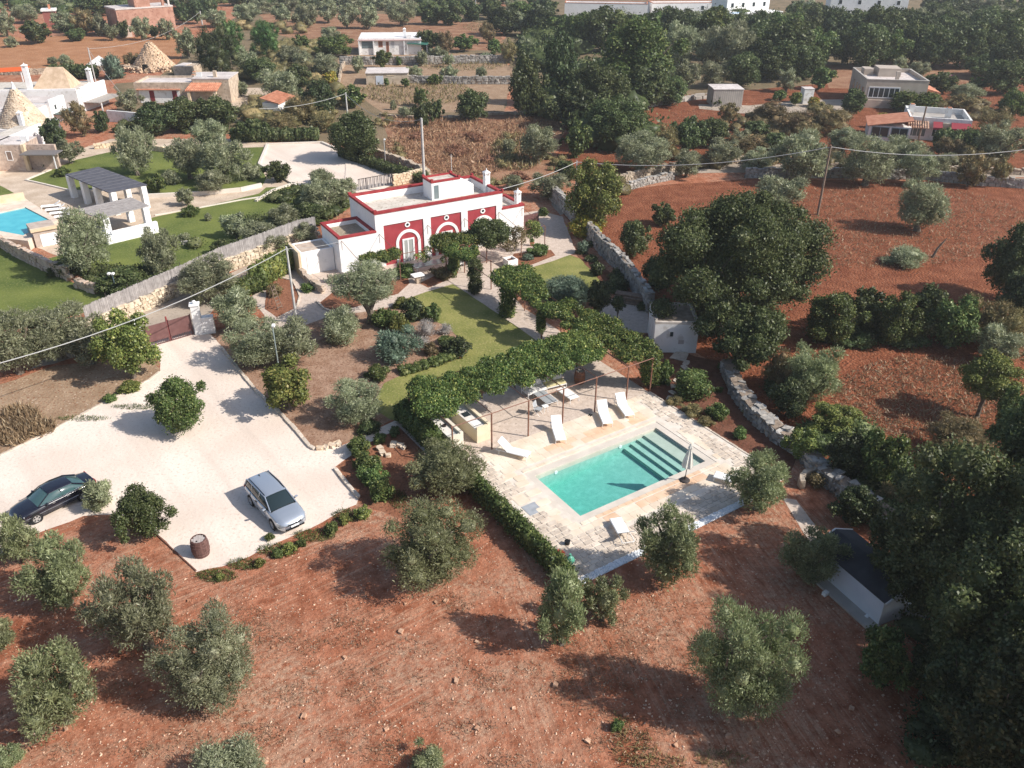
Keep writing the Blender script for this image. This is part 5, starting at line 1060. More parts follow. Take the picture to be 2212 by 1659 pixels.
bxp(t, 'porch_column', WHITE, -.05, .2, -.4, -.1, 0, 2.85); bxp(t, 'porch_column', WHITE, 3.0, 3.25, -.4, -.1, 0, 2.85); bxp(t, 'porch_column', WHITE, 9.4, 9.6, -.4, -.1, 0, 2.85)
chimney_mb(9.6, 3.5, 3.0, 5.0, .3, WHITE, t); bxp(t, 'roof_tank', CUSH, 10.0, 11.0, 2, 3, 3.0, 3.6)
t = thing('carport', 'dark green corrugated carport roof on thin posts at the right of the bungalow', 'carport', W(880, 119)); MB().add([(0, 0, 2.2), (4.4, 0, 2.0), (4.4, 3, 2.3), (0, 3, 2.5), (0, 0, 2.26), (4.4, 0, 2.06), (4.4, 3, 2.36), (0, 3, 2.56)], [(0, 1, 2, 3), (7, 6, 5, 4), (0, 4, 5, 1), (1, 5, 6, 2), (2, 6, 7, 3), (3, 7, 4, 0)]).build('roof', mat('green_sheet', (0.03, 0.13, 0.10)), t)
for x, y in ((.1, .1), (4.2, .1), (.1, 2.8), (4.2, 2.8)): bxp(t, 'post', WPAINT, x-.05, x+.05, y-.05, y+.05, 0, 2.1)
t, w = bld('stone_hut', 'low beige block hut with a pale blue door on the dry terraces', (790, 159), (881, 158), 1.9, 'hut')
MB().box(0, w, 0, 5.5, 0, 1.9).build('wall', mat('beige_block', (0.46, 0.37, 0.27), (0.58, 0.49, 0.38), scale=1, c3=(.38, .30, .23), s3=3), t); bxp(t, 'roof', PINKW, -.1, w+.1, -.15, 5.6, 1.902, 2.0); bxp(t, 'door', mat('pale_blue_paint', (0.58, 0.63, 0.70)), 1.7, 3.0, -.05, -.002, 0, 1.5); bxp(t, 'lintel', TUFO, 3.6, 4.9, -.04, -.002, 1.45, 1.6)
t, w = bld('block_house', 'beige flat-roofed house with a wide glazed veranda and dark side windows', (1874, 172), (2008, 176), 4.2)
BEI = mat('beige_render', (0.40, 0.335, 0.275), (0.49, 0.42, 0.35), scale=.8, bump=.01); parapet_box(t, 0, w, 0, 11, 4.3, 3.7, BEI, PINKW, G_CONC, .25, .05, .1)
window(t, .5, 5.2, 1.5, 3.1, 0, WPAINT, GLASSD, mull=5, fr=.12); bxp(t, 'window_head', WPAINT, .5, 5.2, -.05, -.002, 3.1, 3.2)
for y, a, b in ((1.2, 1.6, 2.9), (3.6, 1.2, 2.9), (5.5, 1.6, 2.9), (7.8, 1.4, 2.9)): window(t, y, y+.9, a, b, 0, BEI, GLASSD, side='l', fr=.06)
bxp(t, 'roof_room', BEI, 3.0, 6.5, 6.0, 9.5, 3.73, 5.0); bxp(t, 'roof_room', BEI, 1.0, 2.4, 7, 9.5, 3.73, 4.7); bxp(t, 'chimney', BEI, 4.9, 5.4, 2.5, 3.0, 3.73, 5.1); bxp(t, 'plinth_wall', mat('pinkish_render', (0.52, 0.40, 0.32), (0.60, 0.49, 0.40), scale=1), .3, 4.6, -.25, -.003, 0, 1.2)
p = MB(); p.add([(w+.003, 2, 2.3), (w+2.8, 2, 1.9), (w+2.8, 8, 1.9), (w+.003, 8, 2.3), (w+.003, 2, 2.9), (w+2.8, 2, 2.2), (w+2.8, 8, 2.2), (w+.003, 8, 2.9)], [(0, 1, 2, 3), (7, 6, 5, 4), (0, 4, 5, 1), (1, 5, 6, 2), (2, 6, 7, 3), (3, 7, 4, 0)]); p.build('porch_roof', TILE, t)
bxp(t, 'porch_pier', G_CONC, w+.003, w+.3, 2, 2.3, 0, 2.3); bxp(t, 'porch_pier', G_CONC, w+2.3, w+2.7, 2, 2.3, 0, 1.95)
t, w = bld('tiled_house', 'white flat-roofed house with red awnings and a red tiled annex', (1966, 253), (2101, 262), 2.9)
parapet_box(t, 0, w, 0, 7.5, 3.0, 2.2, WHITE2, mat('grey_roof_paving', (0.34, 0.31, 0.28), (0.44, 0.41, 0.375), scale=.6), None, .25)
for x, y in ((-2.1, 5.0), (5.0, 4.0)): bxp(t, 'chimney', WHITE2, max(x, .3), max(x, .3)+.7, y, y+.7, 2.23, 3.6); bxp(t, 'chimney_top', TILE, max(x, .3)+.1, max(x, .3)+.6, y+.1, y+.6, 3.602, 3.72)
aw = mat('red_awning', (0.29, 0.045, 0.06), rough=.9)
for x0, x1 in ((.39*w, .54*w), (.68*w, .99*w)):
    MB().add([(x0, -.02, 2.55), (x1, -.02, 2.55), (x1, -1.0, 1.95), (x0, -1.0, 1.95), (x0, -1.0, 1.7), (x1, -1.0, 1.7)], [(0, 1, 2, 3), (3, 2, 5, 4)]).build('awning', aw, t)
bxp(t, 'stone_pier', TUFO, .55*w, .67*w, -.15, -.003, 0, 2.4)
window(t, .69*w, .97*w, .5, 1.8, 0, WPAINT, GLASSD, mull=2, fr=.1); window(t, .40*w, .53*w, .5, 1.8, 0, WPAINT, GLASSD, mull=1, fr=.1); window(t, .2, 2.4, .4, 1.6, 0, WPAINT, GLASSB, mull=3, fr=.08)
def tiled_slope(t, c, mt, nx, ny, name='roof_tile'):
    """c: four corners low-left, low-right, high-right, high-left; rows of tiles laid over it"""
    c = [Vector(q) for q in c]; MB().add(c+[q-Vector((0, 0, .1)) for q in c], [(0, 1, 2, 3), (7, 6, 5, 4), (0, 4, 5, 1), (1, 5, 6, 2), (2, 6, 7, 3), (3, 7, 4, 0)]).build('roof_slope', mt, t)
    b = MB()
    def at(u, v): return (c[0]*(1-u)+c[1]*u)*(1-v)+(c[3]*(1-u)+c[2]*u)*v
    n = (c[1]-c[0]).cross(c[3]-c[0]).normalized()
    for i in range(nx):
        for j in range(ny):
            u0, u1 = i/nx, (i+.55)/nx; v0, v1 = j/ny, (j+1.05)/ny; b.add([at(u0, v0)+n*.06, at((u0+u1)/2, v0)+n*.13, at(u1, v0)+n*.06, at(u1, min(1, v1))+n*.02, at((u0+u1)/2, min(1, v1))+n*.09, at(u0, min(1, v1))+n*.02], [(0, 1, 4, 5), (1, 2, 3, 4)])
    o = b.build(name+'s', mt, t); o['kind'] = 'stuff'
tiled_slope(t, [(-.2, -1.6, 1.9), (2.5, -1.6, 1.9), (2.5, -.02, 2.5), (-.2, -.02, 2.5)], TILEB, 9, 4)
t2 = thing('tiled_annex', 'red tiled lean-to annex with glazed side left of the house with red awnings', 'annex', t.location+Vector((-5.6, -.8, 0)), t.rotation_euler.z)
MB().box(0, 5.3, 0, 5.5, 0, 2.0).build('wall', WHITE2, t2); tiled_slope(t2, [(-.3, -.3, 2.0), (-.3, 5.8, 2.02), (5.4, 5.8, 3.0), (5.4, -.3, 2.98)][::1], TILE, 12, 8); window(t2, .3, 2.6, .5, 1.9, 0, mat('bluegreen_frame', (.28, .38, .42)), GLASSD, mull=1, fr=.1); window(t2, 2.8, 5.0, .5, 1.9, 0, MATS['bluegreen_frame'], GLASSD, mull=1, fr=.1)
# concrete cube hut
t, w = bld('concrete_hut', 'windowless grey concrete cube hut in the red field, dark on its left side', (1543, 194), (1607, 194), 2.6, 'hut')
MB().box(0, w, 0, 4.2, 0, 2.6).build('wall', G_CONC, t); bxp(t, 'roof', PINKW, -.08, w+.08, -.08, 4.28, 2.602, 2.72)
for i in range(14): bxp(t, 'board_mark', mat('dark_concrete', (.27, .25, .235)), .15+i*w/14.5, .2+i*w/14.5, -.012, -.002, .1, 2.5)
t, w = bld('water_tank', 'pale square concrete tank beside the trees left of the beige house', (1739, 193), (1760, 193), 2.3, 'tank'); MB().box(0, w, 0, 1.8, 0, 2.3).build('wall', WHITE2, t); bxp(t, 'lid', PINKW, -.05, w+.05, -.05, 1.85, 2.302, 2.4)
# rustic stone house with tiled porch
t, w = bld('rustic_house', 'rubble stone house with white front, red doors and flat grey roof behind dark trees', (288, 180), (424, 180), 3.0)
w = 9.2; RUB = mat('rubble', (0.44, 0.34, 0.25), (0.60, 0.49, 0.38), scale=1.5, bump=.05, bscale=4, c3=(.33, .26, .20), s3=2.5); parapet_box(t, 0, w, 0, 6.2, 3.1, 2.8, RUB, PINKW, None, .3)
bxp(t, 'white_front', WHITE2, .6, 7.0, -.04, -.002, 0, 2.0); bxp(t, 'tile_ledge', TILE, .3, 7.2, -.5, -.002, 2.05, 2.15)
for x in (2.2, 5.8): bxp(t, 'door', mat('dark_red_door', (.20, .03, .035)), x, x+.75, -.06, -.041, 0, 1.9)
for x, y in ((8.6, 2.0), (8.0, 4.6)): bxp(t, 'chimney', RUB, x, x+.5, y, y+.5, 2.83, 3.9); bxp(t, 'chimney_top', TILE, x+.06, x+.44, y+.06, y+.44, 3.902, 4.0)
MB().box(w+.003, w+5.8, 0, 5.8, 0, 3.6).build('taller_block', RUB, t); bxp(t, 'taller_roof', PINKW, w-.05, w+5.9, -.05, 5.9, 3.602, 3.75); tiled_slope(t, [(w-.6, -2.3, 2.3), (w+4.4, -2.3, 2.3), (w+4.7, -.1, 3.1), (w-.1, -.1, 3.1)], TILE, 16, 5); bxp(t, 'porch_pier', TUFO, w-.3, w+.1, -2.2, -1.8, 0, 2.2); bxp(t, 'porch_pier', TUFO, w+3.8, w+4.2, -2.2, -1.8, 0, 2.2); bxp(t, 'satellite_dish', WPAINT, w+.6, w+1.4, 1.0, 1.1, 3.8, 4.5)
bxp(t, 'chimney', RUB, w+3.2, w+3.7, 1, 1.5, 3.75, 4.7)
# ruined trullo
def cone_stones(t, c, r, h, m, n_rows, wname='stone', rough=.12, limit=300, ztop=.94):
    it = []; g = random.Random(3); MB().lathe([(r*.97, 0), (r*.55, h*.42), (.12, h*.97), (.02, h)], 24, c).build('cone_core', MORTAR, t)
    for i in range(n_rows):
        f = i/n_rows*ztop; z = h*f; q = r*(1-f); n = max(4, int(2*PI*q/(.42 if rough > .1 else .34)))
        for k in range(n): a = 2*PI*(k+g.random()*.6)/n; it.append(((c[0]+(q+g.uniform(-rough, rough)*.6)*math.cos(a), c[1]+(q+g.uniform(-rough, rough)*.6)*math.sin(a), c[2]+z+h/n_rows/2), (.3, .44, h/n_rows*1.05), a))
    pieces(t, wname, m, it, limit, jit=.25)
TRU = mat('trullo_stone', (0.50, 0.36, 0.24), (0.66, 0.50, 0.36), scale=1.4, bump=.03, island=.14)
t = thing('trullo_ruin', 'half collapsed conical stone trullo with a small dark doorway, in front of the orange field', 'trullo', W(333, 148)); cone_stones(t, (0, 0, 0), 4.0, 5.0, TRU, 17, rough=.2)
bxp(t, 'doorway', mat('black', (.01, .01, .01)), -.5, .35, -4.12, -3.6, 0, 1.3)
it = []; g = random.Random(9)
for i in range(150): a = g.uniform(PI, 2*PI); q = g.uniform(3.8, 5.6); it.append(((q*math.cos(a), q*math.sin(a), g.uniform(0, .8)), (.4, .35, .3), g.uniform(0, 3)))
pieces(t, 'fallen_stone', TRU, it, 60, jit=.3)
t, w = bld('ruin_wall', 'grey roofless stone shed beside the ruined trullo', (372, 140), (412, 141), 2.2, 'ruin'); MB().box(0, w, 0, 4, 0, 1.9).build('wall', RUB, t); bxp(t, 'roof', PINKW, .2, w*.55, .2, 3.8, 1.902, 2.0)
# small hut with orange tiles
t, w = bld('tiled_hut', 'tiny white hut with an orange tiled roof among the brown bushes', (600, 222), (634, 206), 2.2, 'hut'); MB().box(0, w, 0, 2.5, 0, 2.1).build('wall', WHITE2, t); tiled_slope(t, [(-.2, -.2, 2.1), (w+.2, -.2, 2.1), (w+.2, 2.7, 2.8), (-.2, 2.7, 2.8)], TILE, 10, 5)
# brick houses at the top left
t, w = bld('brick_house', 'unfinished brick house with flat roof and raised block at the top left', (249, 20), (372, 12), 6.2)
MB().box(0, w, 0, 8, 0, 6.0).build('wall', BRICK, t); bxp(t, 'roof', PINKW, -.1, w+.1, -.1, 8.1, 6.002, 6.3); bxp(t, 'roof_block', BRICK, w*.35, w*.62, .4, 5, 6.3, 9.2); bxp(t, 'column', BRICK, w*.83, w*.87, .4, .9, 6.3, 9.0); bxp(t, 'column', PINKW, w*.94, w*.97, .4, .8, 6.3, 8.6)
bxp(t, 'door', mat('maroon_door', (.10, .03, .03)), 3.2, 4.8, -.04, -.002, 0, 2.2); bxp(t, 'ground_floor', mat('pale_render', (.5, .40, .34)), .3, 2.6, -.03, -.002, 0, 2.6)
t, w = bld('red_house', 'small red-walled house with a white roof edge at the far left', (90, 22), (118, 21), 4.0); MB().box(0, w, 0, 4, 0, 3.7).build('wall', mat('red_wall', (.28, .10, .08)), t); bxp(t, 'roof', WHITE2, -.3, w+.3, -.3, 4.3, 3.702, 4.1); bxp(t, 'chimney', TILE, 1.5, 2, 1, 1.5, 4.1, 5.2)
# white houses along the top edge
def white_house(label, L_, R_, h, d, wins=3, red=False):
    t, w = bld('white_house', label, L_, R_, h); parapet_box(t, 0, w, 0, d, h, h-.5, WHITE, PINKW, TILE if red else None, .3)
    for i in range(wins): x = w*(i+.5)/wins; window(t, x-.5, x+.5, h-2.0, h-.8, 0, WPAINT, GLASSD)
    return t, w
white_house('long low white building with a red roof edge at the top, left stretch', (1220, 5), (1400, 8), 4.0, 6, 0, True)
white_house('low white building at the top edge, middle stretch', (1410, 6), (1555, 5), 4.0, 6, 2, True)
t, w = white_house('white two-storey house with windows at the top edge', (1572, 0), (1664, -4), 5.5, 7, 4)
bxp(t, 'lower_terrace', WHITE, -1.5, w+1, -5, -.003, 0, 2.6); bxp(t, 'blue_pool', mat('pale_blue', (.4, .55, .7)), -1, 3, -4.5, -2.5, 2.602, 2.66)
t, w = white_house('white house with a terrace at the top right edge', (1797, -8), (1965, -5), 5.5, 7, 4)
bxp(t, 'garden_wall', WHITE, -1, w*.5, -6, -5.7, 0, 1.8)
# ------------------------------------------------------------------ the neighbour's white house and trulli
t, w = bld('trulli_house', 'right-hand block of the white trulli complex, tall blank wall facing the sun', (173, 191), (225.5, 173.5), 3.4)
MB().box(0, w, 0, 7.5, 0, 3.0).build('wall', WHITE, t); bxp(t, 'parapet', WHITE, 0, w, 0, .3, 3.0, 3.5); bxp(t, 'parapet', WHITE, 0, .3, .3, 7.5, 3.0, 3.2); bxp(t, 'roof', PINKW, .3, w, .3, 7.5, 3.0, 3.06); bxp(t, 'solar_panel', mat('solar_blue', (.03, .04, .08), rough=.3), .8, 3.4, 1, 5, 3.1, 3.2); chimney_mb(w-1.2, 1.6, 3.06, 5.6, .3, WHITE, t); bxp(t, 'porch_roof', mat('grey_mat', (.33, .30, .27)), 0, w, -2.6, -.003, 1.3, 1.4)
for x in (.6, w-.4): bxp(t, 'porch_post', WPAINT, x, x+.15, -2.5, -2.35, 0, 1.3)
t, w = bld('trulli_house', 'middle block of the white trulli complex with a small pointed cone behind', (104.3, 218), (136.8, 206), 3.2)
MB().box(0, w, 0, 6, 0, 2.9).build('wall', WHITE, t); bxp(t, 'parapet', WHITE, 0, w, 0, .3, 2.9, 3.3); bxp(t, 'roof', PINKW, 0, w, .3, 6, 2.902, 2.96); bxp(t, 'awning', mat('dark_green_awning', (.10, .13, .12)), .3, w+1.2, -1.6, -.003, 1.2, 1.3); MB().box(-5.2, -.003, .5, 6, 0, 2.6).build('side_block', WHITE2, t); bxp(t, 'side_roof', PINKW, -5.2, -.003, .5, 6, 2.602, 2.66); chimney_mb(-4.0, 2, 2.66, 5.2, .28, WHITE, t); window(t, 1.0, 1.6, 1.7, 2.5, 0, WPAINT, GLASSD)
t, w = bld('trulli_house', 'back block of the white trulli complex with a hipped stone roof and tall chimney', (0, 198), (72, 196.5), 3.4)
MB().box(-4, w+6, 0, 8, 0, 3.3).build('wall', WHITE2, t); bxp(t, 'roof', ROOFP, -4, w+6, .3, 8, 3.302, 3.36); bxp(t, 'parapet', WHITE, -4, w+6, 0, .3, 3.302, 3.6); q = MB(); q.add([(w-.5, 1, 3.36), (w+5, 1, 3.36), (w+5, 6, 3.36), (w-.5, 6, 3.36), (w+1.4, 3.4, 6.2), (w+3.8, 3.4, 6.2)], [(0, 1, 5, 4), (1, 2, 5), (2, 3, 4, 5), (3, 0, 4)]); q.build('hipped_roof', TRU, t); chimney_mb(w-.8, 1.2, 3.36, 7.2, .34, WHITE, t); window(t, w+3, w+3.7, 1.8, 2.7, 0, WPAINT, GLASSD); window(t, w-1.6, w-1.2, 1.6, 2.6, 0, WPAINT, GLASSD)
t = thing('trullo', 'pointed conical trullo roof of pale stone rings above the white parapet', 'trullo', W(51, 268, 2.0)*1.0); t.location.z = 0; MB().box(-3.2, 3.2, -3.2, 3.2, 0, 2.0).build('wall', WHITE, t); cone_stones(t, (0, 0, 2.0), 3.0, 4.8, mat('trullo_stone_pale', (0.54, 0.43, 0.32), (0.66, 0.555, 0.43), scale=1.4, bump=.02, island=.1), 22, rough=.04); MB().lathe([(.30, 0), (.28, .5), (.10, .9), (.16, 1.05), (.001, 1.25)], 14, (0, 0, 6.2)).build('pinnacle', WHITE, t, True); chimney_mb(1.3, -2.6, 2.0, 4.4, .26, WHITE, t)
t = thing('trullo', 'small conical trullo roof between the two white blocks of the neighbour house', 'trullo', W(127, 232)*1.0); MB().box(-2, 2, -2, 2, 0, 2.2).build('wall', WHITE2, t); cone_stones(t, (0, 0, 2.2), 2.1, 2.6, MATS['trullo_stone_pale'], 12, rough=.04, limit=120); MB().lathe([(.25, 0), (.25, .3), (.001, .8)], 12, (0, 0, 4.7)).build('pinnacle', WHITE, t, True)
t, w = bld('white_terrace_block', 'low white parapet block with solar panels before the cone, at the left edge', (0, 306), (88, 268), 3.0, 'building')
MB().box(-5, w, 0, 3.2, 0, 2.7).build('wall', WHITE, t); bxp(t, 'parapet', WHITE, -5, w, 0, .3, 2.702, 3.1); bxp(t, 'roof', ROOFP, -5, w, .3, 3.2, 2.702, 2.76)
MB().add([(-4, 1.0, 3.3), (1.6, 1.0, 3.3), (1.6, 3.0, 3.9), (-4, 3.0, 3.9), (-4, 1.0, 3.24), (1.6, 1.0, 3.24), (1.6, 3.0, 3.84), (-4, 3.0, 3.84)], [(0, 1, 2, 3), (7, 6, 5, 4), (0, 4, 5, 1), (1, 5, 6, 2), (2, 6, 7, 3), (3, 7, 4, 0)]).build('solar_panel', MATS['solar_blue'], t)
t, w = bld('stone_outbuilding', 'rough pink-beige stone outbuilding with a shuttered window at the left edge', (-60, 310), (43, 310), 3.2, 'building')
MB().box(0, w, 0, 4, 0, 3.0).build('wall', mat('pink_rubble', (0.42, 0.31, 0.25), (0.55, 0.43, 0.35), scale=1.4, bump=.05, bscale=4, c3=(.33, .25, .21), s3=3), t); bxp(t, 'roof', PINKW, 0, w, 0, 4, 3.002, 3.1); bxp(t, 'corner_stones', TUFO, w-.02, w+.35, -.1, .4, 0, 3.05); window(t, w-2.0, w-1.3, 1.2, 2.3, 0, WHITE, mat('brown_shutter2', (.22, .15, .12)), name='window')
bxp(t, 'side_wall', MATS['pink_rubble'], w+.35, w+3.6, .6, 1.0, 0, 2.9); bxp(t, 'canopy', mat('grey_canopy', (.17, .155, .15)), w+.4, w+4.5, -1.6, .6, 2.2, 2.3); bxp(t, 'canopy_post', WPAINT, w+4.2, w+4.3, -1.5, -1.4, 0, 2.2); bxp(t, 'air_conditioner', WPAINT, w-.6, w+.2, 1.4, 1.8, 3.1, 3.7)
t = thing('orange_canopy', 'bright orange canvas canopy behind the neighbour house at the left edge', 'canopy', W(22, 184)); MB().add([(-4, -2, 2.2), (3.6, -1.6, 2.6), (3.4, 1.8, 2.8), (-4, 1.8, 2.4), (-4, -2, 2.25), (3.6, -1.6, 2.65), (3.4, 1.8, 2.85), (-4, 1.8, 2.45)], [(0, 1, 2, 3), (7, 6, 5, 4), (0, 4, 5, 1), (1, 5, 6, 2), (2, 6, 7, 3), (3, 7, 4, 0)]).build('sheet', mat('orange_canvas', (.72, .12, .02)), t); bxp(t, 'post', WPAINT, 3.2, 3.35, -1.5, -1.35, 0, 2.55)
edging('garden_wall', 'white garden wall behind the neighbour lawn, partly hidden by dark trees', [(236, 262), (302, 268)], .3, 1.6, WHITE2, 'wall')
# shade sail
t = thing('shade_sail', 'pale triangular shade sail behind the neighbour house', 'shade sail', W(215, 165)); MB().add([(-2, 0, 2.0), (3.4, .5, 1.6), (-.5, 2.6, 3.2), (-2, 0, 2.03), (3.4, .5, 1.63), (-.5, 2.6, 3.23)], [(0, 1, 2), (5, 4, 3), (0, 3, 4, 1), (1, 4, 5, 2), (2, 5, 3, 0)]).build('sail', CUSH, t); bxp(t, 'post', WPAINT, -2.05, -1.95, -.05, .05, 0, 2.05)
# neighbour's pergola with mats, lower canopy, white seats
def quad_canopy(name, label, corners, z, m, posts, pm, rib=None, hp=None):
    c = [Vector((x, y, 0)) for x, y in corners]; t = thing(name, label, 'pergola', c[0]); q = [v-c[0] for v in c]
    MB().prism([(v.x, v.y) for v in q], z, z+.1).build('mat_roof', m, t)
    for i in range(1, 9):
        f = i/9; MB().tube([q[0].lerp(q[3], f)+Vector((0, 0, z+.12)), q[1].lerp(q[2], f)+Vector((0, 0, z+.12))], .02, 4).build('batten', rib, t)
    for (u, v) in posts:
        p = q[0].lerp(q[3], u).lerp(q[1].lerp(q[2], u), v); o = bxp(t, 'pillar', pm, -.28, .28, -.28, .28, 0, z); o.location = p; o.rotation_euler = (0, 0, math.atan2(q[1].y, q[1].x))
    return t
PM = mat('grey_reed_roof', (0.075, 0.075, 0.09), (0.11, 0.11, 0.13), scale=2, bump=.01)
quad_canopy('reed_pergola', 'large pergola with dark grey reed roof and thick white stone pillars', [(-48.2, 88.8), (-45.9, 91.8), (-38.0, 85.2), (-40.9, 82.5)], 2.4, PM, [(.05, .05), (.38, .05), (.68, .05), (.97, .12), (.97, .9), (.6, .92), (.05, .92)], WHITE2, mat('grey_batten', (.15, .15, .165)))
quad_canopy('low_reed_pergola', 'smaller lighter reed canopy on white pillars in front of the large pergola', [(-42.0, 77.4), (-38.2, 81.4), (-35.4, 78.8), (-38.6, 75.0)], 2.25, mat('light_reed_roof', (0.26, 0.235, 0.225), (0.35, 0.325, 0.31), scale=2, bump=.01), [(.95, .12), (.95, .92), (.05, .9)], WHITE, MATS['grey_reed'])
t = thing('masonry_sofa', 'white L-shaped masonry bench and barbecue under the smaller reed canopy', 'bench', Vector((-37.6, 74.6, 0)), rad(-38+90)-rad(8))
bxp(t, 'bench_back', WHITE, 0, 4.4, 0, .4, 0, 1.1); bxp(t, 'bench_seat', WHITE, 0, 4.4, .4, 1.3, 0, .5); bxp(t, 'bench_side', WHITE, -.5, -.003, 0, 2.2, 0, .8); bxp(t, 'dark_slot', GLASSD, 1.2, 1.8, .39, .43, .6, .9)
for i in range(4):
    t = thing('teak_deckchair', ['white deckchair furthest from the camera beside the neighbour pool', 'second white deckchair in the row beside the neighbour pool', 'third white deckchair in the row beside the neighbour pool', 'white deckchair nearest the big olive beside the neighbour pool'][i], 'deckchair', W(112+i*9.5, 449+i*7.5, 0), rad(20), 'deckchairs beside the neighbour pool')
    bxp(t, 'frame', WPAINT, -1.0, .9, -.32, .32, .22, .28); bxp(t, 'seat', FAB, -.95, .3, -.28, .28, .281, .31); q = bxp(t, 'backrest', FAB, 0, .7, -.28, .28, 0, .04); q.location = (.3, 0, .3); q.rotation_euler = (0, rad(-30), 0)
    for x in (-.9, .8):
        for y in (-.28, .28): bxp(t, 'leg', WPAINT, x-.03, x+.03, y-.03, y+.03, 0, .22)
# neighbour's raised pool
def npool():
    zt = .95; O = W(54, 447, zt); O.z = 0; t = thing('raised_pool', 'bright blue raised swimming pool of the neighbour at the left edge, walled in stone', 'swimming pool', O)
    def q(x, y, z=zt): p = W(x, y, z); return (p.x-O.x, p.y-O.y)
    outer = [q(-90, 452), q(54, 428), q(66, 438), q(124, 474), q(60, 520), q(-90, 445+60)]
    inner = [q(-90, 478), q(54, 447), q(112, 477), q(50, 508), q(-90, 462+20)]
    b = MB(); n = 5; vs = outer[:1]+[outer[1], outer[3], outer[4], outer[5]]; V_ = [(x, y, 0) for x, y in vs]+[(x, y, zt) for x, y in vs]+[(x, y, zt) for x, y in inner]+[(x, y, .2) for x, y in inner]
    F_ = []
    for i in range(n): j = (i+1) % n; F_ += [(i, j, n+j, n+i), (n+i, n+j, 2*n+j, 2*n+i), (2*n+i, 2*n+j, 3*n+j, 3*n+i)]
    F_.append(tuple(3*n+i for i in range(n))); b.add(V_, F_); b.build('pool_wall', mat('pool_surround', (0.60, 0.48, 0.38), (0.70, 0.60, 0.50), scale=1, bump=.02), t)
    MB().prism(inner, .25, zt-.10).build('water', mat('blue_pool_water', (0.06, 0.42, 0.50), (0.09, 0.50, 0.56), scale=1, rough=.08, spec=.5), t)
    a_, l_ = frame_at(Vector(q(-90, 455)).to_3d(), Vector(q(54, 430)).to_3d()); o = MB().box(0, l_, -.15, .15, zt, zt+.75).build('back_wall', TUFO, t); o.location = (*q(-90, 455), 0); o.rotation_euler = (0, 0, a_)
npool()
stone_wall('retaining_wall', 'stone retaining wall below the neighbour pool, running down to the big olive', VV([(-80, 492), (0, 532), (40, 556), (110, 590), (150, 606)]), 1.25, .4, mat('pinkish_wall_stone', (0.44, 0.32, 0.245), (0.58, 0.46, 0.37), scale=1.5, island=.12, bump=.02), 160, cell=(.55, .3), seed=21)
stone_wall('wall_stump', 'short stump of rough stone wall on the neighbour lawn below the big olive', VV([(168, 620), (208, 634)]), .9, .5, MATS['pinkish_wall_stone'], 40, cell=(.5, .3), seed=22)
t, w = bld('pump_house', 'low white-doored pump house with stone edge built against the neighbour pool', (70, 502), (124, 492), 1.5, 'building'); MB().box(0, w, 0, 3, 0, 1.5).build('wall', mat('pump_wall', (.40, .32, .27), (.5, .42, .36), scale=2), t); bxp(t, 'roof_edge', TUFO, -.15, w+.1, -.15, .25, 1.502, 1.75); bxp(t, 'door', WHITE, .5, w-.2, -.04, -.002, 0, 1.15)
o = MB().lathe([(.25, 0), (.3, .1), (.3, .35), (.2, .42)], 16).build('green_reel', mat('green_plastic', (.03, .33, .05)), None); o.location = W(88, 563); tag(o, 'green garden hose reel in front of the pump house door', 'hose reel')
for x, y, s, lb in ((402, 525, .7, 'pair of low pale rocks on the neighbour lawn by a small bush'), (152, 392, .5, 'pale rock on the triangular lawn of the neighbour garden'), (410, 523, .5, 'smaller rock leaning on the pair on the neighbour lawn')):
    o = bpy.data.objects.new('garden_rock', blanks('garden_rock', DRYSTONE_G, .35)[0]); COL.objects.link(o); o.location = W(x, y, .12); o.scale = (s*1.2, s*.6, s*.6); o.rotation_euler = (0, 0, .5); tag(o, lb, 'rock')
# ------------------------------------------------------------------ poles, cables, lamps
def pole(name, label, x, y, ty, r0, r1, m, lean=(0, 0), cat='pole'):
    h = solve_height(x, y, ty); t = thing(name, label, cat, W(x, y)); MB().tube([(0, 0, 0), (lean[0]*h, lean[1]*h, h)], [r0, r1], 12).build('shaft', m, t, True)
    MB().tube([(lean[0]*h-.1, 0, h-.25), (lean[0]*h+.15, 0, h-.25)], .03, 6).build('bracket', GALV, t); return t, Vector((t.location.x+lean[0]*h, t.location.y+lean[1]*h, h-.15))
_, pA = pole('utility_pole', 'tall pale concrete pole standing on the gravel path beside the ladder bed', 641, 698, 533, .11, .07, CONCP)
_, pB = pole('utility_pole', 'tall grey concrete pole behind the farmhouse roof', 918, 420, 255, .17, .12, CONCP)
_, pC = pole('utility_pole', 'leaning brown wooden pole standing in the red field', 1766, 464, 314, .13, .09, WOODP, (.0, 0))
_, pD = pole('utility_pole', 'thin grey pole behind the feathery tree, carrying the cable to the farmhouse', 1243, 420, 347, .08, .06, GALV)
_, pE = pole('utility_pole', 'grey pole among the bushes left of the dry terraces', 752, 262, 200, .14, .1, CONCP)
_, pF = pole('utility_pole', 'thin pole standing behind the neighbour white house', 207, 178, 103, .12, .09, CONCP)
_, pG = pole('utility_pole', 'concrete pole in front of the dark pines near the top left', 437, 54, 24, .22, .14, CONCP)
_, pH = pole('utility_pole', 'slanting wooden pole in front of the house with red awnings', 1983, 305, 230, .13, .10, WOODP)
_, pI = pole('utility_pole', 'thin metal pole at the top edge, behind the far olives', 1028, 37, -10, .12, .1, GALV)
pole('tv_antenna', 'thin white antenna mast behind the farmhouse roof', 976, 385, 333, .03, .02, WPAINT, cat='antenna')
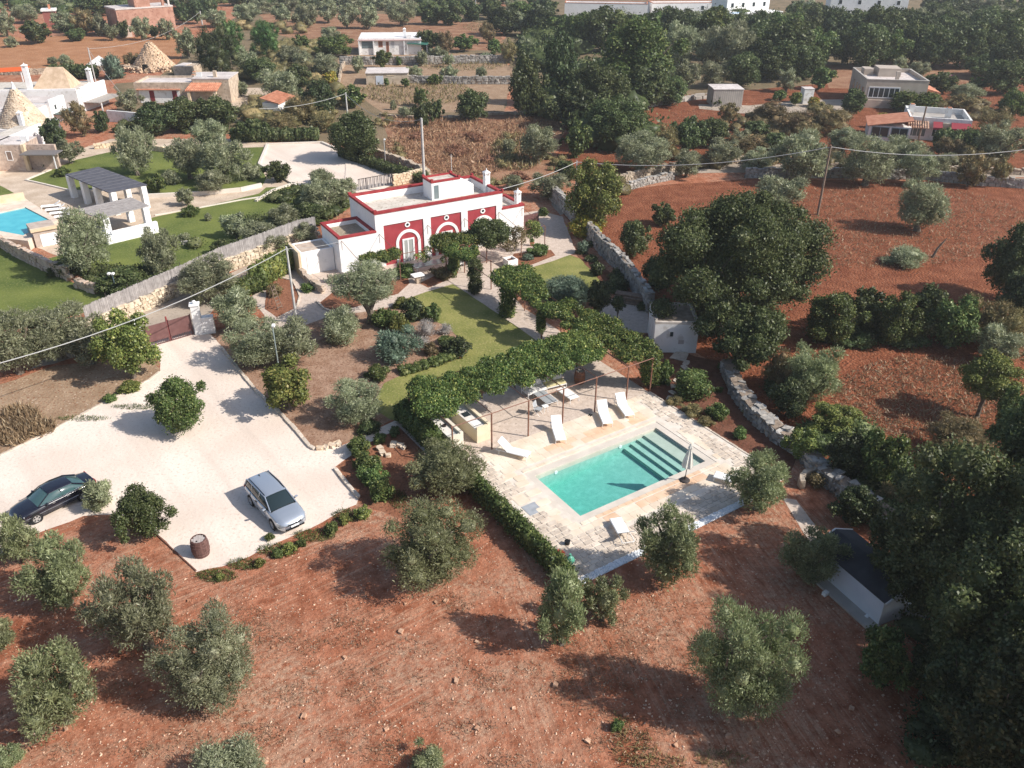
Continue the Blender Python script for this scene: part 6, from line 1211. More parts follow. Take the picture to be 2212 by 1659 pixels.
def cable(label, a, b, sag, r=.028, m=None, group=None):
    n = 14; p = [a.lerp(b, i/n)-Vector((0, 0, sag*4*(i/n)*(1-i/n))) for i in range(n+1)]; o = MB().tube([q-p[0] for q in p], r, 5).build('power_cable', m or mat('cable', (0.42, 0.42, 0.41), rough=.6), None); o.location = p[0]; tag(o, label, 'cable', group); return o
endL = W(-120, 815, 4.6)
cable('thick cable from the pole by the ladder bed down to the left edge', pA, endL, .9, .03)
cable('cable from the thin grey pole to the wing chimney of the farmhouse', pD, Hh(13.2, 1.6, 4.6), .25, .03)
cable('cable spanning the trees from the thin grey pole to the leaning wooden pole', pD, pC, 1.0, .035)
cable('cable from the leaning wooden pole out past the right edge', pC, W(2340, 302, 7.2), 1.2, .035)
cable('thin cable from the pole by the ladder bed across the lean-to to the farmhouse', pA, Hh(-3.3, .02, 3.0), .15, .014)
cable('thin cable sagging from the pole behind the neighbour house towards the concrete pole', pF, pG, 2.0, .03); cable('thin cable from the pole behind the neighbour house into the dark trees', pF, W(270, 210, 2), .5, .03)
cable('thin cable between the grey pole and the brown bushes at left', pE, W(560, 235, 4), .5, .03); cable('thin cable from the grey pole down towards the farmhouse', pE, pB, 1.5, .025)
def lamp(label, x, y, ty, m, heads=2):
    h = solve_height(x, y, ty); t = thing('lamp_post', label, 'lamp post', W(x, y)); MB().tube([(0, 0, 0), (0, 0, h)], .045, 8).build('shaft', m, t, True)
    for i in range(heads): s = -1 if i else 1; bxp(t, 'lamp_head', WPAINT, -.10+s*.16-.08, .10+s*.16-.08, -.16, .12, h-.04, h+.12, bevel=.02)
lamp('slim green-grey lamp post with a white head at the edge of the planting bed', 604, 806, 704, mat('lamp_green', (.25, .30, .29)), 1)
lamp('dark lamp post with twin white floodlights behind the reed fence', 254, 640, 592, mat('lamp_dark', (.09, .13, .15)), 2)
lamp('short white garden lamp beside the hedge of the white court', 833, 355, 302, GALV, 1)
t = thing('wall_floodlight', 'white twin floodlight fixed high on the left wall of the farmhouse annex', 'floodlight', Hh(-3.46, .55, 2.75), HOUSE_ROT); bxp(t, 'lamp_head', WPAINT, -.12, 0, -.22, -.04, -.06, .08, bevel=.02); bxp(t, 'lamp_head', WPAINT, -.12, 0, .04, .2, -.06, .08, bevel=.02)
# ladder in the bed
t = thing('wooden_ladder', 'old wooden stepladder standing in the round red bed', 'ladder', W(606, 668), rad(60))
for s in (-.24, .24): MB().tube([(s, 0, 0), (s*.7, .55, 1.9)], .03, 5).build('rail', WOODP, t); MB().tube([(s, 1.2, 0), (s*.7, .55, 1.9)], .025, 5).build('prop', WOODP, t)
for i in range(6): f = (i+.7)/7; bxp(t, 'rung', WOODP, -.22+.06*f, .22-.06*f, .55*f-.04, .55*f+.04, 1.9*f-.015, 1.9*f+.015)
o = MB().tube([(0, 0, .04), (3.1, 0, .04)], .035, 6).build('iron_rod', RUST, None); A, B = W(329, 1147), W(424, 1234); o.location = A; o.rotation_euler = (0, 0, frame_at(A, B)[0]); o.scale = (frame_at(A, B)[1]/3.1, 1, 1); tag(o, 'long thin rusty edging bar lying along the corner of the gravel by the barrel', 'edging')
# log pile behind the clipped trees
t = thing('log_pile', 'stack of dark logs in the shade by the stone wall', 'log pile', W(1362, 652), rad(-20))
for i in range(18): o = MB().tube([(-1.2, 0, 0), (1.2, 0, 0)], .11, 7).build('log', WOODP, t); o.location = (0, (i % 5)*.22-.5+.1*(i//5 % 2), .12+.2*(i//5)); 
# well-like planter and bottle by the wall, lower right
t = thing('stone_arch_planter', 'pale curved stone planter with a dark pot beside the rough wall at right', 'planter', W(1762, 1050), .7); 
for i in range(7): a = PI*.1+i*.36; o = bpy.data.objects.new('stone', blanks('stone', DRYSTONE, .16)[i % 5]); COL.objects.link(o); o.parent = t; o.location = (.95*math.cos(a), .75*math.sin(a), .3); o.scale = (.3, .42, .6); o.rotation_euler = (0, 0, a)
o = bpy.data.objects.new('plant', foliage('plant', [(0, 0, .4, .5, .35)], 350, .14, L_BROWN)); COL.objects.link(o); o.parent = t
# ------------------------------------------------------------------ cars
def interp(tab, x):
    for (a, b) in zip(tab, tab[1:]):
        if a[0] <= x <= b[0]:
            f = (x-a[0])/(b[0]-a[0]+1e-9); f = f*f*(3-2*f) if len(a) > 5 else f; return [p+(q-p)*f for p, q in zip(a[1:], b[1:])]
    return list(tab[-1][1:]) if x > tab[-1][0] else list(tab[0][1:])
def car(name, label, cat, loc, rz, spec, paint, leaves=None):
    """x forward. spec: L, W, body stations (x, halfwidth, z_low, z_belt, z_top) and cabin stations (x, y_low, z_low, y_top, z_top)"""
    t = thing(name, label, cat, loc, rz); tab = spec['body']; rings = []; xs = []
    for a, b in zip(tab, tab[1:]):
        n = max(1, int((b[0]-a[0])/.10)); xs += [a[0]+(b[0]-a[0])*i/n for i in range(n)]
    xs.append(tab[-1][0])
    for x in xs:
        hw, zl, zb, zt = interp(tab, x); half = [(0, zl), (hw*.80, zl), (hw*.96, zl+.10), (hw*1.0, zl+.30), (hw*.995, (zl+zb)/2+.08), (hw*.965, zb-.06), (hw*.90, zb), (hw*.62, zt), (hw*.3, zt+.012), (0, zt+.018)]
        rings.append([(x, -y, z) for y, z in half]+[(x, y, z) for y, z in half[-2:0:-1]])
    MB().loft(rings).build('body', paint, t, True)
    g = spec['cabin']; rr = []
    for (x, yl, zl, yt, zt) in g: half = [(yl, zl), (yl*.985+.0, zl+(zt-zl)*.3), (yt+(yl-yt)*.12, zt-.05), (yt*.90, zt)]; rr.append([(x, -y, z) for y, z in half]+[(x, 0, zt+.012)]+[(x, y, z) for y, z in half[::-1]])
    MB().loft(rr, cap=True).build('glasshouse', spec['glass'], t, True)
    # roof skin
    rf = spec['roof']; r2 = []
    for x, y, z in rf: r2.append([(x, -y, z-.02), (x, -y*.93, z+.012), (x, -y*.5, z+.03), (x, 0, z+.036), (x, y*.5, z+.03), (x, y*.93, z+.012), (x, y, z-.02)])
    MB().loft(r2, closed=False, cap=False).build('roof', paint, t, True)
    for s in (-1, 1):
        for pts, r in spec['pillars']: MB().tube([(x, s*y, z) for x, y, z in pts], r, 6).build('pillar', paint, t)
        for pts, r in spec.get('trim', []): MB().tube([(x, s*y, z) for x, y, z in pts], r, 5).build('trim', spec['trimmat'], t)
        for x in spec['wheels']:
            hw = spec['W']/2; R_ = spec['R']; b = MB(); b.lathe([(R_+.05, -.02), (R_+.055, .004), (R_+.03, .006), (.05, .006)], 26); o = b.build('wheel_arch', mat('arch_black', (.010, .010, .011)), t); o.location = (x, s*(hw-.004), R_); o.rotation_euler = (rad(-90*s), 0, 0)
            w = MB().lathe([(R_*.6, -.10), (R_*.93, -.11), (R_, -.08), (R_, .08), (R_*.93, .11), (R_*.66, .10), (R_*.64, .06), (.1, .06)], 28).build('wheel', mat('tyre', (.018, .018, .019), rough=.8), t, True); w.location = (x, s*(hw-.085), R_); w.rotation_euler = (rad(-90*s), 0, 0)
            q = MB().lathe([(R_*.66, .055), (R_*.68, .104), (R_*.62, .108), (R_*.58, .085), (R_*.58, .06)], 28); 
            for k in range(5):
                a = 2*PI*k/5
                for d in (-.14, .14): q.box(.03, R_*.61, -.022, .022, .085, .104, Matrix.Rotation(a+d, 4, 'Z'))
            q.lathe([(.075, .085), (.07, .112), (.001, .114)], 12); q.build('rim', mat('alloy', (.55, .56, .57), metal=.7, rough=.3), w)
        m = spec['mirror']; o = MB().lathe([(.001, -.06), (.07, -.05), (.10, 0), (.075, .07), (.001, .09)], 10).build('mirror', paint, t, True); o.location = (m[0], s*m[1], m[2]); o.scale = (.75, 1.25, .75); bxp(t, 'mirror_arm', spec['glass'], m[0]-.04, m[0]+.03, min(s*(m[1]-.16), s*m[1]), max(s*(m[1]-.16), s*m[1]), m[2]-.06, m[2]-.01)
        for x in spec['handles']: bxp(t, 'door_handle', spec['trimmat'], x-.09, x+.09, min(s*(spec['W']/2-.01), s*(spec['W']/2+.025)), max(s*(spec['W']/2-.01), s*(spec['W']/2+.025)), .80, .83, bevel=.006)
        for x in spec['doors']: bxp(t, 'door_seam', mat('seam', (.03, .03, .03)), x-.006, x+.006, min(s*(spec['W']/2-.06), s*(spec['W']/2+.002)), max(s*(spec['W']/2-.06), s*(spec['W']/2+.002)), .30, .90)
        hl = spec['headlight']; MB().add([(p[0], s*p[1], p[2]) for p in hl], [(0, 1, 2, 3), (7, 6, 5, 4), (0, 4, 5, 1), (1, 5, 6, 2), (2, 6, 7, 3), (3, 7, 4, 0)]).build('headlight', mat('headlight_glass', (.55, .58, .60), rough=.08, spec=.8, metal=.3), t)
        tl = spec['taillight']; bxp(t, 'taillight', mat('tail_red', (.35, .01, .01), rough=.2), tl[0], tl[0]+.05, min(s*tl[1], s*tl[2]), max(s*tl[1], s*tl[2]), tl[3], tl[4], bevel=.01)
    return t
PS = mat('silver_paint', (0.46, 0.505, 0.57), rough=.28, metal=.55, spec=.5, coat=.6); PB = mat('black_paint', (0.010, 0.011, 0.020), rough=.25, spec=.5, coat=.9)
CHR = mat('chrome', (.62, .63, .64), metal=.9, rough=.2); BLK = mat('black_trim', (.012, .012, .013), rough=.45)
wag = dict(W=1.82, R=.33, glass=mat('car_glass', (.02, .032, .036), rough=.06, spec=.7), trimmat=BLK,
 body=[(-2.36, .60, .42, .66, .70), (-2.30, .80, .30, .84, .90), (-2.0, .885, .22, .93, .98), (-1.2, .91, .20, .945, .99), (.6, .91, .20, .93, .98), (1.05, .905, .20, .91, .97), (1.6, .895, .20, .86, .93), (2.0, .85, .21, .78, .86), (2.22, .74, .24, .70, .76), (2.34, .52, .30, .60, .64)],
 cabin=[(-2.24, .74, .93, .66, .98), (-2.02, .78, .95, .63, 1.36), (-1.75, .80, .95, .62, 1.43), (-.6, .82, .95, .625, 1.475), (.25, .82, .95, .61, 1.445), (1.12, .76, .95, .70, .965)],
 roof=[(-2.06, .60, 1.375), (-1.75, .63, 1.44), (-.6, .645, 1.485), (.05, .635, 1.465), (.30, .62, 1.44)],
 pillars=[([(-2.06, .66, 1.36), (-2.24, .76, .97)], .055), ([(.28, .635, 1.435), (1.10, .775, .965)], .032), ([(-2.03, .655, 1.37), (-.6, .665, 1.47), (.28, .64, 1.435)], .028), ([(-1.2, .80, .98), (-1.30, .66, 1.44)], .03), ([(-.35, .82, .96), (-.32, .655, 1.46)], .025)],
 trim=[([(-1.95, .57, 1.41), (-1.6, .59, 1.475), (-.6, .605, 1.525), (0, .595, 1.50), (.15, .585, 1.46)], .022), ([(-2.1, .80, .965), (-.6, .835, .965), (.95, .80, .965)], .016)],
 wheels=(-1.38, 1.38), mirror=(.72, .98, 1.0), handles=(-.55, .35), doors=(-.42, .62, -1.3), headlight=[(1.98, .60, .60), (2.24, .52, .58), (2.24, .50, .71), (1.95, .62, .76), (1.98, .86, .60), (2.10, .78, .58), (2.10, .76, .71), (1.92, .87, .76)], taillight=(-2.345, .45, .80, .72, .92))
rw, fw = W(546, 1092.6), W(589.7, 1141.6); dv = (fw-rw).normalized(); lf = Vector((-dv.y, dv.x, 0)); cc = (rw+fw)/2+lf*.80
t = car('silver_estate_car', 'silver estate car with dark windscreen parked on the pale gravel yard', 'car', cc, math.atan2(dv.y, dv.x), wag, PS); t.scale = (.93, .93, .93)
MB().add([(2.235, -.52, .55), (2.235, .52, .55), (2.215, .50, .66), (2.215, -.50, .66), (2.36, -.40, .55), (2.36, .40, .55), (2.33, .38, .655), (2.33, -.38, .655)], [(0, 1, 2, 3), (7, 6, 5, 4), (0, 4, 5, 1), (1, 5, 6, 2), (2, 6, 7, 3), (3, 7, 4, 0)]).build('grille', BLK, t)
bxp(t, 'lower_grille', BLK, 2.28, 2.385, -.55, .55, .31, .40); bxp(t, 'number_plate', WPAINT, 2.36, 2.395, -.24, .24, .43, .53); o = MB().lathe([(.06, 0), (.06, .012), (.04, .016)], 16).build('badge', CHR, t); o.location = (2.345, 0, .605); o.rotation_euler = (0, rad(90), 0)
MB().tube([(2.345, -.42, .52), (2.375, 0, .52), (2.345, .42, .52)], .012, 5).build('chrome_strip', CHR, t)
bxp(t, 'roof_antenna', BLK, -1.85, -1.72, -.025, .025, 1.46, 1.53, bevel=.01); MB().box(1.09, 1.13, -.70, .70, .965, .985).build('wiper_cowl', BLK, t)
for y in (-.1, .45): MB().tube([(1.10, y, .99), (.95, y-.45, 1.045)], .009, 4).build('wiper', BLK, t)
sed = dict(W=1.80, R=.32, glass=mat('car_glass_tinted', (.05, .10, .105), rough=.08, spec=.7), trimmat=CHR,
 body=[(-2.42, .55, .40, .70, .80), (-2.34, .76, .28, .88, .965), (-1.9, .865, .22, .91, .985), (-1.2, .895, .20, .92, .96), (.6, .90, .20, .90, .95), (1.1, .895, .20, .87, .93), (1.7, .87, .20, .81, .88), (2.1, .80, .22, .74, .80), (2.30, .66, .28, .66, .70), (2.38, .48, .32, .60, .62)],
 cabin=[(-1.80, .70, .92, .62, .97), (-1.05, .79, .92, .56, 1.36), (-.3, .81, .92, .575, 1.42), (.30, .80, .92, .56, 1.37), (1.12, .75, .92, .68, .93)],
 roof=[(-1.10, .56, 1.365), (-.75, .59, 1.40), (-.2, .60, 1.425), (.2, .59, 1.40), (.34, .57, 1.375)],
 pillars=[([(-1.05, .605, 1.355), (-1.80, .71, .95)], .045), ([(.32, .585, 1.37), (1.10, .765, .93)], .030), ([(-1.05, .60, 1.36), (-.3, .615, 1.415), (.32, .585, 1.37)], .026), ([(-.32, .81, .94), (-.30, .61, 1.40)], .028)],
 trim=[([(-1.70, .735, .955), (-.3, .825, .945), (.98, .79, .93)], .013), ([(-1.95, .90, .56), (1.95, .895, .53)], .012), ([(-1.10, .625, 1.35), (-.3, .635, 1.405), (.3, .605, 1.36)], .010)],
 wheels=(-1.38, 1.42), mirror=(.66, .96, .97), handles=(-.60, .28), doors=(-.36, .70, -1.25), headlight=[(2.02, .48, .56), (2.26, .40, .55), (2.26, .40, .67), (2.0, .50, .72), (2.02, .80, .56), (2.16, .70, .55), (2.16, .70, .67), (1.97, .82, .72)], taillight=(-2.40, .40, .74, .70, .90))
fw = W(80.7, 1128.2); rw = W(172.0, 1083.5); dv = (fw-rw).normalized(); lf = Vector((-dv.y, dv.x, 0)); cc = fw-dv*1.42*.88-lf*.78*.88
t = car('black_saloon_car', 'glossy black saloon car parked at the left edge of the yard behind low bushes', 'car', cc, math.atan2(dv.y, dv.x), sed, PB)
t.scale = (.88, .88, .88); bxp(t, 'grille', CHR, 2.30, 2.385, -.32, .32, .56, .66); bxp(t, 'number_plate', WPAINT, 2.36, 2.40, -.25, .25, .42, .52); bxp(t, 'rear_seat', mat('tan_leather', (.30, .12, .05)), -.9, -.3, -.5, .5, .5, .90)
# ------------------------------------------------------------------ hedges
def hedge(name, label, pts, w, h, n, L, m, seed=1, cat='hedge', step=.45, style='broad', core=.8):
    g = random.Random(seed); lb = []; o0 = pts[0]
    for i in range(len(pts)-1):
        d = pts[i+1]-pts[i]; k = max(1, int(d.length/step)); nn = Vector((-d.y, d.x, 0)).normalized()
        for j in range(k):
            for s in ((-1, 1) if w > .9 else (0,)):
                q = pts[i]+d*((j+g.random()*.5)/k)+nn*s*w*.24-o0; R_ = w*(.33 if w > .9 else .52)*g.uniform(.88, 1.12); lb.append((q.x, q.y, h*.58+g.uniform(-.05, .05), R_, h*.45*g.uniform(.92, 1.08)))
                lb.append((q.x, q.y, h*.3, R_*.95, h*.33))
    o = bpy.data.objects.new(name, foliage(name, lb, n, L, m, style, seed, core)); COL.objects.link(o); o.location = o0; return tag(o, label, cat)
hedge('clipped_hedge', 'long narrow bright green hedge between the pool terrace and the red field', [P(-3.15, -4.6), P(-3.2, -1), P(-3.25, 3), P(-3.3, 8.9)], .85, 1.25, 17000, .12, L_BUSH, 1, step=.4)
hedge('clipped_hedge', 'short green hedge beside the left kitchen counter, ending at the olives', [P(-3.05, -9.0), P(-3.1, -6.5), P(-3.1, -4.7)], 1.1, 1.45, 6500, .13, L_BUSH, 2)
hedge('border_hedge', 'low dark green hedge along the wall of the white court', VV([(740, 338), (800, 358), (845, 375), (925, 398)]), 1.3, 1.1, 3000, .3, L_OAK, 3)
hedge('border_hedge', 'dark hedge of columns along the far side of the white court', VV([(505, 305), (560, 306), (610, 305), (690, 304)]), 1.3, 1.7, 2600, .32, L_OAK, 4)
hedge('border_hedge', 'green clipped hedge in front of the house with red awnings', VV([(2020, 322), (2080, 324), (2165, 330)]), 2.2, 2.4, 3600, .34, L_OAK, 5, step=.9)
hedge('ivy_bank', 'bright green ivy hedge growing on the stone wall left of the lean-to', VV([(560, 618), (600, 595), (640, 572)]), 1.6, 1.9, 5200, .17, L_LIGHT, 6)
hedge('ivy_bank', 'bright green creeper between the lane and the reed fence side olives', VV([(500, 655), (530, 640), (575, 622)]), 1.2, 1.5, 3400, .17, L_BUSH, 7)
hedge('flowering_row', 'low dark green ground cover at the near edge of the planting bed by the lawn', VV([(870, 806), (930, 790), (985, 768)]), 1.0, .45, 2800, .12, L_BUSH, 8, cat='ground cover')
hedge('low_shrub_row', 'row of dark shrubs at the foot of the orange field, behind the neighbour house', VV([(118, 168), (170, 168), (210, 170)]), 3.0, 2.2, 2400, .4, L_OAK, 9, step=1.2)
# ------------------------------------------------------------------ trees and shrubs, near ones first
T = plant
# olives of the field in front
T('oliveg', 'olive_tree', 'spreading green olive at the left of the field, below the black car', 'olive tree', 123, 1232, 172, 178, seed=1)
T('olive', 'olive_tree', 'large grey-green olive just left of the wooden barrel corner', 'olive tree', 294, 1306, 188, 218, seed=2)
T('oliveg', 'olive_tree', 'green olive tree in the lower left corner, split into two halves', 'olive tree', 115, 1478, 184, 206, seed=3)
T('olive', 'olive_tree', 'silver-green olive with an open dark centre in the lower left of the field', 'olive tree', 443, 1426, 222, 222, seed=4)
T('oliveg', 'olive_tree', 'olive tree at the left edge below the black car', 'olive tree', 28, 1165, 86, 110, seed=5)
T('oliveg', 'olive_tree', 'olive mostly cut off by the left edge, beside the two-halved olive', 'olive tree', -8, 1372, 80, 78, seed=6)
T('oliveg', 'olive_tree', 'small olive crown cut off at the bottom left corner', 'olive tree', 4, 1640, 78, 66, seed=7)
T('olive', 'olive_tree', 'olive crown cut off by the bottom edge, left of centre', 'olive tree', 500, 1662, 190, 80, seed=8)
T('oliveg', 'olive_tree', 'small olive crown at the bottom edge, centre', 'olive tree', 924, 1648, 96, 76, seed=9)
T('oliveg', 'olive_tree', 'large olive in the middle of the field left of the long hedge', 'olive tree', 930, 1172, 218, 200, seed=10)
T('oliveg', 'olive_tree', 'dense green olive at the top of the long hedge by the outdoor kitchen', 'olive tree', 958, 1010, 168, 132, seed=11)
T('oliveg', 'olive_tree', 'olive standing before the near end of the pool terrace, in the middle', 'olive tree', 1445, 1172, 165, 186, seed=12)
T('oliveg', 'olive_tree', 'olive at the right corner of the pool terrace, right of the parasol', 'olive tree', 1646, 1038, 154, 146, seed=13)
T('oliveg', 'olive_tree', 'taller left olive of the pair at the near corner of the terrace, below the demijohn', 'olive tree', 1216, 1315, 108, 164, seed=14)
T('oliveg', 'olive_tree', 'shorter right olive of the pair at the near corner of the terrace', 'olive tree', 1304, 1292, 100, 112, seed=51)
T('oliveg', 'olive_tree', 'large ragged olive at the lower right of the field', 'olive tree', 1622, 1425, 238, 280, seed=15)
T('oliveg', 'olive_tree', 'dark olive between the sandy track and the garden shed', 'olive tree', 1762, 1196, 152, 146, seed=16)
T('green', 'yellow_green_tree', 'bright yellow-green young tree below the garden shed, left one', 'tree', 1912, 1420, 118, 140, seed=17)
T('oak', 'dark_tree', 'darker bush-like tree below the garden shed, right of the bright one', 'tree', 2005, 1450, 120, 130, seed=18)
# yard
T('green', 'fig_tree', 'dense dark green tree growing out of the gravel in the middle of the yard', 'tree', 384, 872, 134, 128, lift=.02, seed=19)
T('oshrub', 'olive_bush', 'light green bush leaning against the tail of the black car', 'bush', 207, 1072, 68, 78)
T('oak', 'carob_tree', 'dark green upright shrub-tree right of the black car', 'tree', 306, 1108, 130, 124, lift=.08, seed=20)
T('light', 'green_tree', 'bright green leafy tree at the gate end of the gravel yard', 'tree', 270, 742, 150, 152, lift=.12, seed=21)
T('lshrub', 'green_shrub', 'small yellow-green shrub at the foot of the leafy tree by the gravel', 'shrub', 279, 836, 48, 30)
T('shrub', 'green_shrub', 'small round green weed bush on the verge beside the yard', 'shrub', 237, 861, 26, 22)
T('olive', 'olive_tree', 'grey olive at the far left edge below the neighbour lawn', 'olive tree', 20, 735, 135, 150)
T('olive', 'olive_tree', 'wide grey olive left of the leafy gate tree', 'olive tree', 118, 715, 165, 130)
T('olive', 'olive_tree', 'low olive crown between the wide grey olive and the leafy gate tree', 'olive tree', 190, 738, 110, 100)
T('olive', 'olive_tree', 'grey olive overhanging the reed fence beside the lane', 'olive tree', 450, 600, 150, 105)
T('olive', 'olive_tree', 'olive growing right of the white gate pillar', 'olive tree', 510, 668, 118, 100)
T('olive', 'olive_tree', 'wide pale olive beside the green-grey lamp post, upper part', 'olive tree', 550, 738, 145, 110)
T('olive', 'olive_tree', 'pale grey olive right of the lamp post at the yard edge', 'olive tree', 628, 738, 120, 100)
T('light', 'green_tree', 'round bright yellow-green tree at the yard edge with a short trunk', 'tree', 618, 828, 124, 112, lift=.2)
T('olive', 'olive_tree', 'round silvery olive on the brown bed between yard and lawn', 'olive tree', 770, 866, 138, 104, seed=22)
T('oshrub', 'olive_bush', 'thin grey young olive in the middle of the brown bed', 'bush', 735, 705, 96, 88)
T('olivebig', 'olive_tree', 'big old olive with a thick trunk in front of the farmhouse left corner', 'olive tree', 793, 612, 172, 108, lift=.55, seed=23)
T('bshrub', 'round_shrub', 'round dark green-grey shrub in the island bed beside the lawn, left of the lavender balls', 'shrub', 855, 745, 98, 86)
T('dshrub', 'round_shrub', 'dark round shrub at the lawn edge below the lavender balls', 'shrub', 985, 750, 68, 48)
T('shrub', 'green_shrub', 'green shrub at the upper left of the island bed', 'shrub', 830, 688, 64, 48)
T('lshrub', 'green_shrub', 'yellow-green shrub in the upper middle of the island bed', 'shrub', 862, 700, 44, 50)
T('dshrub', 'green_shrub', 'dark leafy shrub at the top of the island bed', 'shrub', 895, 672, 58, 54)
T('shrub', 'green_shrub', 'rosemary-like green shrub on the right side of the island bed', 'shrub', 934, 676, 38, 42)
T('lshrub', 'green_shrub', 'low yellow-green shrub in the far corner of the island bed', 'shrub', 868, 655, 40, 28)
T('greyball', 'lavender_ball', 'large round grey lavender ball on the edge of the lawn', 'lavender', 920, 711, 42, 42)
T('greyball', 'lavender_ball', 'smaller grey lavender ball right of the large one', 'lavender', 963, 712, 30, 28)
T('greyball', 'lavender_ball', 'grey lavender ball just below the large one', 'lavender', 915, 741, 34, 30)
T('brshrub', 'lavender_tuft', 'straggly pale lavender tuft at the lower side of the island bed', 'lavender', 930, 755, 36, 34)
T('shrub', 'green_shrub', 'green shrub below the straggly lavender at the lawn edge', 'shrub', 962, 735, 36, 22)
T('shrub', 'green_shrub', 'green shrub left of the low ground cover by the lawn tip', 'shrub', 815, 806, 58, 40)
T('yshrub', 'yellow_shrub', 'small yellowish shrub behind the round grey-green shrub', 'shrub', 870, 712, 24, 18)
T('dshrub', 'green_shrub', 'low dark shrub right of the silvery olive on the brown bed', 'shrub', 797, 923, 52, 26)
for i, (x, y, w_, h_) in enumerate(((775, 965, 58, 50), (787, 1000, 60, 52), (805, 1030, 62, 56), (822, 1060, 56, 60))): T('shrub', 'oleander_shrub', ['bright green oleander at the top of the row beside the end bed', 'second bright green oleander down the row', 'third bright green oleander down the row', 'darkest lowest oleander of the row beside the olives'][i], 'shrub', x, y, w_, h_)
T('shrub', 'green_shrub', 'small green shrub beside the pile of pale rocks in the end bed', 'shrub', 820, 948, 28, 26); T('shrub', 'green_shrub', 'small spiky green plant by the path to the terrace', 'shrub', 853, 932, 26, 26)
for i, (x, y, w_, k_) in enumerate(((783, 1108, 38, 'lshrub'), (743, 1122, 30, 'lshrub'), (716, 1142, 34, 'shrub'), (650, 1172, 24, 'shrub'), (623, 1185, 34, 'lshrub'), (598, 1196, 26, 'shrub'), (560, 1216, 26, 'lshrub'), (475, 1246, 20, 'lshrub'), (582, 1160, 20, 'spike'))):
    T(k_, 'weed_clump', ['bright green weed clump at the right end of the yard edge', 'bright weed clump second from the right end of the yard edge', 'green weed clump behind the silver car, right', 'small dark weed clump below the silver car', 'yellow-green weed clump below the silver car', 'green weed clump left of the yellow-green one', 'pale green weed clump between car and barrel', 'weed clump nearest the barrel', 'spiky grass tuft just in front of the silver car'][i], 'weeds', x, y, w_, int(w_*.9))
T('spike', 'spiky_plant', 'bright green agapanthus tuft on the stone court by the lean-to', 'plant', 663, 622, 28, 22)
T('brshrub', 'green_shrub', 'green and brown shrub under the iron posts in the bed by the farmhouse table', 'shrub', 955, 590, 56, 34)
T('shrub', 'green_shrub', 'leafy green shrub against the pergola post by the farmhouse table', 'shrub', 978, 578, 28, 60)
T('brshrub', 'bare_shrub', 'thin brown shrub beside the ladder in the round bed', 'shrub', 592, 628, 36, 34); T('shrub', 'green_shrub', 'leafy low shrub at the left end of the house pergola', 'shrub', 872, 585, 46, 34); T('brshrub', 'potted_shrub', 'brown-green shrub under the thick vine by the garden table', 'shrub', 1010, 552, 40, 30)
T('shrub', 'rosemary_bush', 'dense green rosemary bush at the corner of the paved court', 'bush', 1164, 541, 50, 32)
T('bshrub', 'grey_herb', 'small blue-grey herb left of the rosemary bush', 'bush', 1140, 556, 26, 16)
T('shrub', 'box_ball', 'round clipped green box bush beside the maroon sheet gate', 'bush', 1174, 458, 26, 20)
T('bshrub', 'blue_shrub', 'large blue-green shrub mound beside the side lawn', 'shrub', 1225, 632, 132, 84)
T('dark', 'clipped_tree', 'dark clipped standard tree on a thin trunk in the shady court, left', 'tree', 1296, 640, 60, 70, lift=.9)
T('dark', 'clipped_tree', 'smaller dark standard tree on a thin trunk in the shady court, right', 'tree', 1336, 655, 36, 34, lift=1.6)
T('dshrub', 'dark_shrub', 'dark leafy shrubs along the shaded foot of the tall stone wall', 'shrub', 1290, 582, 34, 34); T('dshrub', 'dark_shrub', 'dark shrub at the lower end of the tall stone wall', 'shrub', 1340, 618, 34, 30)
T('bshrub', 'cactus_clump', 'blue-green prickly plant hanging by the yellowish creeper at the wall', 'plant', 1260, 535, 30, 34)
T('yshrub', 'yellow_creeper', 'yellow-leaved creeper on top of the tall stone wall', 'creeper', 1262, 492, 62, 56); T('yshrub', 'yellow_creeper', 'yellow-green creeper end hanging over the break in the stone wall', 'creeper', 1290, 480, 40, 40)
T('dshrub', 'green_shrub', 'dense green shrub between the vine end and the stepping stones', 'shrub', 1404, 810, 34, 60); T('shrub', 'green_shrub', 'green shrub just left of the stepping stones', 'shrub', 1436, 808, 36, 62)
T('shrub', 'green_shrub', 'round green shrub right of the stepping stones', 'shrub', 1492, 832, 82, 76); T('shrub', 'green_shrub', 'low green shrub below the round one in the side bed', 'shrub', 1552, 890, 50, 44)
T('shrub', 'green_shrub', 'small bright shrub at the lower end of the side bed', 'shrub', 1598, 935, 32, 30); T('brshrub', 'brown_herb', 'brownish-green herb mound along the right terrace edge, upper', 'herb', 1458, 866, 40, 22)
T('brshrub', 'brown_herb', 'brownish-green herb mound along the right terrace edge, middle', 'herb', 1497, 886, 50, 26); T('brshrub', 'brown_herb', 'brownish-green herb mound along the right terrace edge, lower', 'herb', 1525, 910, 40, 24)
T('spike', 'agave', 'small pale green agave near the shed wall', 'plant', 1560, 792, 22, 16); T('spike', 'agave', 'small agave in the dark side bed', 'plant', 1553, 842, 18, 14)
T('brshrub', 'brown_herb', 'yellowish shrub by the rough wall in the side bed', 'shrub', 1622, 885, 36, 36)
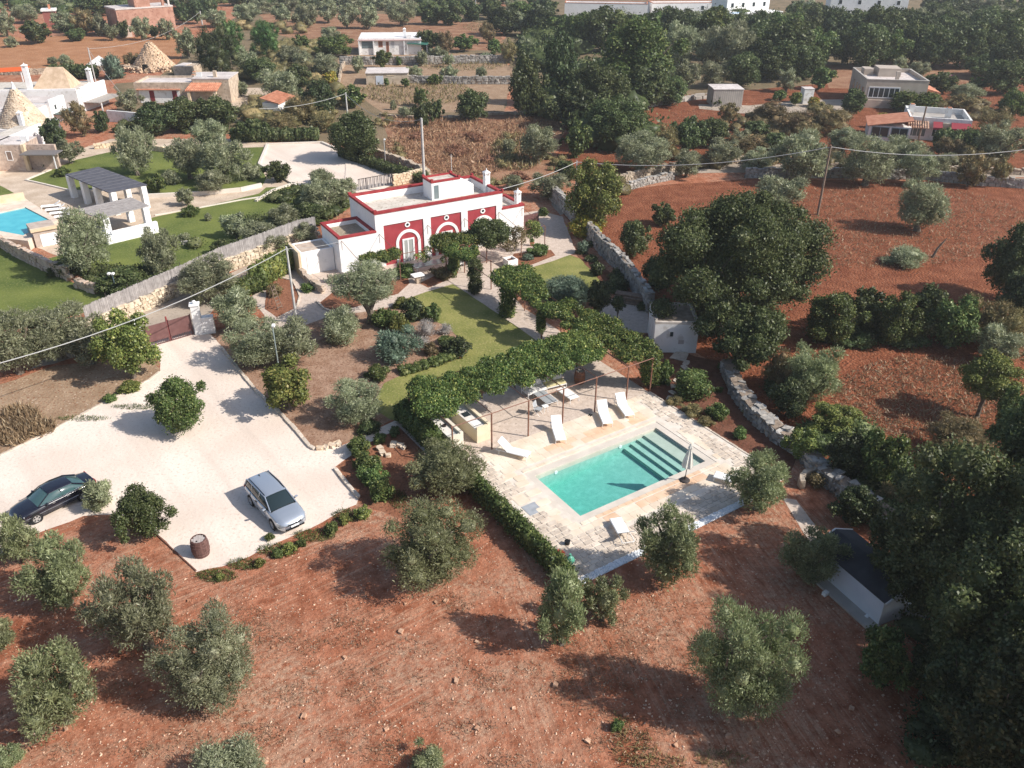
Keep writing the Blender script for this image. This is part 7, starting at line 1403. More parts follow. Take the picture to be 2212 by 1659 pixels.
for i, (x, y, s) in enumerate(((690, 968, .32), (703, 966, .28), (717, 962, .35), (730, 958, .3), (826, 978, .3), (838, 983, .26), (850, 960, .34), (864, 961, .3), (872, 966, .22), (820, 968, .3))):
    o = bpy.data.objects.new('bed_rock', blanks('bed_rock', mat('bed_rock_stone', (0.55, 0.42, 0.30), (0.68, 0.57, 0.45), scale=2, island=.1), .4)[i % 5]); COL.objects.link(o); o.location = W(x, y, .1); o.scale = (s*1.2, s, s*.7); o.rotation_euler = (0, 0, i*1.3); tag(o, 'pale rock lying in the row at the tip of the brown bed' if i < 4 else 'pale rock in the loose pile inside the end bed', 'rock', 'rocks at the tip of the brown bed' if i < 4 else 'rocks in the end bed')
# the big oak and the right-hand side
def big_tree(name, label, cx, cy, w, h, z, mt, n, L, K, seed, rmin=.16, rmax=.30, cat='tree', rv=None):
    c = W(cx, cy, z); D = depth_of(c); r = .5*w*D/FPX; rv = rv or z*.8; lb = [(x*r, y*r, q*rv, s*r, s2*rv) for x, y, q, s, s2 in shell_lobes(K, seed, rmin, rmax)]; t = thing(name, label, cat, (c.x, c.y, 0))
    o = bpy.data.objects.new('crown', foliage('crown', lb, n, L, mt, 'broad', seed, .62)); COL.objects.link(o); o.parent = t; o.location = (0, 0, z); tr = bpy.data.objects.new('trunk', TRUNKS['tall'][seed % 4]); COL.objects.link(tr); tr.parent = t; tr.scale = (r*.8, r*.8, z); return t
big_tree('great_oak', 'huge spreading dark green oak in the middle right of the picture', 1590, 562, 425, 350, 4.9, L_OAK, 80000, .19, 60, 31, .13, .24, rv=5.6)
big_tree('oak_tree', 'dark bushy oak at the foot of the huge oak, right of the white shed', 1612, 722, 190, 110, 2.7, L_OAK, 17000, .19, 26, 32, .18, .32)
T('olive', 'olive_tree', 'grey olive behind the right shoulder of the huge oak', 'olive tree', 1688, 415, 112, 78); T('olive', 'olive_tree', 'round olive standing alone in the red field at right', 'olive tree', 1995, 440, 128, 112, lift=.08, seed=33)
T('oshrub', 'cut_olive', 'low regrowth of a felled olive with bare grey stumps in the red field', 'bush', 1958, 556, 84, 44)
for x, y, ty, lb in ((1922, 560, 535, 'short bare grey stump left of the felled olive'), (2014, 556, 515, 'leaning bare black branch right of the felled olive')): h_ = solve_height(x, y, ty); o = MB().tube([(0, 0, 0), (.15*h_, 0, .5*h_), (.5*h_, .1, h_)], [.13, .10, .04], 7).build('bare_stump', BARK, None, True); o.location = W(x, y); tag(o, lb, 'stump')
row = [(1800, 690, 120, 108, 'green'), (1868, 672, 96, 96, 'oak'), (1935, 690, 110, 110, 'green'), (2000, 680, 100, 110, 'oak'), (2062, 700, 96, 110, 'green'), (2120, 690, 100, 100, 'brown'), (2180, 715, 90, 90, 'brown')]
nm = ['nearest the huge oak', 'second from the huge oak', 'third from the huge oak', 'in the middle of the row', 'third from the right edge', 'brownish, second from right', 'brownish at the right edge']
for i, (x, y, w_, h_, k_) in enumerate(row): T(k_, 'tall_bush', 'tall bush in the row between the two red fields, '+nm[i], 'bush', x, y-4, w_*1.16, h_*1.1, lift=.02)
T('olive', 'olive_tree', 'pale olive at the right edge below the row of tall bushes', 'olive tree', 2160, 745, 120, 90)
T('oliveg', 'olive_tree', 'tall dark olive beside the rough wall, left of the lower red field', 'olive tree', 1758, 800, 140, 130, lift=.1); T('brown', 'brown_bush', 'brownish bush between the huge oak and the tall dark olive', 'bush', 1690, 800, 80, 90, lift=.02)
T('dark', 'dark_bush', 'dark bush hanging over the rough wall', 'bush', 1710, 860, 90, 90, lift=.02); T('light', 'light_tree', 'bright yellow-green low tree behind the rough wall', 'tree', 1800, 905, 130, 80, lift=.02); T('light', 'light_tree', 'bright green clump hanging over the rough wall', 'tree', 1738, 960, 84, 76, lift=.02)
T('green', 'green_bush', 'rounded green bush at the tip of the lower red field', 'bush', 1905, 990, 104, 140, lift=.02); T('dark', 'dark_bush', 'very dark bush below the bright low tree', 'bush', 1835, 985, 110, 110, lift=.02)
T('light', 'almond_tree', 'bright green almond tree with a leaning dark trunk in the lower red field', 'tree', 2140, 812, 140, 116, lift=.7); T('brown', 'sparse_tree', 'thin greyish tree in front of the lower red field', 'tree', 2075, 945, 165, 110, lift=.05)
T('green', 'green_bush', 'green bush cut by the right edge above the dark wood', 'bush', 2195, 890, 90, 120, lift=.1); T('oak', 'dark_tree', 'dark tree at the right edge beside the upper red field', 'tree', 2196, 560, 130, 170, lift=.1); T('dark', 'dark_tree', 'dark tree at the right edge, behind the row of tall bushes', 'tree', 2215, 640, 110, 120, lift=.1)
T('dark', 'dark_bush', 'dark bush over the lower end of the rough wall', 'bush', 1850, 1092, 104, 94, lift=.02); T('brown', 'brown_bush', 'yellowish-brown bush beside the lower end of the rough wall', 'bush', 1935, 1075, 90, 66, lift=.02)
for i, (x, y, w_, z_, mt) in enumerate(((2110, 1120, 330, 4.6, L_OAK), (2150, 1330, 320, 4.8, L_OAK), (1985, 1205, 200, 3.4, L_OAK), (2240, 1000, 220, 4.6, L_OAK), (2240, 1560, 320, 4.6, L_DARK), (2110, 1490, 200, 3.2, L_DARK), (2420, 1180, 400, 6.5, L_OAK), (2460, 1450, 420, 6.5, L_OAK), (2420, 1720, 400, 5.5, L_DARK))):  # the last three stand out of view, added to cast shade leftwards
    big_tree('woodland_tree', ['large oak filling the right edge above the garden shed', 'large dark oak at the right edge level with the garden shed', 'oak spreading over the roof of the garden shed', 'oak at the right edge below the almond tree', 'dark oak in the bottom right corner', 'dark undergrowth tree right of the garden shed bushes', 'tall unseen oak added beyond the right edge to shade the garden shed', 'tall unseen oak added beyond the right edge to shade the near field', 'tall dark unseen oak added beyond the bottom right corner for its shade'][i], x, y, w_, w_, z_, mt, 20000, .16, 34, 40+i, .17, .30)
T('shrub', 'field_weed', 'small green weed bush by a white stone near the bottom of the field', 'weeds', 1333, 1568, 26, 28); T('dshrub', 'dark_shrub', 'dark leafy shrub in the bottom right shade', 'shrub', 2090, 1610, 120, 90)
# behind the farmhouse and along the road
far = [
 ('light', 'feathery_tree', 'tall feathery yellow-green tree behind the stone wall', 1288, 418, 146, 150), ('olive', 'olive_tree', 'olive behind the farmhouse right wing', 1188, 400, 84, 58), ('oak', 'green_tree', 'green tree left of the thin grey pole', 1225, 368, 50, 44), ('oshrub', 'olive_bush', 'small olive bush behind the farmhouse chimneys', 1110, 395, 44, 36),
 ('oak', 'dark_tree', 'dark tree behind the tall stone wall, left of the huge oak', 1372, 515, 70, 80), ('oak', 'dark_tree', 'dark undergrowth tree between stone wall and huge oak', 1425, 590, 76, 76), ('oak', 'dark_tree', 'dark green shrub-tree in front of the red field opening', 1432, 462, 60, 50),
 ('olive', 'olive_tree', 'round olive bush in the stubble field, right one', 1161, 308, 90, 78), ('green', 'round_tree', 'upright rounded green tree right of the olive bush in the stubble field', 1248, 300, 60, 76), ('oshrub', 'olive_bush', 'small bush left of the olive bush in the stubble field', 1100, 318, 30, 36), ('oak', 'dark_tree', 'dark leaning tree above the stubble field', 913, 245, 46, 56), ('green', 'green_tree', 'green tree top behind the dark leaning tree', 908, 208, 34, 40), ('oshrub', 'round_bush', 'round bush left of the dark leaning tree', 878, 243, 34, 28), ('oak', 'green_tree', 'green tree right of the dark leaning tree', 943, 236, 34, 44), ('oshrub', 'olive_bush', 'tiny olive in the middle of the dry terraces', 849, 228, 14, 24), ('oak', 'green_tree', 'broad green tree at the foot of the terraces', 1020, 226, 74, 62),
 ('oak', 'oak_tree', 'tall oak at the left edge of the big oak wood', 1140, 186, 88, 124), ('dark', 'oak_tree', 'very tall dark oak at the front of the wood, left', 1210, 150, 90, 150), ('green', 'oak_tree', 'biggest brownish-green oak at the front of the wood', 1380, 118, 200, 150), ('oak', 'oak_tree', 'dark oak below the biggest brownish oak', 1290, 190, 130, 110), ('oak', 'oak_tree', 'oak at the lower tip of the wood above the stubble field', 1330, 262, 150, 110), ('oak', 'oak_tree', 'oak below the biggest brownish oak, right side', 1400, 185, 110, 90), ('dark', 'oak_tree', 'shadowed oak in the middle of the lower wood', 1240, 230, 110, 90),
 ('olive', 'olive_tree', 'wide olive above the sunlit road wall', 1385, 326, 140, 82), ('brown', 'brown_bush', 'brownish bush right of the wide olive', 1440, 305, 70, 70), ('oak', 'green_tree', 'dark green tree in the middle behind the road', 1490, 290, 90, 80), ('olive', 'olive_tree', 'grey olive right above the road', 1485, 352, 74, 56), ('olive', 'olive_tree', 'wide grey olive left of the road gap', 1562, 328, 88, 58), ('oak', 'green_tree', 'green tree below the red field with the concrete hut', 1540, 285, 70, 60), ('brown', 'brown_tree', 'brownish tree in the field right of the concrete hut', 1577, 243, 50, 44), ('green', 'fig_tree', 'little fig tree in front of the concrete hut', 1550, 217, 28, 22), ('oak', 'dark_bush', 'dark bush in the field right of the brownish tree', 1636, 277, 56, 34), ('brown', 'brown_bush', 'brown scrub below the field at right', 1610, 315, 80, 50),
 ('olive', 'olive_tree', 'olive in front of the shaded wall, left', 1735, 338, 124, 108), ('olive', 'olive_tree', 'large olive beside the leaning wooden pole', 1880, 343, 128, 106), ('olive', 'olive_tree', 'olive under the tiled annex', 1825, 300, 80, 50), ('olive', 'olive_tree', 'olive below the hedge of the awning house', 1950, 332, 110, 80), ('olive', 'olive_tree', 'pale olive at the right edge by the awning house', 2165, 305, 110, 80), ('olive', 'olive_tree', 'olive in front of the left end of the shaded wall', 1640, 345, 90, 50), ('yshrub', 'yellow_tree', 'yellow-leaved tree in front of the awning house', 1933, 267, 78, 40), ('brown', 'yellow_brown_tree', 'yellow-brown tree before the shaded wall, near the right edge', 2100, 362, 66, 80), ('brown', 'yellow_brown_tree', 'thin yellow-brown tree at the far right of the shaded wall', 2165, 372, 44, 60), ('brown', 'brown_bush', 'brown scrub left of the tiled annex', 1720, 262, 90, 50), ('brown', 'brown_bush', 'brown-green scrub under the beige house', 1790, 262, 80, 60), ('oak', 'dark_bush', 'leafy dark bush by the corner of the beige house', 1845, 218, 60, 50), ('shrub', 'green_hedge', 'green shrubs in front of the beige house veranda', 1975, 222, 100, 24),
 ('brown', 'brown_tree', 'yellow-green trees right of the awning house', 2150, 262, 80, 60), ('oak', 'dark_bush', 'round bush with a magenta patch right of the beige house', 2035, 178, 60, 44), ('green', 'green_tree', 'bright green tree right of the magenta bush', 2115, 180, 50, 26), ('olive', 'olive_tree', 'grey olive right of the beige house', 2085, 200, 74, 40), ('brown', 'brown_tree', 'greyish brown tree right of the beige house porch', 2072, 222, 60, 40), ('oak', 'oak_tree', 'dark tree at the right edge behind the beige house', 2175, 165, 90, 70), ('green', 'green_tree', 'bright green tree left of the beige house', 1772, 168, 60, 46), ('olive', 'olive_tree', 'round olive left of the bright green tree', 1702, 172, 50, 48), ('light', 'light_tree', 'small tree with a visible trunk by the concrete tank', 1720, 212, 32, 26), ('green', 'green_bush', 'leafy bush left of the small tree by the concrete tank', 1685, 205, 32, 22), ('yshrub', 'yellow_tree', 'small yellowish tree right of the concrete tank', 1758, 222, 30, 24), ('olive', 'olive_tree', 'olive behind the roof of the beige house', 1945, 138, 34, 30), ('olive', 'olive_tree', 'olive with pale trunk behind the beige house', 1985, 150, 50, 34),
 ('oak', 'big_dark_tree', 'big dark tree behind the corner of the white court', 768, 292, 128, 108), ('dark', 'dark_tree', 'large dark tree left of the grey pole', 690, 216, 78, 82), ('olive', 'olive_tree', 'pale olive left of the large dark tree', 600, 180, 84, 60), ('olive', 'olive_tree', 'wide olive at the left edge of the dry terraces', 703, 140, 74, 46), ('olive', 'olive_tree', 'olive left of the wide one at the terraces', 655, 130, 50, 36), ('yshrub', 'yellow_tree', 'small yellow-orange tree behind the large dark tree', 716, 170, 32, 34), ('green', 'green_tree', 'green tree top right of the yellow-orange tree', 765, 208, 60, 46), ('brown', 'brown_bush', 'brown undergrowth right of the tiled hut', 650, 235, 70, 60), ('brown', 'brown_bush', 'brown-green undergrowth by the hedge columns', 605, 268, 80, 50), ('brown', 'brown_bush', 'brown scrub below the large dark tree', 700, 262, 70, 46), ('oak', 'dark_bush', 'dark green bush left of the hedge columns', 545, 280, 60, 50),
 ('green', 'fig_tree', 'leafy fig tree in front of the white bungalow', 823, 127, 42, 38), ('olive', 'olive_tree', 'small olive with trunk below the bungalow, left', 773, 138, 32, 34), ('shrub', 'creeper', 'narrow bush on the upper terrace wall', 862, 132, 15, 22), ('olive', 'olive_tree', 'small olive below the carport', 911, 125, 30, 30), ('olive', 'olive_tree', 'olive on the second terrace right of the hut', 896, 155, 38, 28), ('oak', 'green_tree', 'green trees just right of the bungalow, left one', 925, 88, 54, 46), ('brown', 'green_tree', 'yellowish green tree right of the bungalow', 962, 92, 44, 50), ('olive', 'olive_tree', 'grey olive below the yellowish tree', 945, 116, 36, 30), ('olive', 'olive_tree', 'small olive right of the carport olive', 968, 128, 24, 30), ('green', 'fruit_tree', 'broad low fruit tree in the upper terrace', 1003, 92, 56, 34), ('brown', 'fruit_tree', 'tree at the right of the upper terrace', 1055, 70, 40, 44), ('green', 'fruit_tree', 'round tree below it at the right of the terrace', 1068, 100, 34, 32), ('oshrub', 'shrub_by_wall', 'grey-green plants at the top terrace wall', 1050, 125, 34, 22), ('green', 'fruit_tree', 'round dark fruit tree on the middle terrace', 940, 171, 34, 20), ('olive', 'olive_tree', 'grey tree right of the round dark fruit tree', 971, 158, 36, 30), ('olive', 'olive_tree', 'small olive further right on the middle terrace', 1040, 158, 26, 28), ('green', 'fruit_tree', 'tiny fruit tree in front of the hut corner', 876, 178, 20, 18), ('green', 'fruit_tree', 'tiny fruit tree in front of the hut door', 835, 177, 14, 16), ('brown', 'brown_bush', 'green-brown tree at the edge of the oak wood above the terraces', 1100, 110, 40, 50), ('olive', 'olive_tree', 'grey olive at the right edge of the terraces', 1136, 98, 40, 36),
 ('green', 'fig_tree', 'small fig left of the far olives, with visible stems', 650, 94, 40, 36), ('olive', 'olive_tree', 'olive behind the bushy tree left of the bungalow', 712, 75, 44, 34), ('green', 'bushy_tree', 'bushy green tree left of the bungalow', 722, 98, 84, 44), ('oak', 'oak_tree', 'dark oak in the far row behind the bungalow, left', 930, 28, 54, 44), ('oak', 'oak_tree', 'dark oak in the far row behind the bungalow, middle', 972, 26, 60, 50), ('dark', 'oak_tree', 'dark oak in the far row behind the bungalow, right', 1018, 24, 56, 40), ('oak', 'oak_tree', 'oak at the top beside the thin metal pole', 1062, 16, 54, 46), ('olive', 'olive_tree', 'small olive below the far row right of the pole', 1090, 48, 44, 34),
 ('olive', 'olive_tree', 'pale olive on the near edge of the wood, left of the concrete hut', 1480, 160, 64, 58), ('olive', 'olive_tree', 'grey olive directly behind the concrete hut', 1545, 158, 70, 56), ('oak', 'oak_tree', 'oak on the near edge of the wood right of the concrete hut', 1606, 150, 84, 70), ('oak', 'oak_tree', 'oak on the near edge of the wood above the round olive', 1668, 140, 84, 66), ('green', 'oak_tree', 'green oak on the near edge of the wood left of the beige house', 1740, 128, 84, 60), ('oak', 'oak_tree', 'dark oak low on the wood edge above the grey wall', 1450, 196, 74, 60), ('brown', 'brown_bush', 'brown shrub at the foot of the round olive right of the concrete hut', 1670, 240, 70, 44), ('brown', 'brown_bush', 'yellow-brown shrub in the middle of the hut field', 1745, 290, 80, 50), ('brown', 'brown_tree', 'brown-green tree below the concrete tank', 1770, 240, 60, 40), ('olive', 'olive_tree', 'small olive above the middle of the road', 1600, 300, 60, 44), ('olive', 'olive_tree', 'olive standing before the shaded wall right of the large pole olive', 1985, 362, 84, 70), ('oak', 'dark_bush', 'dark bush above the gap in the road wall', 1680, 305, 60, 40), ('olive', 'olive_tree', 'olive above the shaded wall, right of the leaning pole olive', 2030, 352, 70, 50), ('brown', 'brown_tree', 'brown tree left of the yellow-brown tree before the shaded wall', 2050, 318, 60, 44), ('green', 'green_tree', 'green tree at the right edge above the awning house', 2190, 225, 70, 60), ('oak', 'oak_tree', 'oak at the right end of the upper straw field', 2120, 142, 80, 50),
 ('pine', 'pine_tree', 'bright green rounded pine right of the big dark conifer', 572, 82, 70, 74), ('conifer', 'conifer_tree', 'big dark conifer behind the rustic house', 462, 112, 92, 112), ('pine', 'pine_tree', 'green pine growing into the right side of the dark conifer', 496, 88, 66, 84), ('olive', 'olive_tree', 'grey tree left of the big dark conifer', 402, 92, 56, 60), ('olive', 'olive_tree', 'grey olive above the dark conifer', 465, 38, 60, 34), ('olive', 'olive_tree', 'grey olive at the top, right of the pines', 530, 28, 64, 40), ('conifer', 'dark_pine', 'dark pine at the top, right of the brick house', 392, 26, 44, 46), ('conifer', 'dark_pine', 'second dark pine right of the brick house', 422, 22, 44, 50), ('conifer', 'dark_pine', 'dark pine behind the concrete pole at the top', 450, 12, 40, 44),
 ('oshrub', 'cone_bush', 'small bright cone-shaped bush by the ruined trullo', 382, 152, 22, 22), ('bshrub', 'blue_green_tree', 'blue-green upright bush left of the ruined trullo', 246, 148, 46, 58), ('brown', 'brown_bush', 'brownish scrub behind the ruined trullo', 285, 128, 44, 28), ('olive', 'olive_tree', 'small dark olive in the orange field, right one', 140, 132, 32, 28), ('olive', 'olive_tree', 'small dark olive in the orange field, left one', 113, 132, 24, 18), ('oak', 'round_tree', 'round green tree in front of the orange field', 73, 68, 62, 46), ('oshrub', 'dark_shrub', 'small dark shrub left below the round green tree', 24, 92, 30, 26), ('olive', 'olive_tree', 'grey olive at the top left corner', 8, 48, 46, 54), ('olive', 'olive_tree', 'wide olive behind the round green tree', 52, 28, 70, 34), ('olive', 'olive_tree', 'olive in front of the red house', 138, 46, 56, 40), ('brown', 'brown_tree', 'brownish tree between red house and brick house', 180, 46, 56, 56), ('oak', 'dark_bush', 'dark bush under the brownish tree', 165, 74, 46, 26), ('olive', 'olive_tree', 'olive right of the brownish tree', 215, 52, 30, 46), ('olive', 'olive_tree', 'olive before the left corner of the brick house', 238, 68, 34, 34), ('oak', 'small_tree', 'first small tree before the brick house wall', 266, 62, 32, 36), ('olive', 'olive_tree', 'biggest tree before the middle of the brick house', 303, 60, 46, 46), ('oak', 'small_tree', 'third small tree before the brick house', 332, 68, 24, 26), ('olive', 'olive_tree', 'tree before the right corner of the brick house', 357, 62, 34, 42), ('oak', 'dark_tree', 'dark trees behind the red house', 200, 8, 90, 30), ('olive', 'olive_tree', 'olive at the very top left of the brick house', 120, 8, 60, 24),
 ('olive', 'olive_tree', 'olive tree left of the dark group under the rustic house', 276, 218, 56, 46), ('dark', 'dark_tree', 'left dark tree of the group under the rustic house', 330, 256, 92, 74), ('oak', 'dark_tree', 'middle dark tree of the group under the rustic house', 392, 247, 92, 70), ('oak', 'dark_tree', 'right tree of the group under the rustic house', 465, 244, 102, 68), ('olive', 'dead_tree', 'pale grey leafless-looking tree right of the rustic house', 520, 190, 34, 30), ('brown', 'garden_tree', 'tree with visible stems in the neighbour bed', 172, 258, 64, 72), ('dark', 'round_bush', 'round dark bush right of the stemmed tree', 217, 262, 38, 46), ('dark', 'dark_olive', 'dark upright tree beside the white parapet block', 113, 292, 56, 74), ('olive', 'olive_tree', 'olive with trunk below the dark upright tree', 147, 326, 58, 50), ('olivebig', 'olive_tree', 'large dark olive on the upper lawn, left', 284, 318, 88, 108), ('olivebig', 'olive_tree', 'top lobe of the great silvery olive on the upper lawn', 448, 286, 84, 60), ('olivebig', 'olive_tree', 'broad left part of the great silvery olive on the upper lawn', 402, 338, 92, 84), ('olivebig', 'olive_tree', 'broad right part of the great silvery olive on the upper lawn', 478, 340, 108, 96), ('olive', 'olive_tree', 'lower olive in front of the great silvery olive', 456, 392, 72, 50), ('oshrub', 'olive_bush', 'thin olive right of the great silvery olive', 540, 372, 50, 38), ('green', 'fig_tree', 'green bushy plant behind the right pillar of the reed pergola', 337, 396, 46, 42), ('oshrub', 'shrub', 'grey-green shrub right of that bushy plant', 372, 385, 40, 34), ('olive', 'olive_tree', 'slim young olive by the path edging', 400, 424, 36, 38), ('spike', 'green_plant', 'light green round plant at the foot of the slim olive', 411, 457, 42, 26),
 ('olive', 'olive_tree', 'olive behind the left end of the farmhouse roof', 745, 405, 60, 44), ('olive', 'olive_tree', 'grey olive between the fence and the farmhouse annex', 655, 500, 76, 50), ('olive', 'olive_tree', 'olive on the lawn just above the middle of the reed fence', 590, 520, 84, 44), ('oak', 'green_tree', 'green tree between the rustic house and the bright pine', 560, 150, 70, 50), ('olive', 'olive_tree', 'olive right of the bright pine', 625, 120, 60, 44), ('oak', 'green_tree', 'green tree above the tiled hut', 640, 165, 60, 50), ('olive', 'olive_tree', 'olive behind the dark conifer, lower right', 530, 130, 60, 50),
 ('shrub', 'palm_plant', 'bright green palm-like plant by the stone outbuilding', 97, 352, 28, 26), ('shrub', 'shrub', 'small shrubs on the triangular lawn', 135, 372, 34, 24), ('spike', 'tall_plant', 'tall pale plant beside the reed pergola', 322, 398, 16, 36),
 ('olivebig', 'olive_tree', 'big dense olive in front of the neighbour pool', 177, 520, 128, 146), ('olivebig', 'olive_tree', 'slender dark olive in the big lawn', 338, 540, 84, 108), ('oak', 'green_tree', 'tree with a bent trunk at the edge of the white court', 598, 370, 54, 44), ('oshrub', 'oleander', 'pale leggy bush before the white court', 690, 386, 56, 44), ('olive', 'olive_tree', 'large grey olive at the corner of the white court', 695, 420, 104, 72), ('olive', 'olive_tree', 'olive on the lawn below the white court', 615, 468, 80, 60), ('olive', 'olive_tree', 'dark olive above the reed fence, right', 560, 505, 90, 54), ('oak', 'green_bush', 'green shrubs behind the farmhouse left end', 665, 462, 80, 50), ('olive', 'olive_tree', 'olive with a curved dark trunk on the big lawn', 508, 486, 64, 54), ('oshrub', 'bush', 'bush by the low pale rocks on the big lawn', 398, 512, 30, 18), ('oak', 'green_bush', 'dark bushes behind the reed fence, right part', 485, 535, 70, 34), ('oak', 'green_bush', 'bushes behind the reed fence by the twin floodlight', 260, 606, 100, 56), ('shrub', 'green_bush', 'green bush in front of the big dense olive', 150, 575, 70, 50), ('oshrub', 'sapling', 'tiny sapling on the big lawn', 449, 470, 16, 20), ('spike', 'shrub', 'low palm-like shrub under the big lawn olive', 120, 585, 40, 26),
]
for k_, nm_, lb_, x, y, w_, h_ in far: T(k_, nm_, lb_, 'tree' if KINDS[k_][5] else 'bush', x, y, w_, h_, lift=(.02 if nm_.endswith('bush') and KINDS[k_][5] else None))
T('yshrub', 'bougainvillea', 'magenta flowers on top of the round bush by the beige house', 'flowers', 2046, 166, 20, 16).data = foliage('flowers', [(0, 0, 0, .9)], 150, .4, L_PINK)
rows = [(608, 30, 44, 40), (660, 32, 58, 48), (708, 24, 50, 44), (748, 34, 46, 48), (796, 34, 50, 48), (866, 26, 76, 50), (560, 12, 50, 30), (620, 6, 60, 24), (690, 2, 60, 24), (760, 4, 60, 26), (825, 6, 50, 26)]
for i, (x, y, w_, h_) in enumerate(rows): T('olive', 'olive_tree', ['leftmost grey olive of the far row above the bungalow field', 'second olive of the far row', 'third olive of the far row', 'fourth olive of the far row', 'fifth olive of the far row', 'widest olive of the far row, at its right end', 'olive at the top edge above the bright pine', 'olive at the top edge behind the second olive of the far row', 'olive at the top edge behind the third olive', 'olive at the top edge behind the fourth olive', 'olive at the top edge left of the widest olive'][i], 'olive tree', x, y, w_, h_)
# the oak wood: trees nothing tells apart share one label
g = random.Random(12)
for (y, x0, x1, w_) in ((14, 1110, 2240, 44), (30, 1120, 2240, 56), (46, 1090, 2240, 62), (68, 1250, 2240, 76), (96, 1470, 2240, 84), (128, 1640, 2230, 66)):
    x = x0
    while x < x1:
        s = w_*g.uniform(.8, 1.3); yy = y+g.uniform(-5, 8)
        skip = (y < 35 and 1195 < x < 1690) or (y < 35 and 1770 < x < 2000) or (y > 110 and (1760 < x < 2140)) or (y > 90 and 1750 < x < 1800 and False)
        if not skip: T(g.choice(['oak', 'oak', 'oak', 'green', 'dark', 'olive']), 'wood_oak', 'dark oak packed among the others in the wood at the top right', 'tree', x, yy+(6 if 1200 < x < 2000 and y < 60 else 0), s*1.12, s*(.85 if y < 60 else 1.05), group='oaks of the wood at the top right')
        x += w_*.66*g.uniform(.8, 1.2)
for x in range(0, 1100, 34):
    if not (240 < x < 375): T(g.choice(['olive', 'oak', 'olive', 'dark']), 'background_tree', 'distant tree along the very top edge, left of the wood', 'tree', x+g.uniform(-8, 8), -12+g.uniform(-5, 5), 46*g.uniform(.8, 1.2), 34, group='distant trees along the top edge')
T('conifer', 'cypress_tree', 'narrow dark cypress near the top right corner', 'tree', 2154, 12, 16, 40)
# loose rocks one can pick out on the field
rk = mat('field_rock_stone', (0.40, 0.20, 0.115), (0.58, 0.38, 0.26), scale=3, island=.15)
for i, (x, y) in enumerate(((1078, 1280), (963, 1298), (942, 1301), (877, 1304), (866, 1364), (1030, 1386), (590, 1398), (657, 1547), (572, 1645), (664, 1642), (679, 1620), (1031, 1573), (835, 1575), (1573, 1558), (1575, 1590), (1618, 1598), (408, 1297), (450, 1325), (470, 1294), (143, 1575), (306, 1562), (1840, 1530), (1810, 1580), (1350, 1545), (1200, 1480), (745, 1420), (1110, 1530), (985, 1470), (1270, 1600), (1460, 1610))):
    s = .09+.10*((i*37) % 10)/10; o = bpy.data.objects.new('field_rock', blanks('field_rock', rk, .45)[i % 5]); COL.objects.link(o); o.location = W(x, y, s*.25); o.scale = (s*1.3, s, s*.7); o.rotation_euler = (0, 0, i*1.1); tag(o, 'loose pale limestone rock lying on the red soil of the field in front', 'rock', 'loose rocks on the field in front')
# ------------------------------------------------------------------ thin haze over the whole plain
hz = MB().box(-2600, 2600, -2600, 2600, -2.6, 30.5).build('haze', None, None); hz['kind'] = 'stuff'
hm = bpy.data.materials.new('haze'); hm.use_nodes = True; hn, hl = nodes(hm); hn.remove(hn['Principled BSDF']); pv = hn.new('ShaderNodeVolumePrincipled')
pv.inputs['Color'].default_value = (0.92, 0.94, 0.96, 1); pv.inputs['Density'].default_value = 0.00036; pv.inputs['Anisotropy'].default_value = 0.3; hl.new(pv.outputs[0], hn['Material Output'].inputs['Volume']); hz.data.materials.append(hm)
tag(hz, 'thin pale haze lying over the whole plain', 'haze')
# ------------------------------------------------------------------ undergrowth nobody could count
def scrub(name, label, areas, count, r0, r1, n, L, m, seed, style='broad', cat='undergrowth', hz=.6):
    """low tangled growth: areas = (x, y, rx, ry) in photo positions"""
    g = random.Random(seed); lb = []; A = [a[2]*a[3] for a in areas]
    for _ in range(count):
        x, y, rx, ry = g.choices(areas, A)[0]; t = g.uniform(0, 2*PI); q = math.sqrt(g.random()); w = W(x+rx*q*math.cos(t), y+ry*q*math.sin(t)); r = g.uniform(r0, r1); lb.append((w.x, w.y, r*hz*.6, r, r*hz))
    o = bpy.data.objects.new(name, foliage(name, lb, n, L, m, style, seed, .7)); COL.objects.link(o); o['kind'] = 'stuff'; return tag(o, label, cat)
scrub('wood_undergrowth', 'dark undergrowth filling the floor of the oak wood at the top right', [(1400, 62, 230, 16), (1700, 72, 300, 30), (2050, 78, 180, 36), (1640, 105, 120, 26), (1200, 110, 60, 60), (1330, 200, 110, 50), (1230, 235, 70, 25), (1330, 300, 60, 26)], 380, 2.0, 4.6, 30000, .55, L_OAK, 1)
scrub('scrub', 'brown-green scrub between the rustic house and the white court', [(620, 255, 90, 26), (560, 240, 30, 20), (690, 240, 50, 25), (740, 215, 30, 20), (640, 160, 70, 30), (660, 110, 60, 14), (520, 70, 60, 20), (590, 130, 50, 30), (640, 60, 50, 14), (520, 160, 40, 16)], 190, .9, 2.4, 17000, .32, L_BROWN, 2, 'sprig')
scrub('bramble', 'green brambles at the foot of the row of tall bushes between the red fields', [(1990, 735, 220, 14), (1850, 730, 80, 18), (1700, 830, 40, 40), (1800, 950, 80, 30), (1900, 1030, 60, 40), (1950, 1110, 60, 40)], 120, .5, 1.1, 16000, .17, L_OAK, 3)
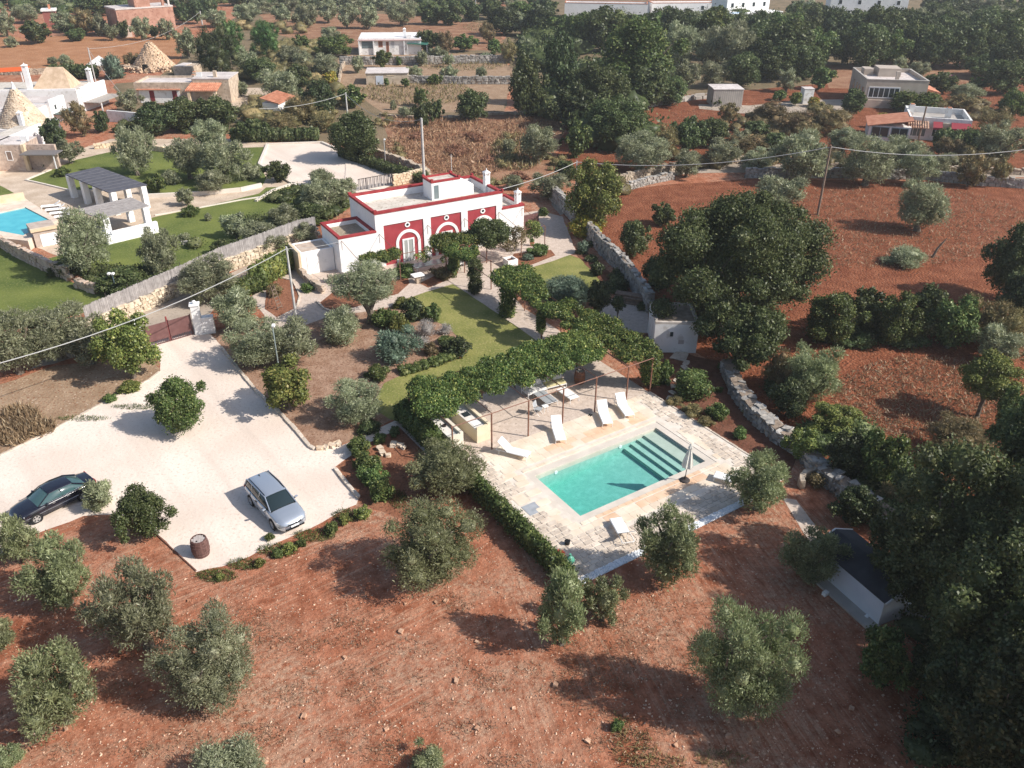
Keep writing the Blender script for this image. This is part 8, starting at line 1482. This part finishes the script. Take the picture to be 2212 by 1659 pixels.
scrub('forest_floor', 'dark undergrowth under the trees in the bottom right corner', [(2080, 1300, 130, 120), (2150, 1500, 110, 140), (2080, 1600, 110, 60), (2010, 1090, 80, 50)], 110, .5, 1.1, 16000, .16, L_DARK, 4)
scrub('dry_scrub', 'brownish dry scrub around the road walls and below the red-awning house', [(1330, 410, 50, 14), (1560, 350, 120, 14), (1780, 350, 160, 14), (2060, 345, 130, 14), (1650, 300, 60, 20), (1780, 285, 60, 16), (2100, 240, 90, 20), (2080, 285, 30, 14), (1700, 265, 110, 22), (1800, 250, 60, 18), (1600, 270, 60, 16)], 190, .7, 1.6, 19000, .26, L_BROWN, 5, 'sprig')
scrub('garden_undergrowth', 'green undergrowth behind the reed fence and along the neighbour lawn', [(280, 612, 90, 22), (470, 540, 60, 16), (600, 490, 70, 20), (670, 460, 60, 20), (340, 280, 130, 14), (500, 280, 60, 12), (560, 560, 8, 8), (640, 430, 60, 14), (720, 450, 30, 14)], 120, .6, 1.3, 12000, .2, L_OAK, 6)
scrub('far_undergrowth', 'dark tangle between the distant trees along the top edge', [(150, 18, 160, 14), (700, 8, 330, 10), (980, 30, 90, 14), (420, 36, 60, 12), (200, 66, 50, 8)], 150, 1.6, 3.4, 9000, .6, L_OAK, 7)
scrub('brushwood', 'heaps of reddish brown pruned twigs lying in the stubble field', [(990, 330, 24, 8), (1020, 300, 20, 6), (905, 300, 24, 7), (1130, 380, 24, 8), (1060, 350, 16, 6)], 34, .5, 1.0, 2600, .4, mat('twigs', (0.17, 0.075, 0.045), (0.28, 0.15, 0.095), scale=3), 8, 'sprig', hz=.4)
scrub('fringe_weeds', 'green and straw coloured weeds fringing the stubble field', [(1090, 330, 20, 40), (860, 330, 20, 20), (1010, 395, 90, 8), (830, 262, 20, 12), (1200, 350, 20, 30)], 60, .4, .9, 6000, .25, L_BROWN, 9, 'sprig')
scrub('wall_foot_plants', 'mixed dark plants at the foot of the tall stone wall in shade', [(1270, 550, 16, 20), (1330, 612, 20, 26), (1380, 660, 16, 14)], 26, .35, .7, 4200, .14, L_OAK, 10)
